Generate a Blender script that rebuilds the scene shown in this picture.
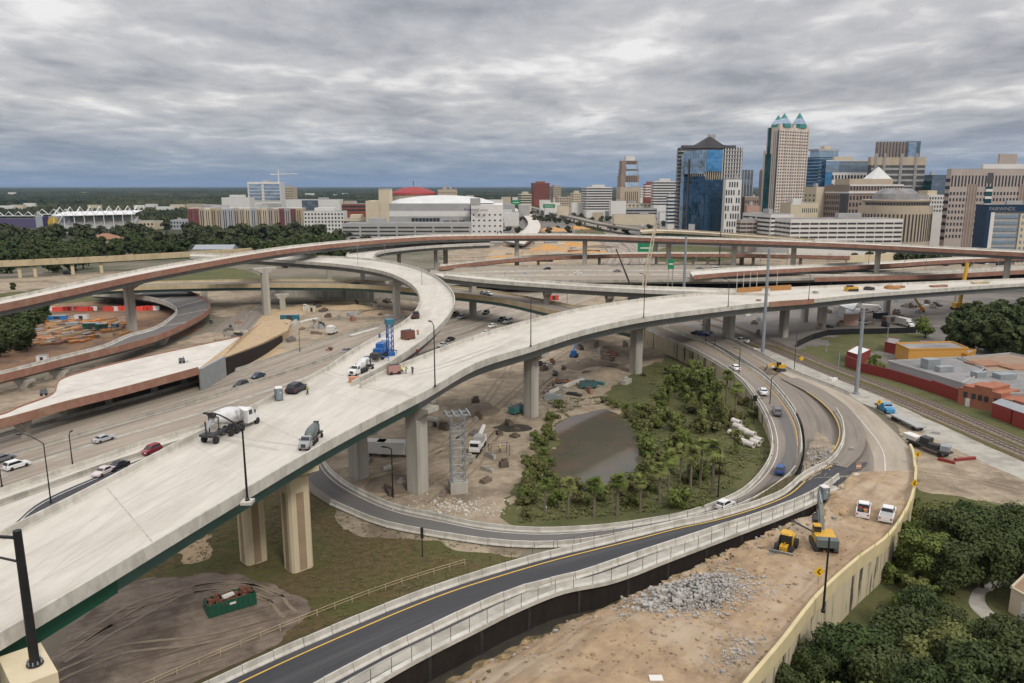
import bpy, bmesh, math, random
from mathutils import Vector, Matrix, noise
R = math.radians
rng = random.Random(7)
sc = bpy.context.scene
for o in list(bpy.data.objects): bpy.data.objects.remove(o)
COL = sc.collection

# ------------------------------------------------------------ camera, sky, sun, exposure
CAM_H = 55.0
LENS = 27.2
F = 1024 * LENS / 36.0
TH = math.atan((341.5 - 186.0) / F)            # pitch below the horizon
cam_d = bpy.data.cameras.new('camera'); cam_d.lens = LENS; cam_d.sensor_width = 36.0
cam_d.clip_start = 1.0; cam_d.clip_end = 60000.0
cam = bpy.data.objects.new('camera', cam_d); COL.objects.link(cam)
cam.location = (0, 0, CAM_H); cam.rotation_euler = (math.pi/2 - TH, 0, 0)
sc.camera = cam

SUN_ELEV, SUN_AZ = R(46), R(150)               # azimuth clockwise from +Y: light from behind, right
world = bpy.data.worlds.new('World'); sc.world = world; world.use_nodes = True
nt = world.node_tree; N = nt.nodes; Lk = nt.links
N.clear()
def nd(t, **k):
    n = N.new(t)
    for a, b in k.items(): setattr(n, a, b)
    return n
def mth(op, a, b=None, clamp=False):
    n = nd('ShaderNodeMath', operation=op); n.use_clamp = clamp
    for i, v in enumerate((a, b)):
        if v is None: continue
        if isinstance(v, (int, float)): n.inputs[i].default_value = v
        else: Lk.new(v, n.inputs[i])
    return n.outputs[0]
def ramp(fac, stops):
    n = nd('ShaderNodeValToRGB'); e = n.color_ramp.elements
    while len(e) < len(stops): e.new(0.5)
    for el, (p, c) in zip(e, stops): el.position = p; el.color = (*c, 1)
    Lk.new(fac, n.inputs[0]); return n.outputs[0]
def mix(fac, a, b, mode='MIX'):
    n = nd('ShaderNodeMix', data_type='RGBA', blend_type=mode)
    if isinstance(fac, (int, float)): n.inputs[0].default_value = fac
    else: Lk.new(fac, n.inputs[0])
    for i, v in ((6, a), (7, b)):
        if isinstance(v, tuple): n.inputs[i].default_value = (*v, 1)
        else: Lk.new(v, n.inputs[i])
    return n.outputs[2]
sky = nd('ShaderNodeTexSky', sky_type='NISHITA'); sky.sun_disc = False
sky.sun_elevation = SUN_ELEV; sky.sun_rotation = SUN_AZ; sky.air_density = 1.3; sky.dust_density = 1.0
tc = nd('ShaderNodeTexCoord'); sp = nd('ShaderNodeSeparateXYZ'); Lk.new(tc.outputs['Generated'], sp.inputs[0])
zc = mth('MAXIMUM', sp.outputs[2], 0.0)
zd = mth('ADD', zc, 0.095)
u = mth('DIVIDE', sp.outputs[0], zd); v = mth('DIVIDE', sp.outputs[1], zd)
cb = nd('ShaderNodeCombineXYZ'); Lk.new(u, cb.inputs[0]); Lk.new(v, cb.inputs[1])
def cnoise(scale, sx, det, rough, off, dist=0.0):
    m = nd('ShaderNodeMapping'); Lk.new(cb.outputs[0], m.inputs[0])
    m.inputs['Scale'].default_value = (scale*sx, scale, 1); m.inputs['Location'].default_value = off
    n = nd('ShaderNodeTexNoise'); n.inputs['Scale'].default_value = 1.0; n.inputs['Detail'].default_value = det
    n.inputs['Roughness'].default_value = rough; n.inputs['Distortion'].default_value = dist
    Lk.new(m.outputs[0], n.inputs['Vector']); return n.outputs[0]
nA = cnoise(0.9, 1.1, 7, 0.50, (5.1, 1.7, 0), 0.35)
nB = cnoise(2.8, 1.4, 7, 0.54, (9.3, 4.2, 2), 0.3)
nS = mth('ADD', mth('MULTIPLY', nA, 0.68), mth('MULTIPLY', nB, 0.32))
cl = ramp(nS, [(0.36, (2.95, 3.0, 3.35)), (0.455, (4.25, 4.25, 4.5)), (0.535, (5.4, 5.3, 5.4)), (0.63, (8.2, 8.0, 7.9))])
# far rows of cloud seen through more air: bluish
hz = ramp(zc, [(0.0, (1, 1, 1)), (0.10, (0.0, 0.0, 0.0))])
hz.node.color_ramp.interpolation = 'EASE'
hzf = nd('ShaderNodeRGBToBW'); Lk.new(hz, hzf.inputs[0])
cl2 = mix(mth('MULTIPLY', hzf.outputs[0], 0.80), cl, (1.25, 2.15, 3.5))
zb = nd('ShaderNodeMapRange'); zb.interpolation_type = 'SMOOTHSTEP'
Lk.new(zc, zb.inputs[0]); zb.inputs[1].default_value = 0.27; zb.inputs[2].default_value = 0.85
zb.inputs[3].default_value = 1.0; zb.inputs[4].default_value = 2.7
vm = nd('ShaderNodeVectorMath', operation='SCALE'); Lk.new(cl2, vm.inputs[0]); Lk.new(zb.outputs[0], vm.inputs['Scale'])
allc = mix(0.93, sky.outputs[0], vm.outputs[0])
bg = nd('ShaderNodeBackground'); bg.inputs[1].default_value = 0.10; Lk.new(allc, bg.inputs[0])
wo = nd('ShaderNodeOutputWorld'); Lk.new(bg.outputs[0], wo.inputs[0])

sun_d = bpy.data.lights.new('sun', 'SUN'); sun_d.energy = 1.5; sun_d.angle = R(10); sun_d.color = (1.0, 0.95, 0.88)
sun = bpy.data.objects.new('sun', sun_d); COL.objects.link(sun)
sdir = Vector((math.sin(SUN_AZ)*math.cos(SUN_ELEV), math.cos(SUN_AZ)*math.cos(SUN_ELEV), math.sin(SUN_ELEV)))
sun.rotation_euler = sdir.to_track_quat('Z', 'Y').to_euler()
sun.location = (0, -50, 200)
sc.view_settings.view_transform = 'Standard'; sc.view_settings.look = 'None'
sc.view_settings.exposure = 0.12; sc.view_settings.gamma = 1.0
sc.cycles.use_denoising = True
sc.cycles.max_bounces = 5; sc.cycles.diffuse_bounces = 2; sc.cycles.glossy_bounces = 2
sc.cycles.transparent_max_bounces = 4; sc.cycles.caustics_reflective = False; sc.cycles.caustics_refractive = False

# ------------------------------------------------------------ point helpers
cT, sT = math.cos(TH), math.sin(TH)
def ray(px, py):
    x = (px-512)/F; y = -(py-341.5)/F
    return Vector((x, y*sT + cT, y*cT - sT))
def P(px, py, z=0.0):
    d = ray(px, py); t = (z-CAM_H)/d.z
    return Vector((d.x*t, d.y*t, z))
def PY(px, py, Y):
    d = ray(px, py); t = Y/d.y
    return Vector((d.x*t, Y, CAM_H + d.z*t))
def proj(p):
    x, y, z = p[0], p[1], p[2]-CAM_H
    dep = y*cT - z*sT; up = y*sT + z*cT
    return 512 + F*x/dep, 341.5 - F*up/dep

def catmull(pts, n):
    pts = [Vector(p) for p in pts]
    if len(pts) < 3:
        return [pts[0].lerp(pts[-1], i/(n-1)) for i in range(n)]
    dense = []
    for i in range(len(pts)-1):
        p1, p2 = pts[i], pts[i+1]
        p0 = pts[i-1] if i > 0 else p1*2-p2
        p3 = pts[i+2] if i+2 < len(pts) else p2*2-p1
        t0 = 0; t1 = t0+max((p1-p0).length, 1e-3)**.5; t2 = t1+max((p2-p1).length, 1e-3)**.5; t3 = t2+max((p3-p2).length, 1e-3)**.5
        for k in range(24):
            t = t1+(t2-t1)*k/24
            a1 = p0*((t1-t)/(t1-t0))+p1*((t-t0)/(t1-t0)); a2 = p1*((t2-t)/(t2-t1))+p2*((t-t1)/(t2-t1)); a3 = p2*((t3-t)/(t3-t2))+p3*((t-t2)/(t3-t2))
            b1 = a1*((t2-t)/(t2-t0))+a2*((t-t0)/(t2-t0)); b2 = a2*((t3-t)/(t3-t1))+a3*((t-t1)/(t3-t1))
            dense.append(b1*((t2-t)/(t2-t1))+b2*((t-t1)/(t2-t1)))
    dense.append(pts[-1])
    return resample(dense, n)
def resample(pts, n):
    L = [0]
    for a, b in zip(pts, pts[1:]): L.append(L[-1]+(b-a).length)
    out = []; j = 0
    for i in range(n):
        s = L[-1]*i/(n-1)
        while j < len(L)-2 and L[j+1] < s: j += 1
        f = (s-L[j])/max(L[j+1]-L[j], 1e-6)
        out.append(pts[j].lerp(pts[j+1], min(max(f, 0), 1)))
    return out
def plen(pts): return sum((b-a).length for a, b in zip(pts, pts[1:]))
def normals(pts):
    out = []
    for i in range(len(pts)):
        d = pts[min(i+1, len(pts)-1)]-pts[max(i-1, 0)]
        n = Vector((-d.y, d.x, 0)); n.normalize(); out.append(n)
    return out
def offset(pts, d, dz=0): return [p+n*d+Vector((0, 0, dz)) for p, n in zip(pts, normals(pts))]
def pp(lst, dz=0): return [P(a[0], a[1], a[2]+dz) for a in lst]

# ------------------------------------------------------------ materials
MATS = {}
def mat(name, c1, c2=None, scale=0.3, rough=0.85, metal=0.0, detail=5, stretch=None, coord='pos', bump=0.0, c3=None, scale3=0.03, amt3=0.5, spec=0.35, bscale=None, lo=0.35, hi=0.65, streak=None, s3=(.48,.62)):
    m = bpy.data.materials.new(name); m.use_nodes = True; t = m.node_tree
    b = t.nodes['Principled BSDF']; b.inputs['Roughness'].default_value = rough; b.inputs['Metallic'].default_value = metal
    b.inputs['Specular IOR Level'].default_value = spec
    MATS[name] = m
    m.diffuse_color = (*c1, 1)
    if c2 is None:
        c2 = tuple(x*0.82 for x in c1)
    if coord == 'pos':
        g = t.nodes.new('ShaderNodeNewGeometry'); src = g.outputs['Position']
    else:
        g = t.nodes.new('ShaderNodeTexCoord'); src = g.outputs['UV' if coord == 'uv' else 'Object']
    mp = t.nodes.new('ShaderNodeMapping'); t.links.new(src, mp.inputs[0])
    if stretch: mp.inputs['Scale'].default_value = stretch
    def noi(s, d=detail):
        n = t.nodes.new('ShaderNodeTexNoise'); n.inputs['Scale'].default_value = s; n.inputs['Detail'].default_value = d
        n.inputs['Roughness'].default_value = 0.68
        t.links.new(mp.outputs[0], n.inputs['Vector']); return n.outputs[0]
    r = t.nodes.new('ShaderNodeValToRGB'); e = r.color_ramp.elements
    e[0].position = lo; e[0].color = (*c1, 1); e[1].position = hi; e[1].color = (*c2, 1)
    t.links.new(noi(scale), r.inputs[0]); out = r.outputs[0]
    if c3 is not None:
        r3 = t.nodes.new('ShaderNodeValToRGB'); q = r3.color_ramp.elements
        q[0].position = s3[0]; q[0].color = (0, 0, 0, 1); q[1].position = s3[1]; q[1].color = (amt3,)*3+(1,)
        t.links.new(noi(scale3, 6), r3.inputs[0])
        mx = t.nodes.new('ShaderNodeMix'); mx.data_type = 'RGBA'; t.links.new(r3.outputs[0], mx.inputs[0])
        t.links.new(out, mx.inputs[6]); mx.inputs[7].default_value = (*c3, 1); out = mx.outputs[2]
    if streak:
        ang, sa, sb, am, cc = streak
        m2 = t.nodes.new('ShaderNodeMapping'); m2.vector_type = 'TEXTURE'; m2.inputs['Rotation'].default_value = (0, 0, R(ang)); m2.inputs['Scale'].default_value = (1/sa, 1/sb, 1); t.links.new(src, m2.inputs[0])
        n2 = t.nodes.new('ShaderNodeTexNoise'); n2.inputs['Scale'].default_value = 1; n2.inputs['Detail'].default_value = 4; n2.inputs['Distortion'].default_value = .6; t.links.new(m2.outputs[0], n2.inputs['Vector'])
        r2 = t.nodes.new('ShaderNodeValToRGB'); q2 = r2.color_ramp.elements; q2[0].position = .52; q2[0].color = (0,0,0,1); q2[1].position = .66; q2[1].color = (am,)*3+(1,)
        t.links.new(n2.outputs[0], r2.inputs[0]); m3 = t.nodes.new('ShaderNodeMix'); m3.data_type = 'RGBA'; t.links.new(r2.outputs[0], m3.inputs[0]); t.links.new(out, m3.inputs[6]); m3.inputs[7].default_value = (*cc, 1); out = m3.outputs[2]
    t.links.new(out, b.inputs['Base Color'])
    if bump:
        bp = t.nodes.new('ShaderNodeBump'); bp.inputs['Strength'].default_value = bump; bp.inputs['Distance'].default_value = 0.3
        t.links.new(noi(bscale or scale*4), bp.inputs['Height']); t.links.new(bp.outputs[0], b.inputs['Normal'])
    return m
def paint(name, c, rough=0.35, metal=0.0, var=0.9, spec=0.5):
    if name in MATS: return MATS[name]
    return mat(name, c, tuple(x*var for x in c), 1.5, rough, metal, coord='obj', spec=spec)

# ------------------------------------------------------------ mesh builder
class MB:
    def __init__(s): s.v = []; s.f = []; s.m = []; s.uv = {}
    def add(s, vs, fs, m=0, uvs=None):
        o = len(s.v); s.v += [tuple(a) for a in vs]
        for i, f in enumerate(fs):
            if uvs: s.uv[len(s.f)] = [uvs[k] for k in f]
            s.f.append(tuple(o+k for k in f)); s.m.append(m)
        return s
    def box(s, c, d, rz=0.0, m=0, taper=1.0):
        x, y, z = d[0]/2, d[1]/2, d[2]/2; cr, sr = math.cos(rz), math.sin(rz); vs = []
        for k, (sx, sy, sz) in enumerate(((-1,-1,-1),(1,-1,-1),(1,1,-1),(-1,1,-1),(-1,-1,1),(1,-1,1),(1,1,1),(-1,1,1))):
            tt = taper if sz > 0 else 1.0
            a, b = sx*x*tt, sy*y*tt
            vs.append((c[0]+a*cr-b*sr, c[1]+a*sr+b*cr, c[2]+sz*z))
        return s.add(vs, [(0,3,2,1),(4,5,6,7),(0,1,5,4),(1,2,6,5),(2,3,7,6),(3,0,4,7)], m)
    def loft(s, secs, m=0, caps=True, closed=True):
        n = len(secs[0]); vs = [p for q in secs for p in q]; fs = []
        for i in range(len(secs)-1):
            for k in range(n if closed else n-1):
                a = i*n+k; b = i*n+(k+1) % n
                fs.append((a, b, b+n, a+n))
        if caps and closed:
            fs.append(tuple(range(n-1, -1, -1))); fs.append(tuple(range((len(secs)-1)*n, len(secs)*n)))
        return s.add(vs, fs, m)
    def prism(s, poly, z0, z1, m=0, sc1=1.0):
        cx = sum(p[0] for p in poly)/len(poly); cy = sum(p[1] for p in poly)/len(poly)
        return s.loft([[(p[0], p[1], z0) for p in poly], [(cx+(p[0]-cx)*sc1, cy+(p[1]-cy)*sc1, z1) for p in poly]], m)
    def tube(s, pts, r, n=6, m=0):
        pts = [Vector(p) for p in pts]; rs = r if isinstance(r, (list, tuple)) else [r]*len(pts); secs = []
        for i, p in enumerate(pts):
            d = (pts[min(i+1, len(pts)-1)]-pts[max(i-1, 0)]).normalized()
            a = d.orthogonal().normalized() if abs(d.z) > 0.98 else d.cross(Vector((0, 0, 1))).normalized()
            if abs(d.z) > 0.98: a = (Vector((1, 0, 0))-d*d.x).normalized()
            b = a.cross(d).normalized()
            secs.append([p+(a*math.cos(2*math.pi*k/n)+b*math.sin(2*math.pi*k/n))*rs[i] for k in range(n)])
        return s.loft(secs, m)
    def sweep(s, pts, prof, m=0, caps=True, cuv=False):
        ns = normals(pts)
        return s.loft([[p+nn*a+Vector((0, 0, b)) for a, b in prof] for p, nn in zip(pts, ns)], m, caps)
    def lathe(s, prof, n=10, c=(0, 0, 0), m=0, axis='z'):
        secs = []
        for r, h in prof:
            ring = []
            for k in range(n):
                a = 2*math.pi*k/n; x, y = r*math.cos(a), r*math.sin(a)
                if axis == 'z': ring.append((c[0]+x, c[1]+y, c[2]+h))
                elif axis == 'x': ring.append((c[0]+h, c[1]+x, c[2]+y))
                else: ring.append((c[0]+y, c[1]+h, c[2]+x))
            secs.append(ring)
        return s.loft(secs, m)
    def ribbon(s, L, Rr, m=0, dz=0.0, cols=3):
        u = 0; vs = []; uvs = []; k = cols+1
        for i, (a, b) in enumerate(zip(L, Rr)):
            if i: u += ((a+b)/2-(L[i-1]+Rr[i-1])/2).length
            w = (b-a).length
            for j in range(k):
                q = a.lerp(b, j/cols); vs.append((q.x, q.y, q.z+dz)); uvs.append((u, w*j/cols))
        fs = [(i*k+j, i*k+j+1, (i+1)*k+j+1, (i+1)*k+j) for i in range(len(L)-1) for j in range(cols)]
        return s.add(vs, fs, m, uvs)
    def poly(s, pts, z=None, m=0):
        vs = [(p[0], p[1], p[2] if z is None else z) for p in pts]
        return s.add(vs, [tuple(range(len(vs)))], m)
    def build(s, name, mats, parent=None, world=False, smooth=False, fix=True):
        me = bpy.data.meshes.new(name); me.from_pydata(s.v, [], s.f)
        if not isinstance(mats, (list, tuple)): mats = [mats]
        for q in mats: me.materials.append(q if not isinstance(q, str) else MATS[q])
        if len(mats) > 1: me.polygons.foreach_set('material_index', s.m)
        if s.uv:
            ul = me.uv_layers.new(name='UVMap')
            for i, p in enumerate(me.polygons):
                if i in s.uv:
                    for k, li in enumerate(p.loop_indices): ul.data[li].uv = s.uv[i][k]
        if fix and not s.uv:
            bm = bmesh.new(); bm.from_mesh(me); bmesh.ops.recalc_face_normals(bm, faces=bm.faces); bm.to_mesh(me); bm.free()
        elif s.uv:
            bm = bmesh.new(); bm.from_mesh(me); bm.normal_update()
            fl = [f for f in bm.faces if f.normal.z < -0.5]
            if fl and len(fl) > len(bm.faces)*0.5: bmesh.ops.reverse_faces(bm, faces=bm.faces)
            bm.to_mesh(me); bm.free()
        if smooth: me.polygons.foreach_set('use_smooth', [True]*len(me.polygons))
        me.update()
        return place(name, me, parent, world)
def place(name, me, parent=None, world=False):
    o = bpy.data.objects.new(name, me); COL.objects.link(o)
    if parent is not None:
        o.parent = parent
        if world:
            r = parent
            M = Matrix.Identity(4); ch = []
            while r is not None: ch.append(r); r = r.parent
            for r in reversed(ch): M = M @ r.matrix_parent_inverse @ r.matrix_basis
            o.matrix_parent_inverse = M.inverted()
    return o
def tag(o, label=None, cat=None, group=None, kind=None):
    if label: o['label'] = label
    if cat: o['category'] = cat
    if group: o['group'] = group
    if kind: o['kind'] = kind
    return o
def thing(name, label, cat, loc=(0, 0, 0), rz=0.0, group=None):
    o = bpy.data.objects.new(name, None); COL.objects.link(o); o.empty_display_size = 0.5
    o.location = loc; o.rotation_euler = (0, 0, rz)
    return tag(o, label, cat, group)
KIDS = {}
def copy_tree(o, parent=None):
    c = o.copy(); COL.objects.link(c)
    if parent is not None: c.parent = parent
    for ch in list(o.children): copy_tree(ch, c)
    return c
def circ(cx, cy, r, n=12, ph=0): return [(cx+r*math.cos(2*math.pi*k/n+ph), cy+r*math.sin(2*math.pi*k/n+ph)) for k in range(n)]
def rect(cx, cy, w, d, rz=0, ch=0.0):
    pts = []
    if ch <= 0: base = [(-w/2,-d/2),(w/2,-d/2),(w/2,d/2),(-w/2,d/2)]
    else:
        base = [(-w/2+ch,-d/2),(w/2-ch,-d/2),(w/2,-d/2+ch),(w/2,d/2-ch),(w/2-ch,d/2),(-w/2+ch,d/2),(-w/2,d/2-ch),(-w/2,-d/2+ch)]
    c, s = math.cos(rz), math.sin(rz)
    return [(cx+a*c-b*s, cy+a*s+b*c) for a, b in base]

# palette
mat('concrete_new', (.60,.565,.50), (.51,.475,.415), 0.3, .9, coord='pos', c3=(.38,.35,.31), scale3=.05, amt3=.45, bump=.03)
mat('concrete_deck', (.57,.53,.46), (.48,.445,.385), 0.6, .9, coord='uv', stretch=(.22,.75,1), c3=(.37,.335,.28), scale3=.10, amt3=.6, detail=8)
mat('concrete_pier', (.45,.42,.365), (.37,.345,.295), .5, .9, stretch=(1.6,1.6,.10), c3=(.24,.22,.185), scale3=.3, amt3=.5)
mat('pier_tan', (.60,.51,.345), (.54,.46,.31), .5, .9, stretch=(1,1,.15), c3=(.45,.37,.24), scale3=.3, amt3=.3)
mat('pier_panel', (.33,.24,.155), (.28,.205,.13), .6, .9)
mat('tan_barrier', (.50,.40,.25), (.43,.35,.22), .2, .9, stretch=(1,1,.2), c3=(.33,.27,.17), scale3=.2, amt3=.5)
mat('concrete_old', (.40,.375,.32), (.31,.29,.245), .3, .9, stretch=(1,1,.3), c3=(.20,.185,.155), scale3=.15, amt3=.5)
mat('barrier_white', (.56,.535,.475), (.45,.42,.36), .5, .9, stretch=(1,1,.5), c3=(.30,.28,.23), scale3=.35, amt3=.55)
mat('girder_grey', (.20,.205,.195), (.165,.17,.16), .2, .7)
mat('girder_teal', (.07,.135,.115), (.055,.11,.095), .2, .5)
mat('girder_green', (.012,.085,.05), (.010,.070,.042), .3, .45)
mat('formwork', (.31,.155,.11), (.23,.12,.085), .35, .9, c3=(.33,.22,.15), scale3=.25, amt3=.6)
mat('asphalt_new', (.045,.045,.050), (.058,.057,.060), .3, .88, coord='uv', stretch=(.06,.9,1), c3=(.085,.082,.08), scale3=.3, amt3=.5)
mat('asphalt', (.12,.112,.105), (.16,.148,.135), .5, .92, coord='uv', stretch=(.05,.8,1), c3=(.085,.08,.078), scale3=.5, amt3=.6)
mat('asphalt_brown', (.185,.158,.130), (.25,.215,.175), .5, .92, coord='uv', stretch=(.04,.7,1), c3=(.125,.108,.095), scale3=.55, amt3=.6)
mat('freeway', (.27,.225,.175), (.345,.295,.235), .5, .92, coord='uv', stretch=(.03,.55,1), c3=(.145,.122,.102), scale3=.6, amt3=.75)
mat('dirt', (.40,.285,.17), (.26,.18,.11), .4, .97, bump=.5, c3=(.42,.335,.24), scale3=.09, amt3=.8, detail=9, streak=(49, .06, .7, .55, (.22,.155,.10)))
mat('dirt_pale', (.385,.315,.222), (.250,.198,.138), .35, .97, bump=.4, c3=(.15,.115,.078), scale3=.07, amt3=.9, detail=9, streak=(38, .05, .8, .55, (.22,.165,.118)))
mat('dirt_dark', (.155,.118,.085), (.24,.19,.14), .14, .97, bump=.25, c3=(.085,.065,.048), scale3=.07, amt3=.8, detail=8)
mat('mud_lot', (.17,.13,.098), (.245,.193,.148), .5, .97, bump=.4, c3=(.085,.062,.046), scale3=.12, amt3=.85, detail=9, streak=(30, .07, 1.5, .8, (.10,.075,.056)))
mat('sand', (.46,.34,.20), (.36,.26,.155), .5, .97, bump=.2, c3=(.36,.27,.18), scale3=.08)
mat('grass_dry', (.140,.098,.042), (.062,.052,.020), .9, .97, bump=.6, c3=(.075,.085,.022), scale3=.06, amt3=.8, detail=9)
mat('grass_green', (.080,.090,.028), (.118,.106,.042), 1.0, .97, bump=.6, c3=(.050,.062,.020), scale3=.07, amt3=.75, detail=9)
mat('yard_dirt', (.30,.165,.085), (.20,.125,.08), .5, .97, bump=.4, c3=(.12,.09,.07), scale3=.12, amt3=.8, detail=9)
mat('cleared_dirt', (.42,.28,.13), (.36,.30,.23), .05, .97, bump=.4, c3=(.26,.22,.18), scale3=.03, amt3=.9, detail=9)
mat('ground', (.15,.128,.09), (.20,.172,.13), .02, .97, c3=(.05,.06,.025), scale3=.006, amt3=.9, detail=8)
mat('lot_asphalt', (.145,.13,.115), (.20,.18,.155), .08, .95, c3=(.10,.09,.08), scale3=.03, amt3=.7)
mat('white_line', (.62,.61,.57), (.45,.44,.40), .8, .8)
mat('yellow_line', (.62,.40,.08), (.52,.34,.08), .8, .8)
mat('rubble', (.42,.395,.355), (.22,.205,.185), .9, .95)
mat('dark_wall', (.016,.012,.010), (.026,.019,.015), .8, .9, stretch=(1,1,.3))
mat('wall_cream', (.56,.48,.33), (.47,.40,.27), .5, .95, stretch=(1,1,.10), c3=(.045,.04,.03), scale3=.55, amt3=.95, s3=(.53,.60))
mat('wall_cream_top', (.58,.48,.27), (.50,.41,.24), .5, .95)
mat('black_metal', (.012,.012,.013), (.017,.017,.018), 1, .45, coord='obj')
mat('galv', (.33,.35,.36), (.27,.29,.30), .5, .5, .3)
mat('pole_grey', (.26,.28,.295), (.22,.24,.25), .3, .55)
mat('dark_metal', (.05,.05,.05), (.035,.035,.035), 1, .5, coord='obj')
mat('tyre', (.018,.018,.018), (.03,.03,.03), 2, .9, coord='obj')
mat('rim', (.42,.42,.43), (.32,.32,.33), 2, .35, .5, coord='obj')
mat('car_glass', (.014,.017,.020), (.020,.024,.028), 1, .08, coord='obj', spec=.6)
mat('headlamp', (.7,.7,.68), (.6,.6,.6), 1, .15, coord='obj')
mat('taillamp', (.35,.015,.01), (.28,.01,.01), 1, .2, coord='obj')
mat('wood_dark', (.13,.10,.075), (.09,.07,.05), 1.2, .9, coord='obj')
mat('rail_steel', (.20,.15,.12), (.26,.20,.16), .5, .5, .3)
mat('ballast', (.22,.175,.14), (.15,.118,.095), .9, .97, bump=.2)
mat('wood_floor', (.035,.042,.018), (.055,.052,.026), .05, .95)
mat('vine', (.035,.055,.014), (.055,.070,.020), 1.0, .95)
def pond_mat():
    m = mat('pond_water', (.098,.090,.066), (.074,.070,.050), .05, .07, c3=(.135,.085,.062), scale3=.045, amt3=.9, spec=.5)
    return m
pond_mat()
# ------------------------------------------------------------ ground and flat zones
def struct(name, mb, mats, **k):
    o = mb.build(name, mats, **k); o['kind'] = 'structure'; return o
def stuff(name, mb, mats, **k):
    o = mb.build(name, mats, **k); o['kind'] = 'stuff'; return o
g = MB(); g.poly([(-42000,-600,0),(42000,-600,0),(42000,58000,0),(-42000,58000,0)]); struct('ground', g, 'ground')
ZC = [0]
def zone(name, px, z, m, n=None, jit=1.0):
    ZC[0] += 1; z = z+(ZC[0]*.002 if z < 1 else 0)
    pts = pp([(a, b, z) for a, b in px])
    pts2 = catmull(pts+[pts[0]], n or len(pts)*14)[:-1]; out = []
    for p in pts2:
        k = jit*min(p.y/110, 3.0); out.append(Vector((p.x+k*(noise.noise(p*.22+Vector((0,0,ZC[0])))*1.7+noise.noise(p*.9)*.6), p.y+k*(noise.noise(p*.22+Vector((7,3,ZC[0])))*1.7+noise.noise(p*.9+Vector((5,5,5)))*.6), p.z)))
    struct(name, MB().poly(out), m)
zone('dirt_ground', [(250,560),(300,470),(345,440),(400,405),(470,362),(520,335),(600,306),(655,312),(668,340),(650,400),(600,420),(565,440),(545,500),(520,560),(430,560),(340,540)], .01, 'dirt_pale')
zone('grass_ground', [(95,600),(150,545),(250,490),(320,480),(345,530),(420,540),(500,556),(560,560),(640,560),(520,600),(300,683),(200,720),(90,690)], .02, 'grass_dry')
zone('mud_ground', [(25,700),(60,640),(135,582),(240,576),(290,590),(304,618),(262,650),(215,690),(150,730),(20,760)], .03, 'mud_lot')
zone('sand_patch', [(178,550),(206,533),(214,548),(204,560),(186,562)], .04, 'sand')
zone('meadow', [(632,372),(690,352),(752,380),(790,430),(790,470),(720,512),(625,532),(530,536),(505,520),(520,480),(540,452),(552,425),(590,402)], .03, 'grass_green')
zone('bank_ground', [(548,425),(570,408),(598,398),(618,402),(620,412),(590,418),(566,428),(556,445),(544,470),(536,500),(515,505),(525,470),(540,445)], .045, 'dirt_pale')
zone('meadow', [(508,524),(514,500),(526,468),(541,444),(556,424),(570,412),(563,430),(554,448),(546,466),(546,480),(560,492),(548,510),(530,524)], .05, 'grass_green')
zone('pond', [(605,409),(586,412),(566,419),(556,430),(561,440),(552,452),(545,462),(543,474),(560,486),(600,488),(628,479),(640,467),(643,453),(637,437),(628,425),(617,414)], .06, 'pond_water', jit=.5)
zone('yard_ground', [(-60,330),(0,318),(60,304),(140,300),(200,330),(120,352),(60,366),(0,384),(-60,392)], .02, 'yard_dirt')
zone('work_ground', [(200,345),(262,312),(330,302),(400,306),(420,318),(345,336),(290,356),(262,372),(225,392),(195,385)], .01, 'sand')
zone('work_ground', [(300,312),(400,300),(436,312),(380,326),(330,340),(285,352)], .02, 'dirt_pale')
zone('verge', [(-60,300),(0,292),(100,274),(230,268),(250,290),(130,300),(60,306),(0,330),(-60,345)], .01, 'grass_green')
zone('lot_ground', [(640,312),(760,296),(1200,280),(1300,330),(1300,420),(1024,400),(900,380),(780,345),(700,330)], .01, 'lot_asphalt')
zone('rail_verge', [(736,338),(800,352),(900,386),(1024,432),(1110,465),(1110,512),(1024,476),(900,414),(800,382),(742,362)], .02, 'grass_dry')
zone('lawn', [(905,370),(960,392),(1040,425),(1120,452),(1120,478),(1040,446),(920,400),(850,372),(800,350),(830,345)], .03, 'grass_green')
zone('lawn', [(824,340),(870,332),(925,335),(890,350),(850,352)], .03, 'grass_green')
zone('sand_lot', [(880,396),(960,440),(1024,470),(1120,500),(1200,560),(1024,506),(960,498),(925,490),(900,440)], .035, 'dirt_pale')
zone('service_road', [(742,350),(760,348),(800,364),(870,392),(930,420),(1024,462),(1120,503),(1120,520),(1010,474),(915,430),(860,402),(800,380),(760,366)], .06, 'concrete_old', jit=.15)
zone('side_lawn', [(860,560),(915,488),(1024,512),(1200,560),(1200,900),(700,900),(740,720)], .03, 'grass_green')
zone('footpath', [(973,590),(985,583),(1010,580),(1000,587),(986,593),(988,606),(1004,618),(1024,624),(1040,640),(1000,630),(978,614),(969,602)], .06, 'concrete_old', jit=.1)
zone('interchange_ground', [(480,300),(440,266),(470,248),(560,246),(620,246),(760,252),(1024,262),(1200,268),(1200,285),(1024,283),(760,293),(640,306)], .005, 'dirt_pale')
zone('cleared_ground', [(484,262),(500,246),(535,238),(590,240),(600,250),(560,262),(520,266)], .02, 'cleared_dirt')
zone('work_ground', [(-60,284),(0,279),(60,275),(110,271),(140,273),(100,281),(40,289),(-60,298)], .02, 'dirt_pale')
zone('work_ground', [(-60,400),(0,391),(60,374),(150,352),(205,334),(240,330),(205,350),(120,365),(60,398),(0,428),(-60,445)], .02, 'dirt_pale')
zone('work_ground', [(120,296),(180,284),(260,288),(262,300),(225,318),(210,312),(205,296),(160,290)], .02, 'dirt_pale')
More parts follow.
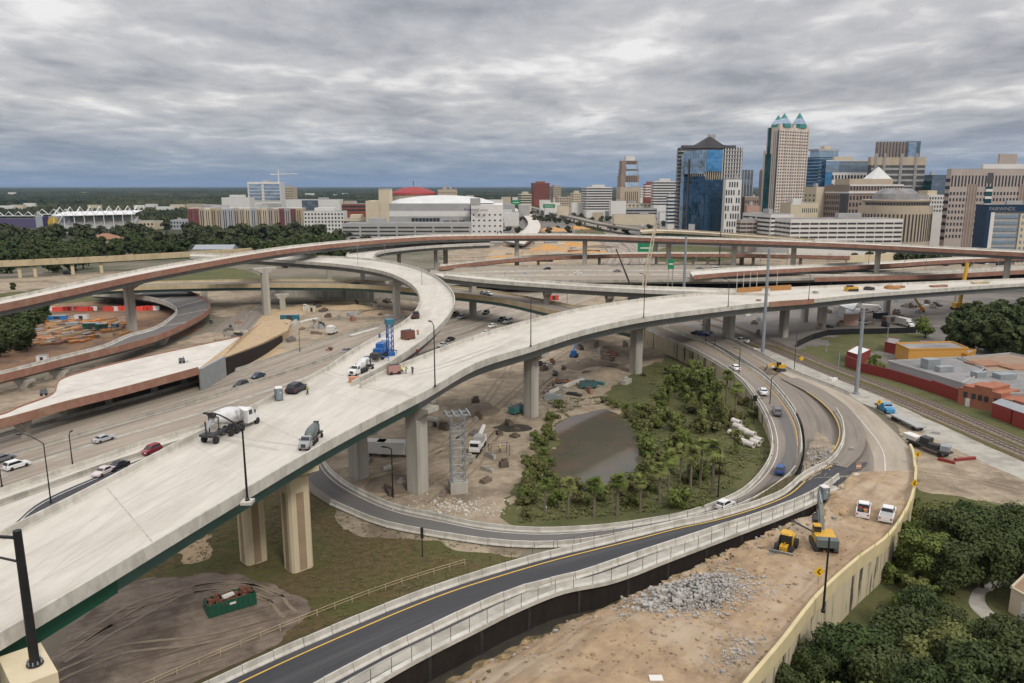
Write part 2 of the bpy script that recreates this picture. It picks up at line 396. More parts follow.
zone('city_ground', [(380,246),(480,244),(640,244),(1000,262),(1300,275),(1300,232),(1000,218),(620,207),(480,207),(360,222)], .003, 'lot_asphalt')
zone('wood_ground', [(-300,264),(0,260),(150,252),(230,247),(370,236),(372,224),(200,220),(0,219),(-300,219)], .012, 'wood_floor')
zone('grass_slope', [(575,232),(590,226),(602,229),(598,237),(580,238)], .03, 'grass_green')
zone('grass_slope', [(655,262),(668,247),(700,246),(742,252),(744,258),(700,262)], .03, 'grass_green')

# ------------------------------------------------------------ roads on the ground
def road(name, Lp, Rp, n, m, dz=0.0, cols=3):
    L, Q = catmull(pp(Lp), n), catmull(pp(Rp), n)
    b = MB().ribbon(L, Q, dz=dz, cols=cols); struct(name, b, m); return L, Q
def line(name, pts, w, m, dz=.03):
    b = MB(); b.ribbon(offset(pts, w/2, dz), offset(pts, -w/2, dz), cols=1); return struct(name, b, m)
def dashes(name, pts, w, m, on=3, off=9, dz=.03):
    L = plen(pts); n = int(L/(on+off)); fine = resample(pts, max(int(L), 10)); b = MB()
    for i in range(n):
        a = int(i*(on+off)/L*(len(fine)-1)); e = max(a+2, int((i*(on+off)+on)/L*(len(fine)-1)))
        s = fine[a:e+1]
        if len(s) > 1: b.ribbon(offset(s, w/2, dz), offset(s, -w/2, dz), cols=1)
    o = b.build(name, m); o['kind'] = 'structure'; return o
def between(L, Q, t, dz=0): return [a.lerp(b, t)+Vector((0, 0, dz)) for a, b in zip(L, Q)]
z0 = .06
FL = [(-70,458,z0),(0,437,z0),(127,403,z0),(211,379,z0),(262,363,z0),(343,336,z0),(392,322,z0),(455,302,z0),(520,287,z0),(580,275,z0),(607,262,z0),(606,248,z0),(585,231,z0),(556,218,z0),(530,208,z0),(518,202,z0)]
FR = [(-70,517,z0),(0,491,z0),(90,463,z0),(142,445,z0),(198,429,z0),(300,394,z0),(392,362,z0),(445,345,z0),(520,323,z0),(590,300,z0),(655,268,z0),(655,250,z0),(622,232,z0),(584,218,z0),(545,207,z0),(528,201,z0)]
fwL, fwR = road('freeway', FL, FR, 150, 'freeway', cols=4)
for t in (.16, .32, .62, .78): dashes('lane_marking', between(fwL, fwR, t)[:110], .18, 'white_line')
for t in (.03, .96): line('edge_line', between(fwL, fwR, t)[:120], .15, 'white_line')
line('median_strip', between(fwL, fwR, .70)[:70], 1.6, 'concrete_old', .012)
# lower frontage lanes below the flyover's far side
lfL, lfR = road('frontage_road', [(-60,565,.05),(8,528,.05),(42,501,.05),(141,459,.05),(200,436,.05),(300,402,.05)], [(-60,640,.05),(30,560,.05),(120,505,.05),(190,470,.05),(300,425,.05),(360,400,.05)], 40, 'asphalt_new')
line('edge_line', between(lfL, lfR, .06), .2, 'white_line'); dashes('lane_marking', between(lfL, lfR, .4), .18, 'white_line')
shL, shR = road('paved_shoulder', [(-80,520,.04),(0,493,.04),(95,464,.04),(142,446,.04),(198,431,.04)], [(-80,590,.04),(0,540,.04),(45,502,.04),(141,460,.04),(205,438,.04)], 30, 'concrete_deck')
# old road left of the centre that dives under the girder bridge
orL, orR = road('underpass_road', [(196,348,.04),(226,320,.04),(250,304,.04),(262,294,.04),(275,280,.04)], [(243,340,.04),(257,322,.04),(268,308,.04),(276,296,.04),(290,280,.04)], 24, 'asphalt_brown')
dashes('lane_marking', between(orL, orR, .5), .2, 'white_line')
# side street beyond the railway
ssL, ssR = road('side_street', [(840,322,.04),(885,338,.04),(920,350,.04),(1024,372,.04),(1150,396,.04)], [(830,328,.04),(880,346,.04),(905,356,.04),(1024,384,.04),(1150,410,.04)], 24, 'asphalt')

# ------------------------------------------------------------ ramps carried on walls (right of the pond)
JB = [(-.30,0),(-.28,.10),(-.12,.30),(-.09,.86),(.09,.86),(.12,.30),(.28,.10),(.30,0)]
def skirt(b, pts, m=0, z=-.3, out=0.0):
    lo = offset(pts, out); lo = [Vector((p.x, p.y, z)) for p in lo]
    vs = list(pts)+lo; n = len(pts)
    b.add(vs, [(i, i+1, n+i+1, n+i) for i in range(n-1)], m)
# inner loop ramp, from under the flyover round the pond
ILi = [(600,306,5.2),(645,329,5.2),(690,350,5.0),(715,363.5,4.6),(738,379,4.0),(754,399,3.2),(767,424,2.4),(771,447,1.7),(765,466,1.2),(744,490,.7),(718,503.5,.4),(684,515,.25),(625,525.5,.2),(578,530,.2),(531,531,.2),(479,526,.2),(433,516,.2),(397,508,.2),(362,493,.2),(341,480,.2),(326,464,.2),(322,448,.2)]
ILo = [(620,306,5.2),(660,326,5.2),(711,346.5,5.0),(736,362,4.6),(761.6,377.5,4.0),(782,397.5,3.2),(797,420.5,2.4),(802,441,1.7),(798,468,1.2),(780,486,.7),(745,507,.4),(700,520,.25),(625,537,.2),(590,544,.2),(545,547.5,.2),(500,546,.2),(420,534,.2),(382,526,.2),(349,513,.2),(325,502,.2),(306,488,.2),(296,470,.2)]
ilL, ilR = road('loop_ramp', ILi, ILo, 110, 'asphalt_brown', cols=4)
line('edge_line', between(ilL, ilR, .22), .18, 'white_line'); line('edge_line', between(ilL, ilR, .86)[:62], .18, 'yellow_line')
# the loop's dark fresh section near the far pier
line('resurfaced_lane', between(ilL, ilR, .52)[52:], 3.6, 'asphalt', .015)
t = thing('retaining_wall', 'cream retaining wall with vines holding up the loop ramp above the pond', 'wall', ilL[20])
b = MB(); skirt(b, ilL[:72]); b.build('wall_face', 'wall_cream', t, True)
def wallcap(root, pts, prof=JB, m='barrier_white', name='parapet', sgn=1): 
    return MB().sweep(pts, [(a*sgn, c) for a, c in prof], 0).build(name, m, root, True)
wallcap(t, offset(ilL[:72], .25))
def barrier(name, label, pts, m='barrier_white', prof=JB, group=None):
    return tag(MB().sweep(pts, prof).build(name, m), label, 'barrier', group)
barrier('concrete_barrier', 'low pale barrier along the pond side of the loop ramp at ground level', offset(ilL[70:], .3))
barrier('concrete_barrier', 'curved pale barrier between the loop ramp with its cars and the closed road', offset(ilR[:64], -.2))
# earth and side walls that carry the outer roads
DRL = [(832,464,4.0),(806,477,4.0),(781,497,4.0),(720,518,4.0),(669,529,4.0),(625,540,4.0),(537,561.5,4.0),(478,579,4.0),(420,599,4.0),(300,649,4.0),(215,688,4.0),(120,735,4.0)]
DRR = [(868,462,4.2),(849,480,4.2),(815,500,4.2),(781,515,4.2),(731,534,4.1),(666,558.5,4.0),(610,579.5,4.0),(560,590,4.0),(508,611,4.0),(478,626,4.0),(420,655,4.0),(370,683,4.0),(300,725,4.0)]
drL, drR = road('black_ramp', DRL, DRR, 90, 'asphalt_new', cols=4)
line('edge_line', between(drL, drR, .10), .22, 'yellow_line')
line('dirt_shoulder', between(drL[12:], drR[12:], .88), 1.7, 'concrete_old', .012)
b = MB(); skirt(b, drL[4:], out=-9.0); struct('embankment', b, 'grass_dry')
b = MB(); skirt(b, drR[6:], 0); 
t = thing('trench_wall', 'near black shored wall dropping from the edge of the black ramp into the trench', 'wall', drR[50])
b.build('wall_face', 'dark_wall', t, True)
MB().sweep(offset(drR[6:], .25), [(-.35,-.35),(-.35,.22),(.35,.22),(.35,-.35)]).build('coping', 'barrier_white', t, True)
for i in range(10, 88, 6):
    p = drR[i]; MB().box((p.x, p.y, p.z/2-.3), (.35,.35,p.z+.3)).build('soldier_pile', 'dark_metal', t, True)
# closed road (upper part)
CRL = [(700,338,2.4),(724,350,3.0),(745,362,3.1),(768,378,3.2),(787,398,2.9),(801,420,2.3),(805,441,2.0),(803,462,3.0),(800,478,4.0)]
CRR = [(722,335,2.4),(745,347,3.0),(770,360,3.1),(792,372,3.2),(850,396,3.6),(893,429,4.0),(911,450,4.3),(915,470,4.6),(916,476,4.7)]
crL, crR = road('closed_road', CRL, CRR, 60, 'asphalt_brown', dz=-.03, cols=6)
b = MB(); skirt(b, crL); struct('road_edge', b, 'concrete_old')
line('edge_line', between(crL, crR, .74)[14:], .2, 'white_line'); line('edge_line', between(crL, crR, .45)[10:36], .2, 'yellow_line')
barrier('concrete_barrier', 'outer barrier of the closed road beside the tall grey power pole', offset(crL[4:40], -.5), 'barrier_white')
zone('rubble_strip', [(806,458),(818,432),(836,446),(845,428),(846,450),(824,470),(800,482)], 4.05, 'dirt_pale', jit=.4)
mat('strip_dust', (.40,.345,.27), (.31,.262,.20), .5, .95, coord='uv', stretch=(.08,.7,1), c3=(.24,.20,.155), scale3=.3, amt3=.6)
LN = catmull([P(792,378,3.35), P(822,393,3.62), P(846,412,3.85), P(857,432,4.05), P(853,452,4.15), P(838,466,4.15)], 40)
b = MB(); b.ribbon(offset(LN, 1.6, .03), offset(LN, -3.4, .03)); struct('worn_lane', b, 'asphalt_brown'); LN2 = offset(LN, -3.4, .02); line('edge_line', LN2[8:], .2, 'yellow_line')
DS = MB(); DS.ribbon(between(crL, crR, .64, -.012)[20:], between(crL, crR, .985, -.012)[20:], cols=6); struct('dusty_strip', DS, 'strip_dust')
# stretch of worked earth behind the tall wall
FLp = [(853,472,4.25),(838,488,4.6),(815,513,5.0),(779,527,4.8),(735,549,3.8),(690,570,3.0),(650,590,2.4),(610,608,2.0),(560,631,1.8),(500,661,1.7),(450,691,1.6),(380,737,1.6)]
FZ = [(853,4.25),(838,4.6),(815,5.0),(779,5.4),(735,5.8),(690,6.1),(650,6.3),(610,6.6),(560,6.9),(500,7.1),(450,7.3),(380,7.5)]
def fz_full(px):
    for (a, za), (c, zb) in zip(FZ, FZ[1:]):
        if c <= px <= a: return za+(zb-za)*(a-px)/(a-c)
    return FZ[0][1] if px > 853 else FZ[-1][1]
FRp = [(916,470,4.6),(914.5,490,4.9),(908.5,510,5.2),(888,541,5.8),(858,564,6.4),(822,597,7.0),(806,616,7.3),(782,648,7.6),(756,679,8.0),(735,705,8.2),(700,750,8.5),(660,800,8.7)]
def bumpy(L, Q, n, amp, seed, edge=True):
    pass
fL, fR = catmull(pp(FLp), 120), catmull(pp(FRp), 120)
b = MB(); C = 40; vs = []; uvs = []
for i, (a, q) in enumerate(zip(fL, fR)):
    for j in range(C+1):
        p = a.lerp(q, j/C); k = min(1, i/18)*min(1, j/2)*min(1, (C-j)/3)
        zt_ = fz_full(proj(a)[0]); wd = (q-a).length*j/C; e_ = min(1, wd/10.0); e_ = e_*(1.55-.55*e_)
        zb_ = a.z+(zt_-a.z)*min(1, e_); f_ = j/C
        p.z = zb_+(q.z-zt_)*f_ if wd > 10 else zb_+(q.z-zt_)*f_
        bank_ = max(0, 1-wd/11)*min(1, i/25)
        p.z += bank_*(noise.noise(Vector((p.x*.5, p.y*.5, 21)))*1.3+noise.noise(Vector((p.x*1.3, p.y*1.3, 5)))*.5)*min(1, j/1.5)
        nz = noise.noise(Vector((p.x*.12, p.y*.12, 3)))*.9 + noise.noise(Vector((p.x*.45, p.y*.45, 8)))*.25
        w = noise.noise(Vector((i*.35, 5, 1)))*1.6*(1-j/4) if j < 4 and i > 8 else 0
        d = (q-a).normalized()
        vs.append((p.x+d.x*w, p.y+d.y*w, p.z+nz*k*.9)); uvs.append((i, j))
b.add(vs, [(i*(C+1)+j, i*(C+1)+j+1, (i+1)*(C+1)+j+1, (i+1)*(C+1)+j) for i in range(119) for j in range(C)], 0, uvs)
struct('dirt_fill', b, 'dirt', smooth=True)
FILLG = {}
for q in vs: FILLG.setdefault((int(q[0]//2), int(q[1]//2)), []).append(q)
def fill_z(x, y):
    best = None
    for i in (-1,0,1):
        for j in (-1,0,1):
            for q in FILLG.get((int(x//2)+i, int(y//2)+j), ()):
                d = (q[0]-x)**2+(q[1]-y)**2
                if best is None or d < best[0]: best = (d, q[2])
    return best[1] if best else None
# ragged slope from the fill down into the trench
b = MB(); rows = 9; vs = []
for i, a in enumerate(fL):
    q = fR[i]; d = (a-q); d.z = 0; d.normalize()
    for j in range(rows):
        t_ = j/(rows-1); nn = noise.noise(Vector((i*.33, j*.7, 2)))*1.1*(0 if j == 0 else 1)
        w = noise.noise(Vector((i*.35, 5, 1)))*1.6 if j == 0 and i > 8 else 0
        out = t_*4.2+nn*.7
        vs.append((a.x+d.x*out-d.x*w, a.y+d.y*out-d.y*w, (a.z+.02)*(1-t_**.8)-.3*t_+nn*.35))
b.add(vs, [(i*rows+j, i*rows+j+1, (i+1)*rows+j+1, (i+1)*rows+j) for i in range(119) for j in range(rows-1)])
struct('trench_slope', b, mat('trench_earth', (.40,.27,.13), (.19,.145,.085), .35, .97, bump=.4, c3=(.05,.055,.025), scale3=.16, amt3=.8, detail=8))
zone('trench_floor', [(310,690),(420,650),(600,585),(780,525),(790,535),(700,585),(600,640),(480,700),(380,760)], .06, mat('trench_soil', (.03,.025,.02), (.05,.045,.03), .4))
# the tall curving retaining wall
rw = thing('retaining_wall', 'tall curving cream retaining wall streaked with black stains at the edge of the dirt fill', 'wall', fR[60])
allR = crR[34:-1]+fR
b = MB(); skirt(b, allR, 0); b.build('wall_face', 'wall_cream', rw, True)
MB().sweep(offset(allR[18:], -.06), [(-.22,-.95),(-.22,.95),(.2,.95),(.2,-.95)]).build('coping', 'wall_cream_top', rw, True)
for i in range(36, 150, 12):
    p = allR[min(i, len(allR)-1)]; n_ = normals(allR)[min(i, len(allR)-1)]
    q = p-n_*.35
    vb = MB()
    for k in range(34):
        x = rng.gauss(0, .55); zz = p.z-.9-abs(rng.gauss(0, 1.5)); tn = Vector((-n_.y, n_.x, 0))
        s = rng.uniform(.2,.45); c = q+tn*x-n_*rng.uniform(0,.3)
        vb.add([(c.x-tn.x*s, c.y-tn.y*s, zz-s), (c.x+tn.x*s, c.y+tn.y*s, zz-s*.7), (c.x+tn.x*s*.7-n_.x*s*.5, c.y+tn.y*s-n_.y*s*.5, zz+s), (c.x-tn.x*s, c.y-tn.y*s, zz+s*.8)], [(0,1,2,3)])
    vb.build('vine', 'vine', rw, True)
barrier('concrete_barrier', 'long outer barrier curving round the closed road above the railway', offset(crR[2:36], .3))

# segmented barriers, each block a thing of its own
def segs(pts, label, group, L=3.6):
    fine = resample(pts, max(3, int(plen(pts)/.3))); step = int(L/.3); me = None
    for i in range(0, len(fine)-step, step):
        a, c = fine[i], fine[i+step]; d = c-a
        if me is None:
            q = MB().sweep([Vector((-L/2+.03,0,0)), Vector((L/2-.03,0,0))], JB); o = q.build('concrete_barrier', 'barrier_white'); me = o.data
        else: o = place('concrete_barrier', me)
        m_ = (a+c)/2; o.location = m_+Vector((0,0,rng.uniform(-.02,.02))); o.rotation_euler = (0, -math.asin(d.z/d.length), math.atan2(d.y, d.x)+rng.uniform(-.012,.012))
        o.scale = (d.length/L, 1.15, 1.12+rng.uniform(-.03,.03))
        tag(o, label, 'barrier', group)
segs([P(836,411.5,3.9),P(842,422,3.9),P(844,433,3.95),P(842,446,4.0),P(835,458,4.0)]+offset(drL[1:], -.35), 'pale concrete barrier block on the yellow line side of the black ramp', 'barrier blocks left of the black ramp')
segs(between(drL, drR, .72)[8:], 'pale concrete barrier block on the trench side of the black ramp', 'barrier blocks right of the black ramp')
segs(offset(ilR[66:104], -.2), 'grey barrier block on the outer edge of the loop at ground level', 'barrier blocks outside the loop')
def wire_fence(name, label, pts, h, sp=2.6, m='dark_metal', cap=95, r=.035, rails=(1.0,)):
    n = max(2, min(cap, int(plen(pts)/sp))); q = resample(pts, n)
    t = thing(name, label, 'fence', q[0])
    p0 = MB().tube([(0,0,0),(0,0,h)], r, 5).build('fence_post', m, t)
    for i, p in enumerate(q):
        o = p0 if i == 0 else place('fence_post', p0.data, t)
        o.location = p-q[0]
    for k in rails: MB().tube([p+Vector((0,0,h*k)) for p in q], r*.55, 4).build('top_rail', m, t, True)
    return t
wire_fence('wire_fence', 'thin dark wire fence standing along the trench edge of the black ramp', offset(drR[12:], .55), 2.0)
wire_fence('wire_fence', 'thin dark fence posts along the yellow line side of the black ramp', offset(drL[6:66], -.75), 2.0, 3.2)
wire_fence('guard_cable', 'two pale tan guard rails running across the dry grass beside the black ramp', [p for p in offset(drL[54:], -11.0, -3.97)], .9, 2.4, 'tan_barrier', r=.06, rails=(.55, 1.0))

# ------------------------------------------------------------ bridges
def pier(root, c, ztop, rz, w=3.2, d=2.6, capw=9, caph=2.2, m='concrete_pier', zb=-.3, panels=False, flare=True):
    b = MB(); b.prism(rect(c[0], c[1], w, d, rz, .35), zb, ztop-caph*.9)
    p = b.build('pier', m, root, True)
    cb_ = MB()
    if flare:
        secs = []
        for (zz, ww, dd) in ((ztop-caph, w, d), (ztop-caph*.45, capw*.8, d*1.02), (ztop-caph*.35, capw, d*1.04), (ztop, capw, d*1.04)):
            secs.append([(x, y, zz) for x, y in rect(c[0], c[1], ww, dd, rz)])
        cb_.loft(secs)
    else:
        cb_.prism(rect(c[0], c[1], capw, d*1.1, rz), ztop-caph, ztop)
    cb_.build('pier_cap', m, p, True)
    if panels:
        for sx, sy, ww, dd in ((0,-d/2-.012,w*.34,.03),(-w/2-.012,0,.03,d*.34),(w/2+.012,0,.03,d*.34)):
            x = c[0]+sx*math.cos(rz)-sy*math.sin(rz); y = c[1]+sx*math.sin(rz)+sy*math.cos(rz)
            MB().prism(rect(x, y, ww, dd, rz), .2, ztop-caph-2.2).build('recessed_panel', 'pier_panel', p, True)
    return p
def bridge(name, label, far, near, n, parh=1.0, slab=.45, gird=2.2, inset=1.4, deck='concrete_deck', par='barrier_white', gm='girder_grey', fasc=None, pts=None, parts=(1, 1), cols=5, fdown=0.0, cat='bridge'):
    if pts: L, Q = pts
    else:
        L = [p-Vector((0,0,parh)) for p in catmull(pp(far, parh), n)]; Q = [p-Vector((0,0,parh)) for p in catmull(pp(near, parh), n)]
    t = thing(name, label, cat, ((L[0]+Q[0])/2)*Vector((1,1,0)) if False else Vector(((L[0].x+Q[0].x)/2, (L[0].y+Q[0].y)/2, 0)))
    MB().ribbon(L, Q, cols=cols, dz=.01).build('deck', deck, t, True)
    b = MB(); up = Vector((0,0,1))
    b.loft([[l, q, q-up*slab, l-up*slab] for l, q in zip(L, Q)]); b.build('slab', par, t, True)
    pr = [(-.12,-slab-.02-fdown),(-.12,parh),(.13,parh),(.2,.25),(.38,.02),(.38,-.1),(.1,-slab-.02-fdown)]
    if parts[1]: MB().sweep(Q, pr).build('parapet', fasc or par, t, True)
    if parts[0]: MB().sweep(L, [(-a, c) for a, c in pr]).build('parapet', par, t, True)
    if gird:
        secs = []
        for l, q in zip(L, Q):
            d = (q-l).normalized(); a = l+d*inset; c = q-d*inset
            secs.append([a-up*slab, c-up*slab, c-d*.5-up*(slab+gird), a+d*.5-up*(slab+gird)])
        MB().loft(secs).build('girder', gm, t, True)
    return t, L, Q
def at_px(L, Q, px, t=.5):
    """index of the span point whose centre line stands at that column"""
    best = min(range(len(L)), key=lambda i: abs(proj(L[i].lerp(Q[i], t))[0]-px)); return best
def add_piers(root, L, Q, pxs, depth=2.7, frac=.5, **k):
    for px in pxs:
        f = frac
        if isinstance(px, tuple): px, f = px
        i = at_px(L, Q, px, f); c = L[i].lerp(Q[i], f); d = Q[i]-L[i]
        kk = dict(capw=min(d.length*.8, 12)); kk.update(k)
        pier(root, c, c.z-depth, math.atan2(d.y, d.x), **kk)

A_near = [(-70,673,19.2),(0,632,19.2),(100,573.5,19.2),(240,491,19.2),(336,436,19.2),(425,391,19.2)]
A_far = [(-70,566,19.2),(0,531,19.2),(79,492,19.2),(198,431,19.2),(268,397,19.2),(326,367,19.2)]
A2_near = [(425,391,19.2),(480,361,19.1),(528,346.5,19.0),(582,330,18.8),(640,317.5,18.3),(700,309.5,17.2),(764,302.5,15.8),(812,299,15.0),(866,293.6,14.1),(916,290,13.2),(967,286.5,12.6),(1024,283,12.2),(1090,279.5,12)]
A2_far = [(360,383,19.2),(387,369,19.2),(418,356.5,19.2),(453,343,19.1),(484,332.5,19.0),(526,320.5,18.8),(587,306.5,18.3),(658,296.5,17.2),(740,290,15.8),(800,286.5,15.0),(891,283,13.6),(967,280,12.6),(1024,278,12.2),(1090,275.5,12)]
main, aL, aQ = bridge('flyover_bridge', 'wide new pale concrete flyover sweeping from the lower corner across the whole picture', A_far, A_near, 60, gird=2.3, gm='girder_teal', par='barrier_white')
for ch in list(main.children):
    if ch.name.startswith('parapet') and False: pass
_, a2L, a2Q = bridge('span', None, A2_far, A2_near, 110, gird=2.3, gm='girder_grey')
for ch in list(_.children):
    ch.parent = main; ch.matrix_parent_inverse = Matrix.Translation(main.location).inverted()
bpy.data.objects.remove(_)
# bright green end of the near girder
i0 = at_px(aL, aQ, 40, 1.0); i1 = at_px(aL, aQ, 128, 1.0)
b = MB(); s_ = aQ[:i1+1]; b.loft([[q+nn*1.2-Vector((0,0,.55)), q+nn*1.28-Vector((0,0,2.75)), q+nn*1.7-Vector((0,0,2.75)), q+nn*1.7-Vector((0,0,.55))] for q, nn in zip(s_, normals(s_))]); b.build('painted_girder', 'girder_green', main, True)
def pier_px(root, px, py, ztop, rz, **k): 
    c = P(px, py, 0); return pier(root, c, ztop, rz, **k)
da = aQ[30]-aL[30]; rzA = math.atan2(da.y, da.x)
pier_px(main, 299, 567, 16.5, rzA, w=3.0, d=3.4, capw=8.5, m='pier_tan', panels=True)
pier_px(main, 254, 560, 16.5, rzA, w=3.0, d=3.2, capw=5, m='pier_tan', panels=True)
d2 = a2Q[6]-a2L[6]; rz2 = math.atan2(d2.y, d2.x)
pier_px(main, 418, 491, 16.5, rz2, w=3.2, d=3.0, capw=8)
pier_px(main, 359, 477, 16.5, rz2, w=3.0, d=3.0, capw=5)
def a2rz(px):
    i = at_px(a2L, a2Q, px); d = a2Q[i]-a2L[i]; return math.atan2(d.y, d.x)
pier_px(main, 531, 416, 16.3, a2rz(540), w=3.2, d=2.6, capw=9)
pier_px(main, 635.5, 373, 15.5, a2rz(640), w=3.2, d=2.8, capw=9)
pier_px(main, 728, 342, 13.2, a2rz(728), w=4.2, d=2.6, capw=9)
pier_px(main, 706, 333, 13.4, a2rz(706), w=2.6, d=2.2, capw=5)
pier_px(main, 783, 337, 12.8, a2rz(783), w=3.0, d=2.6, capw=8)
pier_px(main, 804, 322, 12.4, a2rz(804), w=2.6, d=2.4, capw=6)
pier_px(main, 821, 328, 12.2, a2rz(821), w=3.2, d=2.6, capw=8)
pier_px(main, 886, 316, 11, a2rz(886), w=2.4, d=2.2, capw=7)
pier_px(main, 957, 303, 10, a2rz(957), w=2.4, d=2.2, capw=7)
for px, w_ in ((783, 1),):
    pass
# red formwork left on the far right rim
i0 = at_px(a2L, a2Q, 766, 1.0); i1 = at_px(a2L, a2Q, 812, 1.0)
MB().sweep(a2Q[i0:i1+1], [(-.30,-.7),(-.30,1.1),(-.13,1.1),(-.13,-.7)]).build('formwork_panel', 'formwork', main, True)
i0 = at_px(a2L, a2Q, 735, 0.0); i1 = at_px(a2L, a2Q, 792, 0.0)
MB().sweep(a2L[i0:i1+1], [(-.6,0),(-.6,1.9),(-.4,1.9),(-.4,0)]).build('formwork_panel', mat('plywood_orange', (.42,.21,.075), (.34,.17,.06), .4), main, True)
# nose between the two decks
gq = P(354, 382.5, 19.2); gd = a2L[3]-a2L[0]; gr = math.atan2(gd.y, gd.x)
MB().box(gq+Vector((0,0,.55)), (1.2,1.6,1.1), gr).build('nose_block', mat('orange_block', (.52,.25,.15), (.45,.21,.13), 1), main, True)
# expansion joints
for s, L_, Q_ in ((aL[-1]-(aL[-1]-aL[-2])*.4, aL, aQ),):
    pass
for i in (16, 38, 58):
    if i < len(aL): line('deck_joint', [aL[i]+(aQ[i]-aL[i])*k_/8 for k_ in range(9)][0:], .16, 'concrete_pier', .025)

def stain(pts, w, m='concrete_old', dz=.03):
    q = catmull(pts, 30); k = [w*(.35+.65*math.sin(math.pi*(i+.4)/30.5))*(.8+.4*noise.noise(Vector((i*.3, w, 1)))) for i in range(30)]
    n_ = normals(q); b = MB(); b.ribbon([p+n*a*.5+Vector((0,0,dz)) for p, n, a in zip(q, n_, k)], [p-n*a*.5+Vector((0,0,dz)) for p, n, a in zip(q, n_, k)], cols=1); struct('deck_stain', b, m)
mat('wet_stain', (.40,.365,.31), (.47,.435,.37), .6, .9); mat('tyre_mark', (.48,.447,.388), (.53,.493,.43), 1.2, .9)
D_ = lambda *a: [P(x, y, 19.2) for x, y in a]
stain(D_((215,437),(245,444),(278,450)), 1.3, 'wet_stain'); stain(D_((222,434),(262,441),(300,446)), .6, 'wet_stain')
stain(D_((364,387),(388,392),(411,397)), .7, 'wet_stain'); stain(D_((330,372),(345,376),(354,378)), .6, 'wet_stain')
for o_ in (-1.0, 1.0):
    stain(offset(catmull(D_((60,600),(150,530),(240,468),(300,420),(345,378)), 20), o_), .35, 'tyre_mark', .026); stain(offset(catmull(D_((20,590),(120,505),(230,440),(300,400),(340,385),(420,372),(500,345)), 24), o_), .4, 'tyre_mark', .027)
    stain(offset(catmull(D_((60,560),(150,505),(250,455),(330,410),(400,380)), 24), o_), .3, 'tyre_mark', .028)
for f in (.33, .67): line('pour_joint', between(aL, aQ, f), .07, 'wet_stain', .022); line('pour_joint', between(a2L, a2Q, f), .07, 'wet_stain', .022)
for i in range(4, 60, 12): line('deck_joint', [aL[i]+(aQ[i]-aL[i])*k_/8 for k_ in range(9)], .06, 'wet_stain', .024)
for i in range(8, 108, 7): line('deck_joint', [a2L[i]+(a2Q[i]-a2L[i])*k_/8 for k_ in range(9)], .08, 'concrete_old', .024)
B_in = [(326,367,19.2),(354,348.5,19.2),(382,333,19.2),(405,320,19.0),(417,308,18.9),(420,297,18.7),(414,286,18.5),(400,277,18.3),(377,269.5,18.1),(341,264.2,18.0),(300,261,18),(262,258.5,18),(225,257,17.5),(190,256,17)]
B_out = [(352,381,19.2),(387,363,19.4),(423,339,19.6),(448,315,19.8),(454.5,297,20),(443,281,20),(423,269.5,20),(397,262.3,19.8),(372,258.6,19.6),(341,256.3,19.4),(300,255,19.2),(262,254.6,19),(225,253.5,18.5),(190,252.5,18)]
rb, bL, bQ = bridge('ramp_bridge', 'curving pale concrete ramp that splits off the new flyover and bends away', B_in, B_out, 100, gird=2.2)
add_piers(rb, bL, bQ, [], 2.7)
pier_px(rb, 397, 317, 15.4, 0.5, w=2.8, d=2.4, capw=9)
pier_px(rb, 330, 292, 15.4, 0.3, w=2.6, d=2.2, capw=8)
pier_px(rb, 363, 284, 15.6, 0.3, w=2.6, d=2.2, capw=8)
K_l = [(346,256,19),(349,251.5,19),(358,248.6,19),(372,247.2,19),(397,244.7,19),(438,242.2,19),(490,240.5,19)]
K_r = [(380,259,19),(374,255,19),(377,252.5,19),(386,250.2,19),(402,248.2,19),(438,245.2,19),(490,243,19)]
kb, kL, kQ = bridge('ramp_bridge', 'narrow concrete ramp that hooks back under the high flyover from the curving ramp', K_l, K_r, 50, gird=1.8)
add_piers(kb, kL, kQ, [398, 436], 2.2, capw=6, w=2.4, d=2.0)

E_far = [(433,271,18.6),(480,274.5,18),(530,279,17.6),(582,283,17.2),(640,285.6,16.8),(683,287,16.4),(720,288.2,16),(770,288.6,15.5)]
E_near = [(444,275,18.6),(480,279,18),(530,282.8,17.6),(582,286.3,17.2),(640,289.3,16.8),(683,291,16.4),(720,292.2,16),(770,293,15.5)]
eb, eL, eQ = bridge('ramp_bridge', 'straight grey concrete ramp running behind the new flyover from the curving ramp', E_far, E_near, 50, gird=1.9)
pier_px(eb, 473, 315, 15, 0.8, w=2.8, d=2.4, capw=8)
add_piers(eb, eL, eQ, [548, 612], 2.4, w=2.4, d=2.2, capw=7)

C_far = [(-70,310,19.5),(0,298,20),(76,282,21),(152,266.7,22.5),(260,249.4,24.5),(303,244,24.7),(372,238,24.2),(433,234.4,23.5),(500,233.5,22.5),(582,233.7,22),(658,236,22),(740,238,22),(840,241,21.5),(942,246,20.8),(1024,250,20.2),(1090,253,20)]
C_near = [(-70,317,19.5),(0,304,20),(76,288,21),(152,272,22.5),(260,253,24.5),(303,247,24.7),(372,240.4,24.2),(433,236.6,23.5),(500,235.5,22.5),(582,235.6,22),(658,238,22),(740,240.2,22),(840,243.5,21.5),(942,248.5,20.8),(1024,252.6,20.2),(1090,256,20)]
cbr, cL, cQ = bridge('flyover_bridge', 'long high flyover with white deck and rust red formwork rim passing above all other roads', C_far, C_near, 120, gird=2.4, fasc='formwork', fdown=.7, deck='concrete_new', gm='girder_grey')
pier_px(cbr, 132.5, 331, 18.6, 0.9, w=3.2, d=2.8, capw=10)
pier_px(cbr, 267, 315, 20.6, 0.7, w=3.0, d=2.6, capw=10)
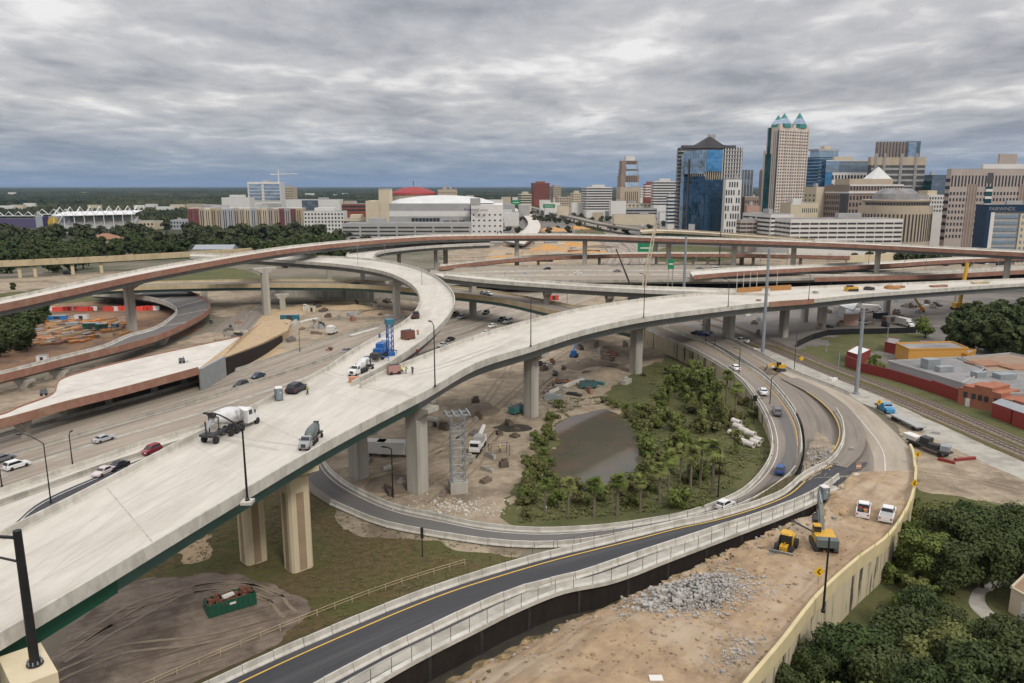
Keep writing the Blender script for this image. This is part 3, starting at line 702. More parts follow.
add_piers(cbr, cL, cQ, [443, 516, 584, 668, 731, 798, 876, 1005], 2.9, w=4.6, d=3.0, capw=9)
C2f = [(640,229.5,20),(660,228.6,20),(700,230.5,20),(760,234.8,20.5),(815,239,21.2)]
C2n = [(642,231.6,20),(660,230.8,20),(700,232.6,20),(760,236.8,20.5),(815,241,21.2)]
c2, c2L, c2Q = bridge('ramp_bridge', 'tan topped ramp with dark girder joining the high flyover below the blue glass tower', C2f, C2n, 40, gird=2.4, par='tan_barrier', gm='girder_teal', fdown=.3)
add_piers(c2, c2L, c2Q, [659, 742], 2.8, w=4, d=3, capw=8)

D_far = [(60,286,10),(147,281.5,10),(240,279.3,10),(300,279,10),(350,279.5,10),(392,281.2,10),(453,286,10),(488,289.5,10),(532,297,10),(580,306,10),(640,318,10)]
D_near = [(60,289,10),(147,285.5,10),(240,283.6,10),(300,283.4,10),(350,284,10),(392,286.4,10),(453,292.6,10),(500,298,10),(547,308,10),(580,315.5,10),(640,330,10)]
db, dL, dQ = bridge('girder_bridge', 'older tan bridge on dark green girders carrying a black and a silver car', D_far, D_near, 80, gird=1.9, par='tan_barrier', deck='asphalt_brown', gm='girder_teal', inset=.5, fdown=.5)
pier_px(db, 283, 310, 7.3, .1, w=2.4, d=2.2, capw=6, m='concrete_pier')
for px, py in ((326,300),(345,301),(372,301),(205,300),(558,322),(430,308)): pier_px(db, px, py, 7.3, .1, w=2.6, d=2.2, capw=6)
pts = [P(272,299,0), P(300,298.5,0), P(345,299,0), P(420,301,0)]
b = MB(); b.sweep([p+Vector((0,6,0)) for p in pts], [(-.5,0),(-.5,7),(.5,7),(.5,0)]); tag(b.build('abutment_wall', 'concrete_pier'), 'weathered concrete abutment wall in the shade under the older tan bridge', 'wall')
J_far = [(-70,262.5,9),(0,260.5,9),(73,257.4,9),(150,253.6,9),(228,249.2,9),(262,247,9)]
J_near = [(-70,263.5,9),(0,261.5,9),(73,258.3,9),(150,254.5,9),(228,250,9),(262,248,9)]
jb, jL, jQ = bridge('girder_bridge', 'tan walled highway bridge in front of the dark tree belt', J_far, J_near, 50, gird=1.9, parh=1.5, par='tan_barrier', deck='asphalt_brown', gm='girder_green', inset=.3, fdown=1.3)
add_piers(jb, jL, jQ, [15, 33, 68, 100], 2.6, w=3.6, d=2, capw=4, m='pier_tan')
F1_far = [(440,264.5,8),(480,260,8),(521,256,8),(576,253.5,8),(632,252,8),(690,252,8),(740,252,8),(790,253,8),(850,254.5,8)]
F1_near = [(440,266.5,8),(480,261.8,8),(521,257.8,8),(576,255.2,8),(632,253.7,8),(690,253.6,8),(740,253.8,8),(790,254.6,8),(850,256,8)]
f1, f1L, f1Q = bridge('low_bridge', 'low bridge with rust red rim crossing the sunken freeway behind the flyovers', F1_far, F1_near, 60, gird=1.5, fasc='formwork', fdown=.9, deck='concrete_new')
add_piers(f1, f1L, f1Q, [536, 600, 660, 690, 705, 755, 800], 2.4, w=4, d=2, capw=6)
F2_far = [(690,270.5,9),(740,266.8,9),(803,264.6,9),(880,261.2,9),(947,257.5,9),(1024,254.5,9),(1090,251.5,9)]
F2_near = [(694,275.2,9),(740,271.4,9),(803,268,9),(880,264.2,9),(947,260,9),(1024,256.8,9),(1090,254,9)]
f2, f2L, f2Q = bridge('low_bridge', 'unfinished viaduct with long rust red side ending in mid air behind the new flyover', F2_far, F2_near, 60, gird=1.8, fasc='formwork', fdown=.8, deck='concrete_new')
add_piers(f2, f2L, f2Q, [842, 1000], 2.6, w=4, d=2.6, capw=9)
G_far = [(430,270,6),(480,266.5,6),(560,265,6),(640,265,6),(700,265,6),(764,266,6),(850,270,5.2),(930,269,5),(1024,264,5),(1090,261,5)]
G_near = [(430,284,6),(480,281,6),(560,280,6),(640,279.5,6),(700,279,6),(764,278.5,6),(850,276.5,5.2),(930,274.6,5),(1024,270,5),(1090,267,5)]
gb, gL, gQ = bridge('highway_bridge', 'broad old highway bridge with light traffic between the ramps and the low red bridge', G_far, G_near, 60, gird=1.3, par='concrete_old', deck='freeway', fasc='concrete_old')
for t_ in (.33, .62):
    MB().sweep(between(gL, gQ, t_), JB).build('median_barrier', 'barrier_white', gb, True)
i0 = at_px(gL, gQ, 812, 1.0)
MB().sweep(gQ[i0:], [(-.45,-1.4),(-.45,1.0),(-.2,1.0),(-.2,-1.4)]).build('formwork_panel', 'formwork', gb, True)
add_piers(gb, gL, gQ, [500, 560, 640, 700, 760, 830, 900], 1.9, w=5, d=2, capw=10)
# tan abutment where the low bridge lands
b = MB(); q = [P(846,264.5,2), P(880,263,2), P(912,258,2)]
b.sweep([Vector((p.x, p.y, 0)) for p in q], [(-.6,0),(-.6,8.2),(.6,8.2),(.6,0)]); tag(b.build('abutment_wall', 'pier_tan'), 'tan abutment wall at the end of the low bridge beside a green slope', 'wall')
b = MB(); a_, c_, d_ = P(890,258,1), P(948,259,1), P(930,252,1)
b.add([(a_.x,a_.y,.1),(c_.x,c_.y,.1),(c_.x-6,c_.y+50,8),(a_.x+8,a_.y+50,8)], [(0,1,2,3)]); struct('grass_slope', b, 'grass_green')

# curving unfinished ramp and white slab bridge on the left
U_o = [(-70,390,5),(0,374.5,5),(73,356.5,5),(130,342.6,5),(159,334,5),(188.6,321,5),(206,311,5),(210,304,5),(203,297,5),(185.6,290,5),(163.7,286,5),(135,285,5),(100,286,5)]
U_i = [(-70,384,5),(0,371,5),(58,356,5),(102,345,5),(130,333.4,5),(152,327.6,5),(170,317,5),(176.5,309.5,5),(171.5,303.7,5),(156,298,5),(139,295,5),(115,293,5),(92,292,5)]
ub, uL, uQ = bridge('ramp_bridge', 'tightly curved unfinished ramp with dark deck and rust red rims beside the storage yard', U_i, U_o, 80, gird=1.6, fasc='formwork', fdown=.6, deck='asphalt')
for i in range(34, 74, 9): line('deck_joint', [uL[i].lerp(uQ[i], k_/6) for k_ in range(7)], .5, 'barrier_white', .03)
add_piers(ub, uL, uQ, [196, 160, 110, 60, 20], 2.4, w=2.2, d=2, capw=5)
N_f = [(-70,423,6),(0,412.5,6),(18,405,6),(50,393,6),(61,377,6),(90,368,6),(127,359,6),(180,347.5,6),(240,335,6)]
N_n = [(-70,436,6),(0,419,6),(30,411,6),(60,402.5,6),(90,395,6),(115,389,6),(140,382.5,6),(170,374.5,6),(198,367,6)]
nb, nL, nQ = bridge('slab_bridge', 'new white concrete slab bridge with rust red formwork edge left of the freeway', N_f, N_n, 50, gird=1.6, inset=2.0, fasc='formwork', fdown=1.0, deck='concrete_new', parts=(0, 1), parh=.6)
MB().sweep(nL, [(.1,-.9),(.1,.35),(-.25,.35),(-.25,-.9)]).build('edge_form', 'formwork', nb, True)
line('deck_joint', between(nL, nQ, .62)[18:], .3, 'concrete_old', .02)
for px in (25, 60, 105, 150, 185): add_piers(nb, nL, nQ, [px], 2.2, frac=.6, w=2.4, d=1.6, capw=5)
# tan fill behind the slab's end, with its abutment
e0, e1 = nL[-1], nQ[-1]
fp = [e0, e1, P(222,358,5.6), P(262,343,4.0), P(288,330,2.0), P(292,318,.2), P(262,322,3.5)]
b = MB(); b.poly([Vector((p.x,p.y,p.z-.05)) for p in fp]); 
lo = [Vector((p.x,p.y,0)) for p in fp]
for i in range(len(fp)-1):
    a, c = fp[i], fp[i+1]; b.add([(a.x,a.y,a.z-.05),(c.x,c.y,c.z-.05),(c.x,c.y,0),(a.x,a.y,0)], [(0,1,2,3)])
struct('earth_fill', b, 'sand')
b = MB(); w0 = [P(192,384,0), P(205,381,0), P(213,377.5,0)]
w0 = [Vector((p.x,p.y,0)) for p in resample([e1, P(222,358,5.6)], 3)]; b.sweep(offset(w0,-.6), [(-.4,0),(-.4,6.1),(.4,6.1),(.4,0)]); tag(b.build('abutment_wall', 'galv'), 'grey panelled abutment wall at the end of the white slab bridge', 'wall')
b = MB(); w0 = [P(213,377.5,0), P(235,369,0), P(255,360,0)]
w0 = [P(222,358,5.6), P(262,343,4.0), P(280,335,2.6)]; w0 = offset([Vector((p.x,p.y,0)) for p in catmull(w0, 12)], -.7); hs_ = [5.4-2.9*k/11 for k in range(12)]
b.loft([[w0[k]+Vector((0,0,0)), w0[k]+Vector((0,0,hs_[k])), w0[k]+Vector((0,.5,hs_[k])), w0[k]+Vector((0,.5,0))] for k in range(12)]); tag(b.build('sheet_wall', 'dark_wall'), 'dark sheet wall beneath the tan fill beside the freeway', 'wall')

# freeway barriers
barrier('concrete_barrier', 'grey median barrier between the freeway lanes, far from the new flyover', between(fwL, fwR, .46)[:44], 'concrete_old')
barrier('concrete_barrier', 'pale roadside barrier between the freeway and the dark frontage lanes', [P(a, b_, 0) for a, b_ in ((-60,514),(0,495),(94,464),(141,447),(198,431),(262,408))], 'barrier_white', [(x*1.3, y*1.5) for x, y in JB])
barrier('concrete_barrier', 'lower stained barrier along the edge of the dark frontage lanes', [P(a, b_, 0) for a, b_ in ((-60,527),(0,506),(45,490),(100,470),(141,457),(200,438))], 'concrete_old', [(x*1.3, y*1.3) for x, y in JB])
barrier('concrete_barrier', 'far edge barrier of the freeway below the white slab bridge', offset(fwL[:70], .4), 'concrete_old')
barrier('concrete_barrier', 'barrier along the near edge of the freeway behind the new flyover', offset(fwR[50:96], -.4), 'concrete_old')

V_f = [(520,203.8,8),(534,206.6,8),(556,212,8),(580,217,8),(606,222.5,8),(640,227,8)]
V_n = [(518,204.6,8),(532,207.6,8),(554,213.2,8),(578,218.6,8),(604,224.2,8),(640,229,8)]
vb_, vL, vQ = bridge('highway_bridge', 'distant grey viaduct running away beside the sunken freeway', V_f, V_n, 40, gird=1.5, par='concrete_old', deck='freeway')
add_piers(vb_, vL, vQ, [532, 541, 551, 562, 573, 585, 598, 612], 2, w=6, d=2, capw=10)

W_l = [(500,207.5,5),(516,211.5,5),(525,217,5),(528,224,5),(520,232,5),(505,240,5)]
W_r = [(512,207,5),(528,211.5,5),(537,218,5),(541,226,5),(536,235,5),(525,243,5)]
wb_, wL, wQ = bridge('ramp_bridge', 'far pale curving ramp still under construction beside the arena', W_l, W_r, 40, gird=1.5, fasc='formwork', deck='concrete_new')
# ------------------------------------------------------------ buildings
mat('stone_mauve', (.42,.355,.31), (.37,.31,.27), .1, .9)
mat('stone_tan', (.47,.39,.29), (.41,.34,.25), .1, .9)
mat('stone_pink', (.63,.54,.46), (.57,.485,.41), .1, .85)
mat('stone_brown', (.30,.225,.175), (.25,.19,.15), .1, .9)
mat('facade_white', (.66,.64,.60), (.60,.58,.54), .1, .85)
mat('facade_grey', (.38,.375,.36), (.32,.315,.30), .1, .85)
mat('facade_dark', (.10,.095,.095), (.07,.068,.07), .1, .7)
mat('facade_cream', (.58,.50,.36), (.52,.45,.33), .1, .9)
mat('brick_red', (.27,.085,.055), (.21,.065,.045), .3, .9)
mat('brick_orange', (.36,.145,.08), (.29,.11,.065), .5, .9, c3=(.20,.09,.06), scale3=.3)
mat('roof_grey', (.20,.195,.19), (.27,.262,.25), .15, .9, c3=(.12,.115,.11), scale3=.12)
mat('roof_white', (.62,.62,.60), (.54,.54,.52), .1, .8)
mat('window_dark', (.045,.050,.058), (.030,.034,.040), .2, .15, spec=.5)
mat('window_slot', (.06,.055,.05), (.045,.04,.04), .2, .8)
mat('roof_teal', (.075,.27,.24), (.06,.22,.195), .3, .4)
def glassm(name, c, c2, rough=.06, sx=.35, sz=.25, met=.55):
    m = bpy.data.materials.new(name); m.use_nodes = True; t = m.node_tree; b = t.nodes['Principled BSDF']; MATS[name] = m
    b.inputs['Roughness'].default_value = rough; b.inputs['Metallic'].default_value = met
    g_ = t.nodes.new('ShaderNodeNewGeometry'); s = t.nodes.new('ShaderNodeSeparateXYZ'); t.links.new(g_.outputs['Position'], s.inputs[0])
    ad = t.nodes.new('ShaderNodeMath'); ad.operation = 'ADD'; t.links.new(s.outputs[0], ad.inputs[0]); t.links.new(s.outputs[1], ad.inputs[1])
    c_ = t.nodes.new('ShaderNodeCombineXYZ'); t.links.new(ad.outputs[0], c_.inputs[0]); t.links.new(s.outputs[2], c_.inputs[1])
    br = t.nodes.new('ShaderNodeTexBrick'); br.offset = 0; br.inputs['Scale'].default_value = 1.0
    br.inputs['Brick Width'].default_value = 2.2; br.inputs['Row Height'].default_value = 3.9; br.inputs['Mortar Size'].default_value = .10
    br.inputs['Color1'].default_value = (*c, 1); br.inputs['Color2'].default_value = (*c2, 1); br.inputs['Mortar'].default_value = (*[x*.55 for x in c], 1)
    t.links.new(c_.outputs[0], br.inputs['Vector']); t.links.new(br.outputs[0], b.inputs['Base Color'])
    nz = t.nodes.new('ShaderNodeTexNoise'); nz.inputs['Scale'].default_value = .03; nz.inputs['Detail'].default_value = 3
    t.links.new(g_.outputs['Position'], nz.inputs['Vector'])
    bp = t.nodes.new('ShaderNodeBump'); bp.inputs['Strength'].default_value = .35; bp.inputs['Distance'].default_value = 6
    t.links.new(nz.outputs[0], bp.inputs['Height']); t.links.new(bp.outputs[0], b.inputs['Normal'])
    return m
glassm('glass_navy', (.035,.085,.15), (.055,.12,.20))
glassm('glass_blue', (.10,.30,.55), (.13,.36,.62), met=.6)
glassm('glass_pale', (.32,.42,.52), (.38,.48,.58), met=.6)
glassm('glass_green', (.022,.085,.085), (.03,.11,.11))
glassm('glass_grey', (.16,.20,.24), (.20,.25,.29))

class Bld:
    """one building: a box with its near corner at (pc, Y), its front running right at angle a and its side running left"""
    def __init__(s, name, label, cat, px0, pc, px1, ytop, Y, a=0.0, depth=30, zb=0.0, group=None, root=None):
        a = R(a); s.z = PY(pc, ytop, Y).z; s.Y = Y
        k = (CAM_H-s.z*.6)*sT; r = (pc-512)/F; X = r*(Y*cT+k); s.C = Vector((X, Y, 0))
        s.u = Vector((math.cos(a), math.sin(a), 0)); s.v = Vector((-math.sin(a), math.cos(a), 0))
        def ln(px, d):
            rr = (px-512)/F; den = d.x-rr*d.y*cT
            return (rr*(Y*cT+k)-X)/den
        s.W = ln(px1, s.u); s.D = ln(px0, s.v) if px0 < pc else depth
        if s.D < 4: s.D = depth
        s.D = min(s.D, 120)
        s.zb = zb
        s.root = root or thing(name, label, cat, s.C, 0, group)
        s.win = []; s.glass = 'window_dark'
    def pt(s, a, b, z): q = s.C+s.u*a+s.v*b; return Vector((q.x, q.y, z))
    def block(s, name, m, a0=0, a1=1, b0=0, b1=1, z0=None, z1=None, ins=0.0, parent=None):
        z0 = s.zb if z0 is None else z0; z1 = s.z if z1 is None else z1
        A0, A1, B0, B1 = a0*s.W+ins, a1*s.W-ins, b0*s.D+ins, b1*s.D-ins
        b = MB(); b.loft([[s.pt(A0,B0,z), s.pt(A1,B0,z), s.pt(A1,B1,z), s.pt(A0,B1,z)] for z in (z0, z1)])
        return b.build(name, m, parent or s.root, True)
    def face(s, f, a0=0, a1=1):
        if f == 'f': return s.C+s.u*(s.W*a0), s.u, s.W*(a1-a0), -s.v
        return s.C+s.v*(s.D*a0), s.v, s.D*(a1-a0), -s.u
    def windows(s, f, cols, rows, z0, z1, fw=.55, fh=.55, a0=0, a1=1):
        O, d, L, n = s.face(f, a0, a1); cw = L/cols; rh = (z1-z0)/rows
        for r_ in range(rows-1, -1, -1):
            for c in range(cols):
                q = O+d*(cw*(c+.5))+n*.04; s.win.append((Vector((q.x, q.y, z0+rh*(r_+.5))), math.atan2(d.y, d.x), cw*fw, rh*fh))
    def bands(s, f, rows, z0, z1, fh=.5, a0=0, a1=1, m=None, name='window_band', proud=.06):
        O, d, L, n = s.face(f, a0, a1); rh = (z1-z0)/rows
        for r_ in range(rows):
            q = O+d*(L/2)+n*(proud/2); MB().box((q.x, q.y, z0+rh*(r_+.5)), (L*.985, proud+.2, rh*fh), math.atan2(d.y, d.x)).build(name, m or s.glass, s.root, True)
    def fins(s, f, cols, z0, z1, w=.5, proud=.4, m='facade_white', a0=0, a1=1, name='pilaster'):
        O, d, L, n = s.face(f, a0, a1)
        for c in range(cols+1):
            q = O+d*(L*c/cols)+n*proud/2; MB().box((q.x, q.y, (z0+z1)/2), (w, proud+.1, z1-z0), math.atan2(d.y, d.x)).build(name, m, s.root, True)
    def roofline(s, m='roof_grey', par=None, h=1.2, units=2, z=None, a0=0, a1=1, b0=0, b1=1):
        z = s.z if z is None else z
        s.block('roof', m, a0, a1, b0, b1, z, z+.25, .4)
        for k in range(units):
            aa = rng.uniform(a0+.15, a1-.35); bb = rng.uniform(b0+.15, b1-.35)
            s.block('rooftop_unit', 'facade_grey', aa, aa+rng.uniform(.1,.22)*(a1-a0), bb, bb+.2*(b1-b0), z+.25, z+rng.uniform(2,4.5))
    def panel(s, f, m, a0, a1, z0, z1, proud=.15, name='glass_panel'):
        O, d, L, n = s.face(f, a0, a1); q = O+d*(L/2)+n*(proud/2)
        MB().box((q.x, q.y, (z0+z1)/2), (L, proud+.1, z1-z0), math.atan2(d.y, d.x)).build(name, m, s.root, True)
    def done(s, cap=100):
        if not s.win: return s
        mesh = {}
        rest = MB()
        for i, (p, rz, w, h) in enumerate(s.win):
            if i < cap:
                key = (round(w,2), round(h,2))
                if key not in mesh:
                    o = MB().box((0,0,0), (w,.16,h)).build('window', s.glass, s.root, False); mesh[key] = o.data
                else: o = place('window', mesh[key], s.root)
                o.matrix_parent_inverse = Matrix.Identity(4); o.location = p-s.root.location; o.rotation_euler = (0,0,rz)
            else: rest.box(p, (w,.16,h), rz)
        if rest.v: rest.build('windows', s.glass, s.root, True)['kind'] = 'stuff'
        return s
def zY(py, Y): return PY(512, py, Y).z

# --- downtown, right
b = Bld('courthouse', 'large mauve stone courthouse with deep grid of windows at the right edge', 'building', 943.5, 948, 1120, 169, 640, 4)
b.block('wall', 'stone_mauve'); z = b.z
b.windows('f', 52, 8, 12, z-17, .5, .5); b.windows('f', 52, 1, z-15, z-4, .45, .8)
for a0 in (.105, .40, .60): b.panel('f', 'stone_brown', a0, a0+.05, 6, z-12, .25, 'dark_bay'); b.fins('f', 3, 6, z-12, .5, .6, 'stone_mauve', a0, a0+.05)
b.panel('f', 'glass_green', .205, .245, 6, z-14, .3); b.bands('f', 8, 8, z-14, .35, .205, .245, 'facade_white', 'spandrel', .5)
b.panel('f', 'facade_dark', .21, .24, z-11, z-3, .3); b.bands('s', 9, 10, z-6, .45)
b.roofline(units=0); b.block('penthouse', 'facade_white', .18, .55, .1, .6, z, z+4); b.block('penthouse', 'stone_mauve', .27, .37, .15, .5, z+4, z+12)
b.done()
b = Bld('office_block', 'office block with a navy frame and pale banded glass in front of the mauve courthouse', 'building', 985, 985, 1060, 205, 555, 3, 12)
z = b.z; b.block('wall', 'facade_grey', ins=.3); b.glass = 'glass_pale'
navy = mat('navy_panel', (.012,.035,.075), (.010,.028,.06), .3, .4)
b.panel('f', 'navy_panel', -.01, .75, z-4.6, z+.3, .9, 'frame_band'); b.panel('f', 'navy_panel', -.01, .045, 0, z-4.6, .9, 'frame_fin'); b.panel('s', 'navy_panel', 0, 1, 0, z+.3, .5, 'frame_side')
b.panel('f', 'facade_white', .045, .10, 0, z-5, .6, 'frame_fin'); b.bands('f', 8, 0, z-6, .5, .11, .43)
b.panel('f', 'facade_cream', .44, .75, 0, z-6, .8, 'cream_bay'); b.windows('f', 5, 8, 0, z-6, .5, .5, .45, .74); b.win = [(p-b.v*.85, r_, w, h) for p, r_, w, h in b.win]
b.roofline(units=1); b.done()
def wall_text(root, txt, p, rz, size, m, name='sign_lettering', ext=.08):
    cu = bpy.data.curves.new(name, 'FONT'); cu.body = txt; cu.size = size; cu.extrude = ext; cu.align_x = 'LEFT'
    tmp = bpy.data.objects.new('tmp', cu); COL.objects.link(tmp); bpy.context.view_layer.update()
    me = bpy.data.meshes.new_from_object(tmp); bpy.data.objects.remove(tmp)
    me.materials.clear(); me.materials.append(MATS[m]); o = place(name, me, root)
    o.location = Vector(p)-root.location; o.rotation_euler = (math.pi/2, 0, rz); return o
q = b.pt(b.W*.01, 0, z-3.9)-b.v*1.15
wall_text(b.root, 'FAIRWINDS', q, R(3), 3.6, 'pole_grey')

# round courthouse
Y = 640; cx = P(910, 240, 0); xc = (910.5-512)/F*(Y*cT+6); rad = 34.5*Y/F
t = thing('round_courthouse', 'round tan drum shaped building with dark conical roof', 'building', (xc, Y+rad, 0))
z1 = zY(207, Y); z2 = zY(200, Y+4)
MB().lathe([(rad,0),(rad,z1),(rad*.92,z1),(rad*.92,z1+.1)], 48).build('wall', 'stone_tan', t)
MB().lathe([(rad*.90,z1),(rad*.90,z2-1.2),(rad*.94,z2-1.2),(rad*.94,z2),(rad*.6,z2)], 48).build('upper_ring', 'stone_tan', t)
MB().lathe([(rad*.66,z2),(rad*.60,z2+5),(rad*.40,z2+9),(rad*.36,z2+9.2),(.3,z2+9.3)], 40).build('roof', 'roof_grey', t)
n_ = 0
for k in range(30):
    a_ = math.pi+ math.pi*(k+.5)/30
    if n_ >= 100: break
    for (rr, za, zb_) in ((rad*1.003, 10, z1-6),):
        MB().box((rr*math.cos(a_), rr*math.sin(a_), (za+zb_)/2), (1.3,.2,zb_-za), a_+math.pi/2).build('window_slot', 'window_slot', t); n_ += 1
for k in range(36):
    a_ = math.pi+ math.pi*(k+.5)/36
    MB().box((rad*.902*math.cos(a_), rad*.902*math.sin(a_), z1+(z2-z1)*.4), (1.8,.2,2.2), a_+math.pi/2).build('window', 'window_dark', t)
# dark tower with white columns
b = Bld('office_tower', 'dark glass tower with four white columns and pale crown', 'building', 866, 869, 923, 157, 900, 2)
z = b.z; b.block('wall', 'facade_dark', z1=z-9); b.block('crown_band', 'stone_tan', -.01, 1.01, 0, 1, z-9, z); b.bands('f', 9, 20, z-10, .35, m='facade_grey', name='spandrel')
zz = zY(141, 900)
b.block('crown', 'stone_brown', .09, .62, .05, .7, z, zz-1); b.fins('f', 9, z, zz, .8, .5, 'glass_grey', .09, .62); b.block('crown', 'glass_grey', .64, .88, .05, .7, z, zz)
for a0 in (.085, .235, .545, .82): b.fins('f', 1, 5, z+4, 2.6, 1.2, 'facade_white', a0, a0+.001, 'column')
b.block('crown', 'glass_pale', .66, .80, .0, .04, z, zz-1); b.done()
# pyramid topped block
b = Bld('office_block', 'brown office block with white cornice and small white pyramid on its roof', 'building', 824, 848, 901, 185, 760, 18)
z = b.z; b.block('wall', 'stone_brown'); b.windows('f', 16, 6, 8, z-9, .55, .6); b.panel('f', 'facade_white', -.02, 1.06, z-8, z-6, .8, 'cornice'); b.windows('f', 18, 1, z-6, z-.5, .5, .6)
b.panel('f', 'facade_white', 0, 1, z-1, z+.6, .5, 'cornice'); b.panel('s', 'facade_white', 0, 1, z-8, z-6.5, .6, 'cornice'); b.panel('s', 'facade_dark', .0, .35, 6, z-8, .3); b.windows('s', 8, 7, 8, z-9, .5, .55, .38, 1)
b.roofline(units=0); b.block('setback', 'stone_tan', .08, .9, .2, .8, z, z+6)
pb = MB(); pp_ = [b.pt(b.W*.52,b.D*.25,z+6), b.pt(b.W*.90,b.D*.25,z+6), b.pt(b.W*.90,b.D*.62,z+6), b.pt(b.W*.52,b.D*.62,z+6)]; ap = (pp_[0]+pp_[2])/2+Vector((0,0,12))
pb.add(pp_+[ap], [(0,1,4),(1,2,4),(2,3,4),(3,0,4),(3,2,1,0)]); pb.build('pyramid_roof', 'roof_white', b.root, True); b.done()
# parking structures
def garage(label, px0, pc, px1, yt, Y, a, rows, m='facade_white', bays=9, zb=0, yb=None):
    b = Bld('parking_garage', label, 'garage', px0, pc, px1, yt, Y, a, 40); z = b.z
    b.block('wall', m); n_ = rows; z0 = z-rows*3.4; b.glass = 'window_slot'
    for f, bb in (('f', bays), ('s', max(2, bays//3))):
        b.windows(f, bb, n_, z0-1.6, z-1.6, .9, .42)
    b.roofline('roof_grey', units=1); 
    for k in range(14):
        aa = rng.uniform(.06,.9); bb = rng.uniform(.1,.8)
    b.done(); return b
garage('long white parking garage with four open decks in front of downtown', 774, 790, 902, 219.5, 590, 6, 6, bays=12)
garage('pale parking garage between the blue glass tower and the long white garage', 742, 770, 793, 214.5, 640, 12, 6, 'facade_white', 5)
garage('brownish parking garage right beside the white grid facade', 736, 740, 771, 220, 660, 2, 6, 'stone_mauve', 5)
b = Bld('office_block', 'plain cream tan block beside the tall pink tower', 'building', 803, 815, 826, 187, 790, 20); b.block('wall', 'facade_cream'); b.windows('s', 3, 8, 10, b.z-6, .3, .4); b.roofline(units=1); b.done()
b = Bld('low_building', 'low cream building with a blank white wall below the tall pink tower', 'building', 779, 790, 817, 203, 730, 14); b.block('wall', 'facade_cream'); b.block('wall', 'facade_white', .05, .35, -.01, .5, b.z-2, b.z+4); b.windows('f', 8, 3, 8, b.z-2, .4, .4, .4, 1); b.roofline(units=1); b.done()
b = Bld('low_building', 'brick red and cream low block left of the tall pink tower', 'building', 741, 744, 758, 197, 800, 4); b.block('wall', 'stone_brown'); b.windows('f', 6, 6, 8, b.z-2, .5, .5); b.roofline('roof_white', units=1); b.done()
b = Bld('low_building', 'salmon coloured low block in front of the brick red and cream one', 'building', 744, 746, 759, 206, 740, 4); b.block('wall', mat('salmon', (.45,.28,.21), (.40,.25,.19), .2)); b.roofline(units=1); b.done()
b = Bld('office_tower', 'slim grey glass tower seen behind the white grid facade', 'building', 741, 743, 752, 170, 1000, 4); b.block('wall', 'glass_grey'); b.fins('f', 3, 10, b.z, .8, .4, 'facade_grey'); b.roofline(units=0); b.done()
b = Bld('office_tower', 'blue glass tower with a stepped crown behind the white and glass block', 'building', 804, 817, 838, 157, 1000, 25); b.block('wall', 'glass_navy'); b.bands('f', 8, 60, b.z, .25, m='glass_pale'); b.block('crown', 'glass_pale', .05, .95, .1, .8, b.z, b.z+8); b.block('crown', 'facade_grey', .0, 1, .1, .9, b.z+8, b.z+10); b.block('crown', 'facade_cream', .4, .7, .3, .6, b.z+10, b.z+14); b.bands('s', 10, 50, b.z, .25, m='glass_pale'); b.done()
b = Bld('office_tower', 'pale office block with blue glass top storeys', 'building', 820, 824, 868, 160, 930, 6); z = b.z; b.block('wall', 'facade_white'); b.panel('f', 'glass_pale', 0, 1, z-14, z-1); b.windows('f', 14, 5, 20, z-15, .55, .55); b.panel('f', 'glass_blue', 0, .16, 10, z-14); b.panel('s', 'glass_navy', 0, 1, 5, z); b.roofline(units=0); b.block('penthouse', 'facade_cream', .2, .62, .2, .7, z, z+4); b.done()
b = Bld('office_block', 'small white windowed block right of the round courthouse roof', 'building', 925, 927, 946, 195, 720, 2); b.block('wall', 'facade_white'); b.windows('f', 7, 4, b.z-16, b.z-1, .5, .5); b.block('penthouse', 'facade_cream', 0, .5, .1, .6, b.z, b.z+4); b.done()
b = Bld('office_block', 'grey mirror glass block between the dark tower and the mauve courthouse', 'building', 922, 930, 947, 175, 880, 10); b.block('wall', 'glass_grey'); b.panel('s', 'glass_green', 0, 1, 5, b.z-6); b.roofline(units=1); b.done()

# tall pink tower with teal pyramids
b = Bld('skyscraper', 'tallest tower of pink stone with teal pyramid roofs and green glass corner', 'building', 755, 777, 806, 127, 868, 33)
z = b.z; sh = zY(148, 868)
b.block('wall', 'stone_pink', 0, 1, 0, .55); b.block('wall', 'stone_pink', .10, .94, .55, .80, 0, sh-2); b.block('wall', 'stone_pink', .15, .9, .80, 1, 0, zY(144, 868)-26)
b.panel('s', 'glass_green', .30, .56, 4, sh-6, .3); b.panel('s', 'glass_green', .36, .50, sh-6, z, .25)
b.panel('s', 'glass_green', .02, .05, 4, z-3, .4)
b.windows('f', 12, 30, 14, z-3, .5, .5)
for k in range(3): b.panel('s', 'window_dark', .07+.075*k, .085+.075*k, 12, z-4, .12, 'window_column')
for k in range(4): b.panel('s', 'window_dark', .66+.034*k, .675+.034*k, 12, zY(170, 868), .12, 'window_column')
b.fins('f', 4, 8, z, 1.0, .5, 'stone_pink'); b.bands('f', 1, z-20, z-17, .4, m='stone_brown', name='string_course')
def teal(b, a, c, w, z0, hh):
    q = b.pt(b.W*a, b.D*c, z0); mb = MB(); ang = math.atan2(b.u.y, b.u.x)
    mb.prism(rect(q.x, q.y, w, w, ang), z0, z0+hh*.28); o = mb.build('roof_drum', 'roof_teal', b.root, True)
    MB().prism(rect(q.x, q.y, w*1.02, w*1.02, ang), z0+hh*.28, z0+hh*.66, 0, .50).build('roof_skirt', 'glass_pale', o, True)
    MB().prism(rect(q.x, q.y, w*.51, w*.51, ang), z0+hh*.66, z0+hh*1.04, 0, .05).build('roof_pyramid', 'roof_teal', o, True)
ph = zY(114, 868)-z
for a in (.20, .5, .80)[0:]: pass
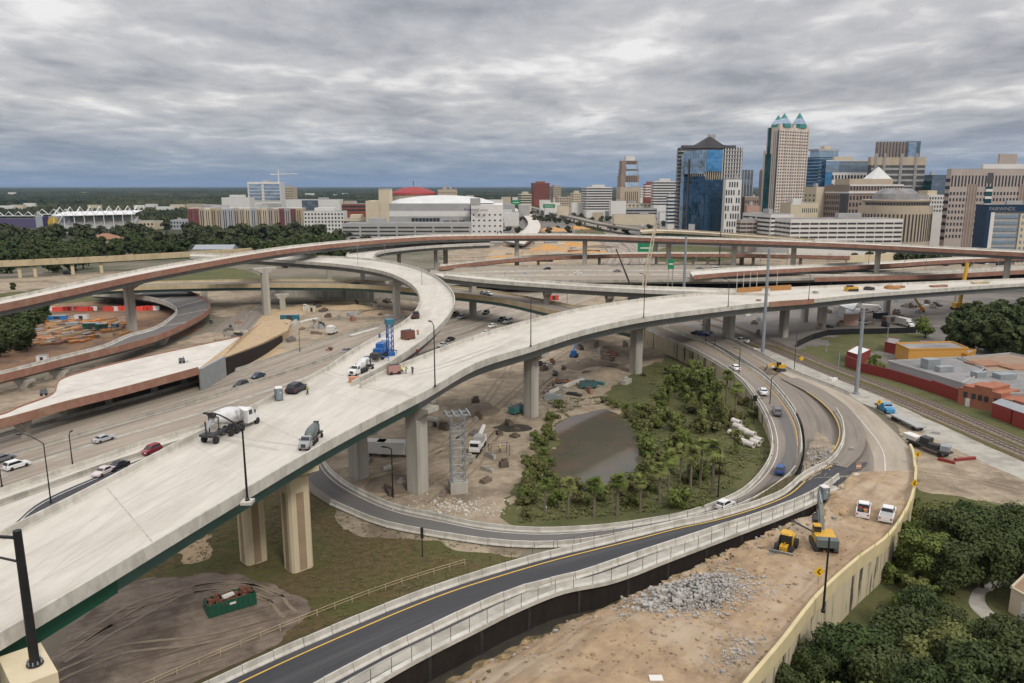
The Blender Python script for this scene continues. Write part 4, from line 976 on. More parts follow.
teal(b, .24, .15, b.W*.22, z, ph+1); teal(b, .76, .15, b.W*.22, z, ph+3); teal(b, .28, .46, b.W*.20, z, ph)
for a_ in (.05,.5,.95): b.block('attic_post', 'stone_pink', a_-.04, a_+.04, 0, .1, z, z+3.5)
b.block('attic', 'stone_pink', .15, .9, .56, .78, sh-2, sh-1.8); b.done()

# blue glass complex
b = Bld('apartment_tower', 'dark grey apartment tower with swooping curved roof behind the blue glass', 'building', 676, 679, 741, 147.5, 800, 3)
z = b.z; b.block('wall', 'facade_dark'); b.fins('f', 6, 20, z, 1.1, .7, 'facade_white', .72, .98); b.bands('f', 16, 30, z-1, .3, .72, 1.0, 'facade_grey', 'balcony', .9); b.bands('f', 22, 10, z-2, .3, 0, .10, 'facade_grey', 'balcony', 1.2); b.bands('s', 22, 10, z-2, .3, 0, 1, 'facade_grey', 'balcony', 1.0)
prof = []
for k in range(17):
    s_ = k/16; x_ = -.0+s_; hgt = 2.2+8.6*max(0, 1-abs((s_-.50)/.27))**1.0 if abs(s_-.5) < .27 else 2.2
    prof.append((x_, hgt))
secs = []
for x_, hgt in prof:
    A = (.04+.84*x_)*b.W
    secs.append([b.pt(A,-1,z-.5), b.pt(A,b.D*.7,z-.5), b.pt(A,b.D*.7,z+hgt), b.pt(A,-1,z+hgt)])
MB().loft(secs).build('curved_roof', 'facade_dark', b.root, True)
b.block('roof_mast', 'facade_grey', .44, .56, .1, .3, z+9, z+13); b.done()
b = Bld('glass_tower', 'angular blue mirror glass tower stacked above a dark glass base', 'building', 681, 704.5, 724.8, 150, 760, 24)
z = b.z; zl = zY(179.5, 760); zm = zY(171.5, 760)
b.block('upper_body', 'facade_grey', 0, .82, 0, .95, zm, z); b.panel('f', 'glass_blue', .02, .80, zm, z+.2, .3); b.panel('s', 'glass_pale', .02, .93, zm-2, z+.2, .3)
b.panel('f', 'facade_white', .80, .82, zm-8, z+1, .7, 'edge_fin')
b.block('setback', 'facade_dark', .06, .8, .06, .6, zl, zm); b.fins('f', 7, zl, zm, .6, -.6, 'facade_cream', .05, .8, 'column'); b.fins('s', 7, zl, zm, .6, -.6, 'facade_white', .05, .7, 'column')
b.block('lower_body', 'facade_dark', 0, 1.0, -.02, 1.05, 0, zl); b.panel('f', 'glass_navy', .0, 1.0, 0, zl, 1.4); b.panel('s', 'glass_navy', -.02, 1.0, 0, zl+3, .4); b.panel('s', 'glass_pale', .86, 1.0, 0, z-4, .8)
b.panel('s', 'facade_dark', .64, .70, 4, z-8, .9); b.panel('s', 'facade_white', .30, .55, 0, 18, 1.2, 'entrance_block'); b.roofline('roof_grey', units=0, a1=.8, b1=.9); b.done()
b = Bld('office_block', 'white block with tall staggered windows right of the dark glass base', 'building', 722, 724.6, 740.5, 179.5, 745, 3)
z = b.z; b.block('wall', 'facade_white'); rows = 8; rh = (z-2)/rows
for r_ in range(rows):
    O, d, L, n = b.face('f')
    for c in range(6):
        if (r_*7+c*3) % 5 == 4: continue
        q = O+d*(L*(c+.35+(.3 if r_ % 2 else .1))/6.4)+n*.05; b.win.append((Vector((q.x,q.y,1+rh*(r_+.5))), math.atan2(d.y,d.x), L/6*.5, rh*.66))
b.roofline(units=1); b.done()

# mid distance
b = Bld('office_tower', 'stepped brown tower with sloping pale ledges standing alone left of downtown', 'building', 616, 620, 640, 198, 1400, 6); z0_ = b.z
wts = [(0.0,1.0,zY(187,1400)), (.03,.93,zY(175.5,1400)), (.06,.90,zY(169,1400)), (.08,.86,zY(160.5,1400))]
lo = 0
for i, (a0, a1, zz) in enumerate(wts):
    b.block('wall', 'stone_brown' if i else 'stone_tan', a0, a1, .06*i, 1-.05*i, lo, zz)
    if i < 3:
        n0, n1, _z = wts[i+1]; sb = MB(); A0, A1 = (a0+.22)*b.W, (a1-.08)*b.W
        sb.loft([[b.pt(A0,.06*i*b.D-.3,zz), b.pt(A1,.06*i*b.D-.3,zz), b.pt(A1,.06*(i+1)*b.D-.3,zz+8), b.pt(A0,.06*(i+1)*b.D-.3,zz+8)], [b.pt(A0,.06*i*b.D+1,zz), b.pt(A1,.06*i*b.D+1,zz), b.pt(A1,.06*(i+1)*b.D+1,zz+8), b.pt(A0,.06*(i+1)*b.D+1,zz+8)]]); sb.build('sloped_ledge', 'glass_pale', b.root, True)
    for k in range(7):
        O = b.pt((a0+.25+k*(a1-a0-.3)/7)*b.W, .06*i*b.D-.05, (lo+zz)/2); MB().box(O, (1.3,.3,(zz-max(lo,12))*.9), math.atan2(b.u.y,b.u.x)).build('window_column', 'window_slot', b.root, True)
    lo = zz
b.block('crown', 'facade_white', .28, .72, .2, .7, lo, zY(156, 1400)); b.done()
def office(label, px0, pc, px1, yt, Y, a, m, style, rows, cols=10, name='office_block', glass='window_dark', pent=True, roof='roof_grey'):
    b = Bld(name, label, 'building', px0, pc, px1, yt, Y, a); b.glass = glass; b.block('wall', m); h = min(b.z-2, rows*4.2); z0_ = b.z-2-h
    if style == 'bands': b.bands('f', rows, z0_, b.z-1, .5); b.bands('s', rows, z0_, b.z-1, .5)
    elif style == 'grid': b.windows('f', cols, rows, z0_, b.z-1, .5, .5); b.windows('s', max(2, cols//3), rows, z0_, b.z-1, .5, .5)
    b.roofline(roof, units=1)
    if pent: b.block('penthouse', m, .25, .75, .2, .7, b.z, b.z+4)
    return b.done()
office('white office slab with dark horizontal window bands left of the stepped brown tower', 581.5, 586.6, 612, 187, 1370, 8, 'facade_white', 'bands', 9)
office('white office tower with fine dark bands beside the blue glass', 651, 654, 676, 181, 1300, 4, 'facade_white', 'bands', 9)
office('small blue glass block with white floor lines below the white office tower', 666, 668, 677, 195, 960, 6, 'facade_white', 'bands', 8, glass='glass_navy', pent=False)
office('reddish brown tower block on the skyline above the freeway', 531, 534, 549.5, 183, 2000, 6, 'brick_red', 'grid', 9, 8)
office('tan block right behind the reddish brown tower', 549, 553, 561, 186.5, 2050, 6, 'stone_tan', 'grid', 6, 4)
office('pale block with teal glass front left of the reddish brown tower', 518, 521, 531.5, 194, 1500, 6, 'facade_cream', 'bands', 4, glass='glass_green')
office('cream low block in front of the stepped brown tower', 613, 616, 651, 203.5, 1330, 4, 'facade_cream', 'grid', 3, 9, pent=False)
office('long grey low block below the cream one', 620, 624, 657, 208.5, 1270, 4, 'facade_grey', 'bands', 2, pent=False)
office('cream apartment block left of the white office slab', 570, 573, 582, 193, 1500, 5, 'facade_cream', 'grid', 6, 5)
office('beige block in the haze behind the cream apartments', 555, 557, 571, 197, 1450, 5, 'stone_tan', 'grid', 4, 6, pent=False)
office('little red topped block between the stepped tower and the white office tower', 643, 645, 654, 184, 1350, 5, 'brick_red', 'bands', 5, glass='facade_white')
office('pale office block on the skyline behind the little red topped one', 637, 638, 646, 188, 1500, 5, 'facade_white', 'grid', 4, 5, pent=False)
office('low white shed beside the freeway ramps in the middle distance', 609, 611, 626, 201, 1250, 5, 'facade_white', 'none', 1, pent=False)
office('flat tan building with orange trim above the sunken freeway', 612, 614, 655, 214.5, 1120, 3, 'facade_cream', 'none', 1, pent=False)
office('dark low building among the ramps left of the tan one', 497, 499, 515, 205, 1300, 3, 'facade_grey', 'none', 1, pent=False)

# arena
b = Bld('arena', 'broad pale arena with low white domed roof and a long dark window', 'arena', 378, 378.5, 470, 203.5, 790, 1, 90)
z = b.z; b.block('wall', 'facade_grey', 0, 1, 0, 1); b.panel('f', 'facade_white', 0, 1, z-13, z-7.5, .2, 'pale_band'); b.panel('f', 'window_dark', .36, .67, z-21, z-14.5, .4, 'ribbon_window'); b.fins('f', 8, z-21, z-14.5, .35, .5, 'facade_grey', .36, .67, 'mullion')
b.windows('f', 7, 1, z-20.5, z-18, .5, .5, .12, .35); b.windows('f', 3, 1, z-18.5, z-16.5, .8, .5, .7, .95)
secs = []
for k in range(9):
    s_ = k/8; hh = 7.5*math.sin(math.pi*min(max(s_*1.0, 0), 1))**.6 if 0 < s_ < 1 else .2
    secs.append([b.pt(b.W*(.06+1.2*s_), b.D*.08, z), b.pt(b.W*(.06+1.2*s_), b.D*.95, z), b.pt(b.W*(.06+1.2*s_), b.D*.8, z+hh), b.pt(b.W*(.06+1.2*s_), b.D*.22, z+hh)])
MB().loft(secs).build('roof', 'roof_white', b.root, True)
ar = b
b = Bld('arena', None, None, 470, 471, 503, 203.5, 775, 1, 90, root=ar.root); b.block('wall', 'facade_white', 0, 1, 0, 1, 0, z-1); b.windows('f', 6, 4, 8, z-8, .35, .28); b.windows('f', 2, 1, 4, 12, .35, .7, .78, 1); b.panel('f', 'facade_grey', -.02, .30, z-1, z+5.5, .4, 'stair_head'); b.done(36)
paint('sign_purple', (.05,.035,.14))
for tx, px_, sz in (('Amway', 463.5, 4.9), ('Center', 477.5, 3.7)):
    q_ = PY(px_, 211.2, 770); wall_text(ar.root, tx, Vector((q_.x, 770 if px_ > 470 else 772, q_.z)), R(1), sz, 'sign_purple' if tx == 'Amway' else 'facade_dark', ext=.2)
ar.done(30)
b = Bld('stair_tower', 'blank tan stair block at the left end of the arena', 'building', 365, 366, 379, 201, 785, 1, 40); b.block('wall', 'facade_cream'); b.block('upper_block', 'facade_cream', .98, 1.75, .1, .8, 4, zY(190, 785)); b.block('cap', 'facade_grey', .98, 1.75, .1, .8, zY(190, 785), zY(188.5, 785)); b.done()
Y = 1000; xc = (414-512)/F*(Y*cT+6); t = thing('domed_hall', 'hall with a low bright red dome behind the arena', 'building', (xc, Y, 0)); rd = 22*Y/F
zz = zY(194.5, Y); MB().lathe([(rd,0),(rd,zz)], 24).build('wall', 'stone_tan', t)
MB().lathe([(rd*1.03,zz),(rd*.99,zz+2.5),(rd*.72,zz+6),(rd*.34,zz+9),(.2,zz+9.6)], 24).build('dome', mat('dome_red', (.30,.035,.035), (.25,.03,.03), .1, .6), t); MB().tube([(0,0,zz+11),(0,0,zz+17)], .5, 5).build('mast', 'facade_dark', t)
b = Bld('office_block', 'tan block right behind the domed hall', 'building', 436, 438, 456.5, 189.5, 980, 2); b.block('wall', 'stone_tan'); b.windows('f', 8, 3, b.z-14, b.z-2, .3, .4); b.roofline(units=2); b.done()
garage('low grey garage stretching in front of the arena', 341, 342, 470, 224, 705, 1, 3, 'facade_grey', 7)
# left of the arena
b = Bld('apartment_row', 'long apartment row with crimson end bays and tan and grey fronts', 'building', 186, 188, 302, 208.5, 960, 2, 22); z = b.z; b.block('wall', 'stone_tan')
crim = mat('crimson', (.24,.085,.085), (.21,.075,.075), .2); ork = mat('ochre', (.42,.33,.20), (.38,.30,.18), .2); sl = mat('pale_slate', (.40,.41,.43), (.36,.37,.39), .2)
for k, m_ in enumerate(['crimson','crimson','stone_tan','facade_cream','ochre','stone_tan','pale_slate','pale_slate','stone_mauve','stone_tan','facade_cream','pale_slate','stone_tan','facade_cream','stone_mauve','stone_tan','crimson','facade_grey','crimson','ochre']):
    b.panel('f', m_, k/20, (k+1)/20-.002, 0, z+.3*(k % 3), .3+.2*(k % 2), 'facade_bay')
    for q_ in (.012,.030): b.panel('f', 'window_slot', k/20+q_, k/20+q_+.007, 3, z-2.5, .62, 'window_column')
b.roofline('roof_white', units=3); b.done()
b = office('pale block of offices with grid of dark windows right of the apartment row', 302, 304, 344, 211.5, 930, 4, 'facade_white', 'grid', 5, 12)
b = Bld('construction_tower', 'white tower block still being built below a tower crane', 'building', 246, 248, 281, 182, 1350, 6, 40); b.block('wall', 'facade_white'); b.panel('f', 'glass_pale', .05, .42, b.z-32, b.z-3, .3); b.panel('f', 'glass_pale', .5, .97, b.z-32, b.z-3, .3); b.bands('f', 6, b.z-34, b.z, .15, m='facade_white', name='floor_edge', proud=.6); b.panel('f', 'facade_grey', .4, 1.0, 0, b.z-36, .4, 'podium_glass'); b.roofline('roof_white'); b.done()
Y = 1380; xc = (279-512)/F*(Y*cT); t = thing('tower_crane', 'pale tower crane with long flat jib on the skyline', 'crane', (xc, Y, 0)); zj = zY(174.5, Y)
MB().tube([(0,0,0),(0,0,zj+8)], .9, 4).build('mast', 'facade_white', t); MB().tube([(-14,0,zj),(34,0,zj+1)], .7, 4).build('jib', 'facade_white', t); MB().tube([(-14,0,zj),(0,0,zj+8),(24,0,zj)], .3, 4).build('tie', 'facade_grey', t)
b = office('white low hall left of the tower being built', 220, 222, 250, 197.5, 1280, 3, 'facade_white', 'none', 1)
b = office('white hall with dark glazed middle right of the tower being built', 284, 286, 340, 199.5, 1250, 2, 'facade_white', 'none', 1, pent=False); b.panel('f', 'glass_grey', .3, .6, 6, b.z-1, .4)
b = office('small brick block beside the tower being built', 280, 282, 294, 187, 1420, 3, 'stone_tan', 'grid', 5, 6, pent=False)
b = office('dark red brick hall between the offices and the arena', 340, 342, 366, 204, 1050, 2, 'brick_red', 'bands', 2, pent=False)
b = office('cream hall with stepped roof left of the grey garage', 342, 344, 366, 219, 800, 2, 'facade_cream', 'bands', 2, glass='window_slot')
b = office('white commercial block with few windows in the trees', 122, 124, 154, 221.5, 1000, 2, 'facade_cream', 'grid', 1, 8, pent=False)
b = office('pale blue and brick house row left of the crimson bays', 168, 170, 188, 220, 1000, 3, 'pale_slate', 'grid', 2, 6, pent=False)
# shed and hut at the tree belt
b = Bld('shed', 'long shed with pale ribbed roof at the edge of the tree belt', 'shed', 192, 194, 232, 249, 560, 3, 14); z = b.z; b.block('wall', 'facade_white', z1=z-.3); b.windows('f', 12, 1, z-4, z-.6, .8, .6)
mb = MB(); mb.loft([[b.pt(A,-.8,z-.3), b.pt(A,b.D+.8,z-.3), b.pt(A,b.D*.5,z+2.6)] for A in (-.8, b.W+.8)]); mb.build('roof', 'galv', b.root, True); b.done()
Y = 760; xc = (106-512)/F*(Y*cT+10); t = thing('pavilion', 'pavilion with a brown pyramid roof among dark trees', 'building', (xc, Y, 0)); zz = zY(238.5, Y)
MB().box((0,0,zz/2), (24,18,zz)).build('wall', 'facade_cream', t); MB().prism(rect(0,0,28,22), zz, zz+5, 0, .15).build('roof', mat('tile_brown', (.30,.16,.09), (.25,.13,.08), .2), t)
# stadium
Y = 900; xc = (54-512)/F*(Y*cT+8); t = thing('stadium', 'open stadium with white trussed canopies and purple stands', 'stadium', (xc, Y, 0)); s_ = Y/F
def sx(px): return (px-54)*s_*.985
zt = zY(210, Y); zc_ = zY(216, Y); zb_ = zY(229, Y)
paint('stand_purple', (.050,.036,.095)); paint('steel_white', (.72,.72,.71)); paint('emblem_gold', (.55,.36,.05)); paint('panel_grey', (.36,.38,.42))
MB().loft([[(sx(56),-2,0),(sx(108),60,0),(sx(108),75,0),(sx(56),14,0)],[(sx(56),-2,2),(sx(108),60,2),(sx(108),75,zc_-3),(sx(56),14,zc_-3)]]).build('side_stand', 'facade_grey', t)
MB().loft([[(sx(-20),20,zb_),(sx(28),20,zb_),(sx(28),32,zb_),(sx(-20),32,zb_)],[(sx(-20),24,zc_-4),(sx(28),24,zc_-4),(sx(28),32,zc_-4),(sx(-20),32,zc_-4)]]).build('end_stand', 'stand_purple', t)
MB().box((sx(46),14,(zc_+zb_)/2-1), (sx(64)-sx(29),1,zc_-zb_)).build('scoreboard', 'panel_grey', t)
MB().box((sx(39),13.2,(zc_+zb_)/2-1), (sx(42)-sx(36),.6,zc_-zb_)).build('banner', 'stand_purple', t)
MB().lathe([(6.6,0),(6.6,.6)], 24, (sx(47),12.2,(zc_+zb_)/2-.5), 0, 'y').build('round_emblem', 'emblem_gold', t)
def truss(x0, y0, x1, y1, z, n, h):
    pts = []
    for k in range(n+1):
        f = k/n; pts.append((x0+(x1-x0)*f, y0+(y1-y0)*f, z+(h if k % 2 else 0)))
    m_ = MB(); m_.tube(pts, .55, 4); m_.tube([pts[0], pts[-1]], .5, 4); return m_
MB().loft([[(sx(54),-4,zc_),(sx(109),58,zc_),(sx(111),80,zt-3),(sx(56),18,zt-3)],[(sx(54),-4,zc_+.5),(sx(109),58,zc_+.5),(sx(111),80,zt-2.5),(sx(56),18,zt-2.5)]]).build('canopy', 'steel_white', t)
for k in range(9):
    f = k/8; x_, y_ = sx(56)+(sx(108)-sx(56))*f, -4+62*f
    MB().tube([(x_,y_,0),(x_,y_,zc_),(x_+2,y_+11,zt+3),(x_+3,y_+24,zc_-2)], .55, 4).build('canopy_frame', 'steel_white', t)
truss(sx(-20), 26, sx(30), 26, zc_-1, 10, 5).build('roof_truss', 'steel_white', t); truss(sx(26), 22, sx(62), 22, zc_+1, 6, 6).build('roof_truss', 'steel_white', t); truss(sx(56), -6, sx(112), 58, zc_, 16, 7).build('roof_truss', 'steel_white', t)
MB().tube([(sx(55),-8,0),(sx(66),-6,zc_)], .7, 4).build('raking_strut', 'steel_white', t)

# --- right foreground yard: sheds, red fence
paint('ochre_paint', (.58,.30,.07)); paint('rust_red', (.24,.035,.030)); paint('shed_red', (.26,.04,.035))
def flatbld(name, label, base, h, wm, rm, cat='building', par=.5):
    t = thing(name, label, cat, base[0]); cx_ = sum(p.x for p in base)/len(base); cy_ = sum(p.y for p in base)/len(base)
    MB().prism([(p.x,p.y) for p in base], 0, h).build('wall', wm, t, True)
    MB().prism([(cx_+(p.x-cx_)*.975, cy_+(p.y-cy_)*.975) for p in base], h-.2, h+.02).build('roof', rm, t, True)
    cl_ = [Vector((p.x,p.y,h)) for p in base]+[Vector((base[0].x,base[0].y,h))]
    m_ = MB()
    for a_, c_ in zip(cl_, cl_[1:]):
        d = c_-a_; m_.box(((a_+c_)/2+Vector((0,0,par/2))), (d.length+.2,.25,par), math.atan2(d.y,d.x))
    m_.build('roof_edge', wm, t, True); return t
def quadpx(pts, z): return [Vector((P(a,c,z).x, P(a,c,z).y, 0)) for a, c in pts]
flatbld('shop', 'flat roofed ochre yellow building behind the red fence', quadpx([(909,350),(896,344),(952,342.5),(968,349)], 4.6), 4.6, 'ochre_paint', 'roof_grey')
q = quadpx([(954,352.5),(966,349.5),(976,351),(967,355)], 3.0); flatbld('shop', 'low ochre lean-to against the yellow building', q, 3.0, 'ochre_paint', 'roof_grey')
w1 = flatbld('warehouse', 'wide grey flat roofed warehouse with rooftop machines beside the red fence', quadpx([(888,362),(960,358),(985,369),(962,384)], 4.2), 4.2, 'facade_grey', 'roof_grey')
w2 = flatbld('warehouse', 'grey warehouse with brown roof panel at the right edge', quadpx([(958,359),(1010,354),(1090,370),(1000,376)], 4.2), 4.2, 'facade_grey', mat('roof_brown', (.24,.165,.11), (.29,.21,.15), .2, .95))
w3 = flatbld('warehouse', 'long grey roofed hall behind the orange brick shopfront', quadpx([(962,384.5),(986,372),(1090,373),(1090,398),(1010,394)], 4.6), 4.6, 'facade_grey', 'roof_grey')
for root, px, py, nm, d_ in ((w1,930,367.5,'rooftop_unit',(4,3,2.6)),(w1,944,371,'rooftop_unit',(4.5,2,1.4)),(w3,1004,379,'rooftop_unit',(5,3,1.6)),(w3,978,378,'rooftop_unit',(3,2.4,1.8)),(w2,985,364,'skylight',(9,6,.4)),(w2,1020,368,'skylight',(9,6,.4))):
    p = P(px, py, 4.3); MB().box(p+Vector((0,0,d_[2]/2)), d_, .2).build(nm, 'galv' if nm == 'rooftop_unit' else 'tile_brown', root, True)
# orange brick shopfront with stepped gable
t = thing('brick_building', 'orange brick building with stepped gable beside the railway', 'building', P(958,404,0))
A, B = P(957,404,0), P(1010,417,0); d = (B-A).normalized(); nrm = Vector((-d.y,d.x,0)); L = (B-A).length
outl = [(0,0),(L,0),(L,4.2),(L*.8,4.2),(L*.8,5.2),(L*.62,5.2),(L*.62,6.0),(L*.3,6.0),(L*.3,5.2),(L*.08,5.2),(L*.08,4.4),(0,4.4)]
m_ = MB(); m_.loft([[A+d*x+nrm*k+Vector((0,0,z_)) for x, z_ in outl] for k in (0, 8.0)]); m_.build('wall', 'brick_orange', t, True)
for k, x in enumerate((.14,.30,.42,.54,.72,.84)):
    c = A+d*(L*x)-nrm*.03+Vector((0,0,3.0)); MB().box(c, (1.0,.14,1.4), math.atan2(d.y,d.x)).build('window', 'window_dark', t, True)
MB().box(A+d*(L*.2)-nrm*.05+Vector((0,0,1.1)), (1.1,.16,2.1), math.atan2(d.y,d.x)).build('door', 'facade_white', t, True)
A2, B2 = P(1012,417,0), P(1075,436,0); m_ = MB(); m_.loft([[A2+(B2-A2)*x+nrm*k+Vector((0,0,z_)) for x, z_ in ((0,0),(1,0),(1,4.3),(0,4.3))] for k in (0, 8)]); tag(m_.build('brick_building', 'brick_orange'), 'plain orange brick wall of the shop at the right edge', 'building')
def shed(label, pts, h, rise):
    q = [Vector((P(a,c,0).x,P(a,c,0).y,0)) for a, c in pts]; t = thing('shed', label, 'shed', q[0])
    d = (q[1]-q[0]); nrm = Vector((-d.y,d.x,0)).normalized()*d.length*.9
    pl = [q[0], q[1], q[1]+nrm, q[0]+nrm]; MB().prism([(p.x,p.y) for p in pl], 0, h).build('wall', 'shed_red', t, True)
    up = Vector((0,0,1)); m_ = MB(); m_.loft([[p+up*h for p in (pl[0]-(d*.05), pl[3]-d*.05)]+[(pl[0]+pl[3])/2-d*.05+up*(h+rise)], [p+up*h for p in (pl[1]+d*.05, pl[2]+d*.05)]+[(pl[1]+pl[2])/2+d*.05+up*(h+rise)]]); m_.build('roof', 'galv', t, True)
shed('little red shed with grey roof on the grass by the railway', [(991,417),(1010,424)], 3.6, .9); shed('second red shed cut off by the right edge', [(1011,425.5),(1045,437)], 3.8, .9)
t = thing('metal_fence', 'long dark red sheet metal fence along the railway lawn', 'fence', P(845,366,0))
fp = [P(845,366,0), P(858,371.5,0), P(888,379,0), P(905,384,0), P(930,392,0), P(958,402,0)]
fs = resample(fp, 40)
for i in range(0, 39): 
    hh = 3.0 if 5 < i < 30 else 3.4
    MB().sweep([fs[i], fs[i+1]], [(-.12,.05),(-.12,hh),(.12,hh),(.12,.05)]).build('fence_panel', 'rust_red', t, True)
q = [Vector((P(a,c,0).x,P(a,c,0).y,0)) for a, c in ((846,362),(858,366),(870,360),(856,356))]; flatbld('shed', 'open shed with a white roof behind the red fence', q, 3.4, 'rust_red', 'roof_white', 'shed', .15)
q = [Vector((P(a,c,0).x,P(a,c,0).y,0)) for a, c in ((884,352),(897,355),(899,349),(888,347))]; flatbld('shed', 'dark red annex left of the yellow building', q, 3.4, 'rust_red', 'roof_grey', 'shed', .2)
q = [Vector((P(a,c,0).x,P(a,c,0).y,0)) for a, c in ((843,325.5),(858,325.5),(860,318),(845,318))]; flatbld('shop', 'small salmon block by the truck yard under the flyover', q, 4.4, 'salmon', 'roof_white', 'building', .2)
q = [Vector((P(a,c,0).x,P(a,c,0).y,0)) for a, c in ((838,316),(852,322),(858,312),(843,308))]; flatbld('warehouse', 'pale metal roofed warehouse half under the flyover', q, 4.6, 'facade_grey', 'roof_white', 'building', .2)
q = [Vector((P(a,c,0).x,P(a,c,0).y,0)) for a, c in ((1008,612),(1045,634),(1070,606),(1030,590))]; tq = flatbld('garage_building', 'small cream garage with brown roof at the right edge among trees', q, 3.4, 'facade_cream', mat('roof_tan', (.30,.20,.13), (.25,.17,.11), .4), 'building', .25)
dd = (q[1]-q[0]); MB().box(q[0]+dd*.55+Vector((.05,-.05,1.2)), (2.4,.3,2.3), math.atan2(dd.y,dd.x)).build('door', 'roof_white', tq, True)
# black silt fence along the railway yard
t = thing('silt_fence', 'black fabric silt fence looping round the yard under the flyover', 'fence', P(796,346,0))
MB().sweep([P(a,c,0) for a, c in ((797,347),(812,340),(828,335.5),(850,334.5),(880,334),(916,333))], [(-.06,0),(-.06,2.2),(.06,2.2),(.06,0)]).build('fabric', 'black_metal', t, True)
# railway
for lab, pts in (('near railway track curving past the closed road', [(690,318),(730,332),(765,346.5),(830,374),(901,402),(1024,453.5),(1110,490)]), ('far railway track next to the lawn and red fence', [(700,314),(736,327),(771,341),(835,367.5),(927,402),(1024,443),(1110,478)])):
    c = catmull([P(a,b_,.09) for a, b_ in pts], 120); t = thing('railway_track', lab, 'railway track', c[0])
    MB().sweep(c, [(-2.0,-.05),(-1.4,.12),(1.4,.12),(2.0,-.05)]).build('ballast_bed', 'ballast', t, True)
    for o_ in (-.75, .75): MB().sweep(offset(c, o_, .12), [(-.07,0),(-.07,.18),(.07,.18),(.07,0)]).build('rail', 'rail_steel', t, True)
    fine = resample(c, int(plen(c)/1.4)); sl_ = MB()
    for a_, b_ in zip(fine, fine[1:]):
        d = b_-a_; sl_.box(a_+Vector((0,0,.14)), (.3,2.5,.1), math.atan2(d.y,d.x))
    o = sl_.build('sleepers', 'wood_dark', t, True); o['kind'] = 'stuff'

# far small buildings among the trees
far_m = ['facade_white','facade_cream','facade_white','stone_tan','facade_grey','roof_white']
FARB = [(8,206,1500),(18,205,1550),(30,203.5,1700),(45,190.5,4600),(85,190,5200),(152,204,1600),(165,207,1450),(178,204.5,1600),(140,205.5,1500),(196,204,1500),(210,205,1400),(228,206,1380),(12,190.5,4600),(95,205,1500),(310,191.5,3900),(320,191,4100),(335,191.5,3800),(345,190.5,4300),(460,193.5,2600),(470,192.5,3000),(495,200,1600),(506,197,1900),(524,205,1350),(545,200,1550),(552,203,1420),(563,206,1290),(577,203,1400),(598,213,1250),(612,211,1280),(665,212,1180),(700,190.5,3000),(752,190,3000),(757,213,760),(350,201,1500),(356,205,1350),(505,209,1200),(512,213,1100),(560,198,1800),(516,192,2700),(570,190.5,3200),(600,192,2600),(632,195,2000)]
near_pal = {0:'white',1:'cream',2:'pale',3:'tan',4:'grey',5:'bright white'}
for i, (px, py, Y) in enumerate(FARB):
    w = rng.uniform(9, 16)*Y/F; k = i % 6; xc = (px-512)/F*(Y*cT+8); h = max(4.5, PY(px, py, Y).z)
    if Y > 2500: h = rng.uniform(12, 20); w = rng.uniform(5, 9)*Y/F
    t = thing('low_building', 'small low building scattered among the distant trees', 'building', (xc, Y, 0), R(rng.uniform(-12,12)), 'low buildings in the distance')
    MB().box((0,0,h/2), (w,w*.5,h)).build('wall', far_m[k], t); MB().box((0,0,h+.3), (w*.98,w*.48,.6)).build('roof', 'roof_grey' if k % 2 else 'roof_white', t)
# ------------------------------------------------------------ vegetation
def leafm(name, c1, c2, c3, sub=.0):
    m = bpy.data.materials.new(name); m.use_nodes = True; t = m.node_tree; b = t.nodes['Principled BSDF']; MATS[name] = m
    b.inputs['Roughness'].default_value = .75; b.inputs['Specular IOR Level'].default_value = .25
    oi = t.nodes.new('ShaderNodeObjectInfo'); g_ = t.nodes.new('ShaderNodeNewGeometry')
    n = t.nodes.new('ShaderNodeTexNoise'); n.inputs['Scale'].default_value = .55; n.inputs['Detail'].default_value = 4; t.links.new(g_.outputs['Position'], n.inputs['Vector'])
    r = t.nodes.new('ShaderNodeValToRGB'); e = r.color_ramp.elements; e[0].position = .36; e[0].color = (*c1,1); e[1].position = .66; e[1].color = (*c2,1)
    t.links.new(n.outputs[0], r.inputs[0])
    rp = t.nodes.new('ShaderNodeMix'); rp.data_type = 'RGBA'; mu = t.nodes.new('ShaderNodeMath'); mu.operation = 'MULTIPLY'; mu.inputs[1].default_value = .75
    t.links.new(oi.outputs['Random'], mu.inputs[0]); t.links.new(mu.outputs[0], rp.inputs[0]); t.links.new(r.outputs[0], rp.inputs[6]); rp.inputs[7].default_value = (*c3,1)
    t.links.new(rp.outputs[2], b.inputs['Base Color']); return m
leafm('leaf_dark', (.022,.040,.011), (.060,.084,.022), (.066,.076,.024))
leafm('leaf_mid', (.070,.105,.020), (.130,.160,.034), (.135,.135,.044))
leafm('leaf_pale', (.115,.160,.030), (.185,.225,.050), (.165,.160,.058))
leafm('leaf_olive', (.095,.088,.030), (.155,.130,.050), (.095,.115,.034))
leafm('leaf_far', (.030,.044,.018), (.060,.070,.026), (.080,.080,.034))
mat('bark', (.11,.085,.06), (.075,.058,.042), 1.2, .95, coord='obj'); mat('palm_bark', (.20,.165,.125), (.15,.12,.09), 1.5, .95, coord='obj')
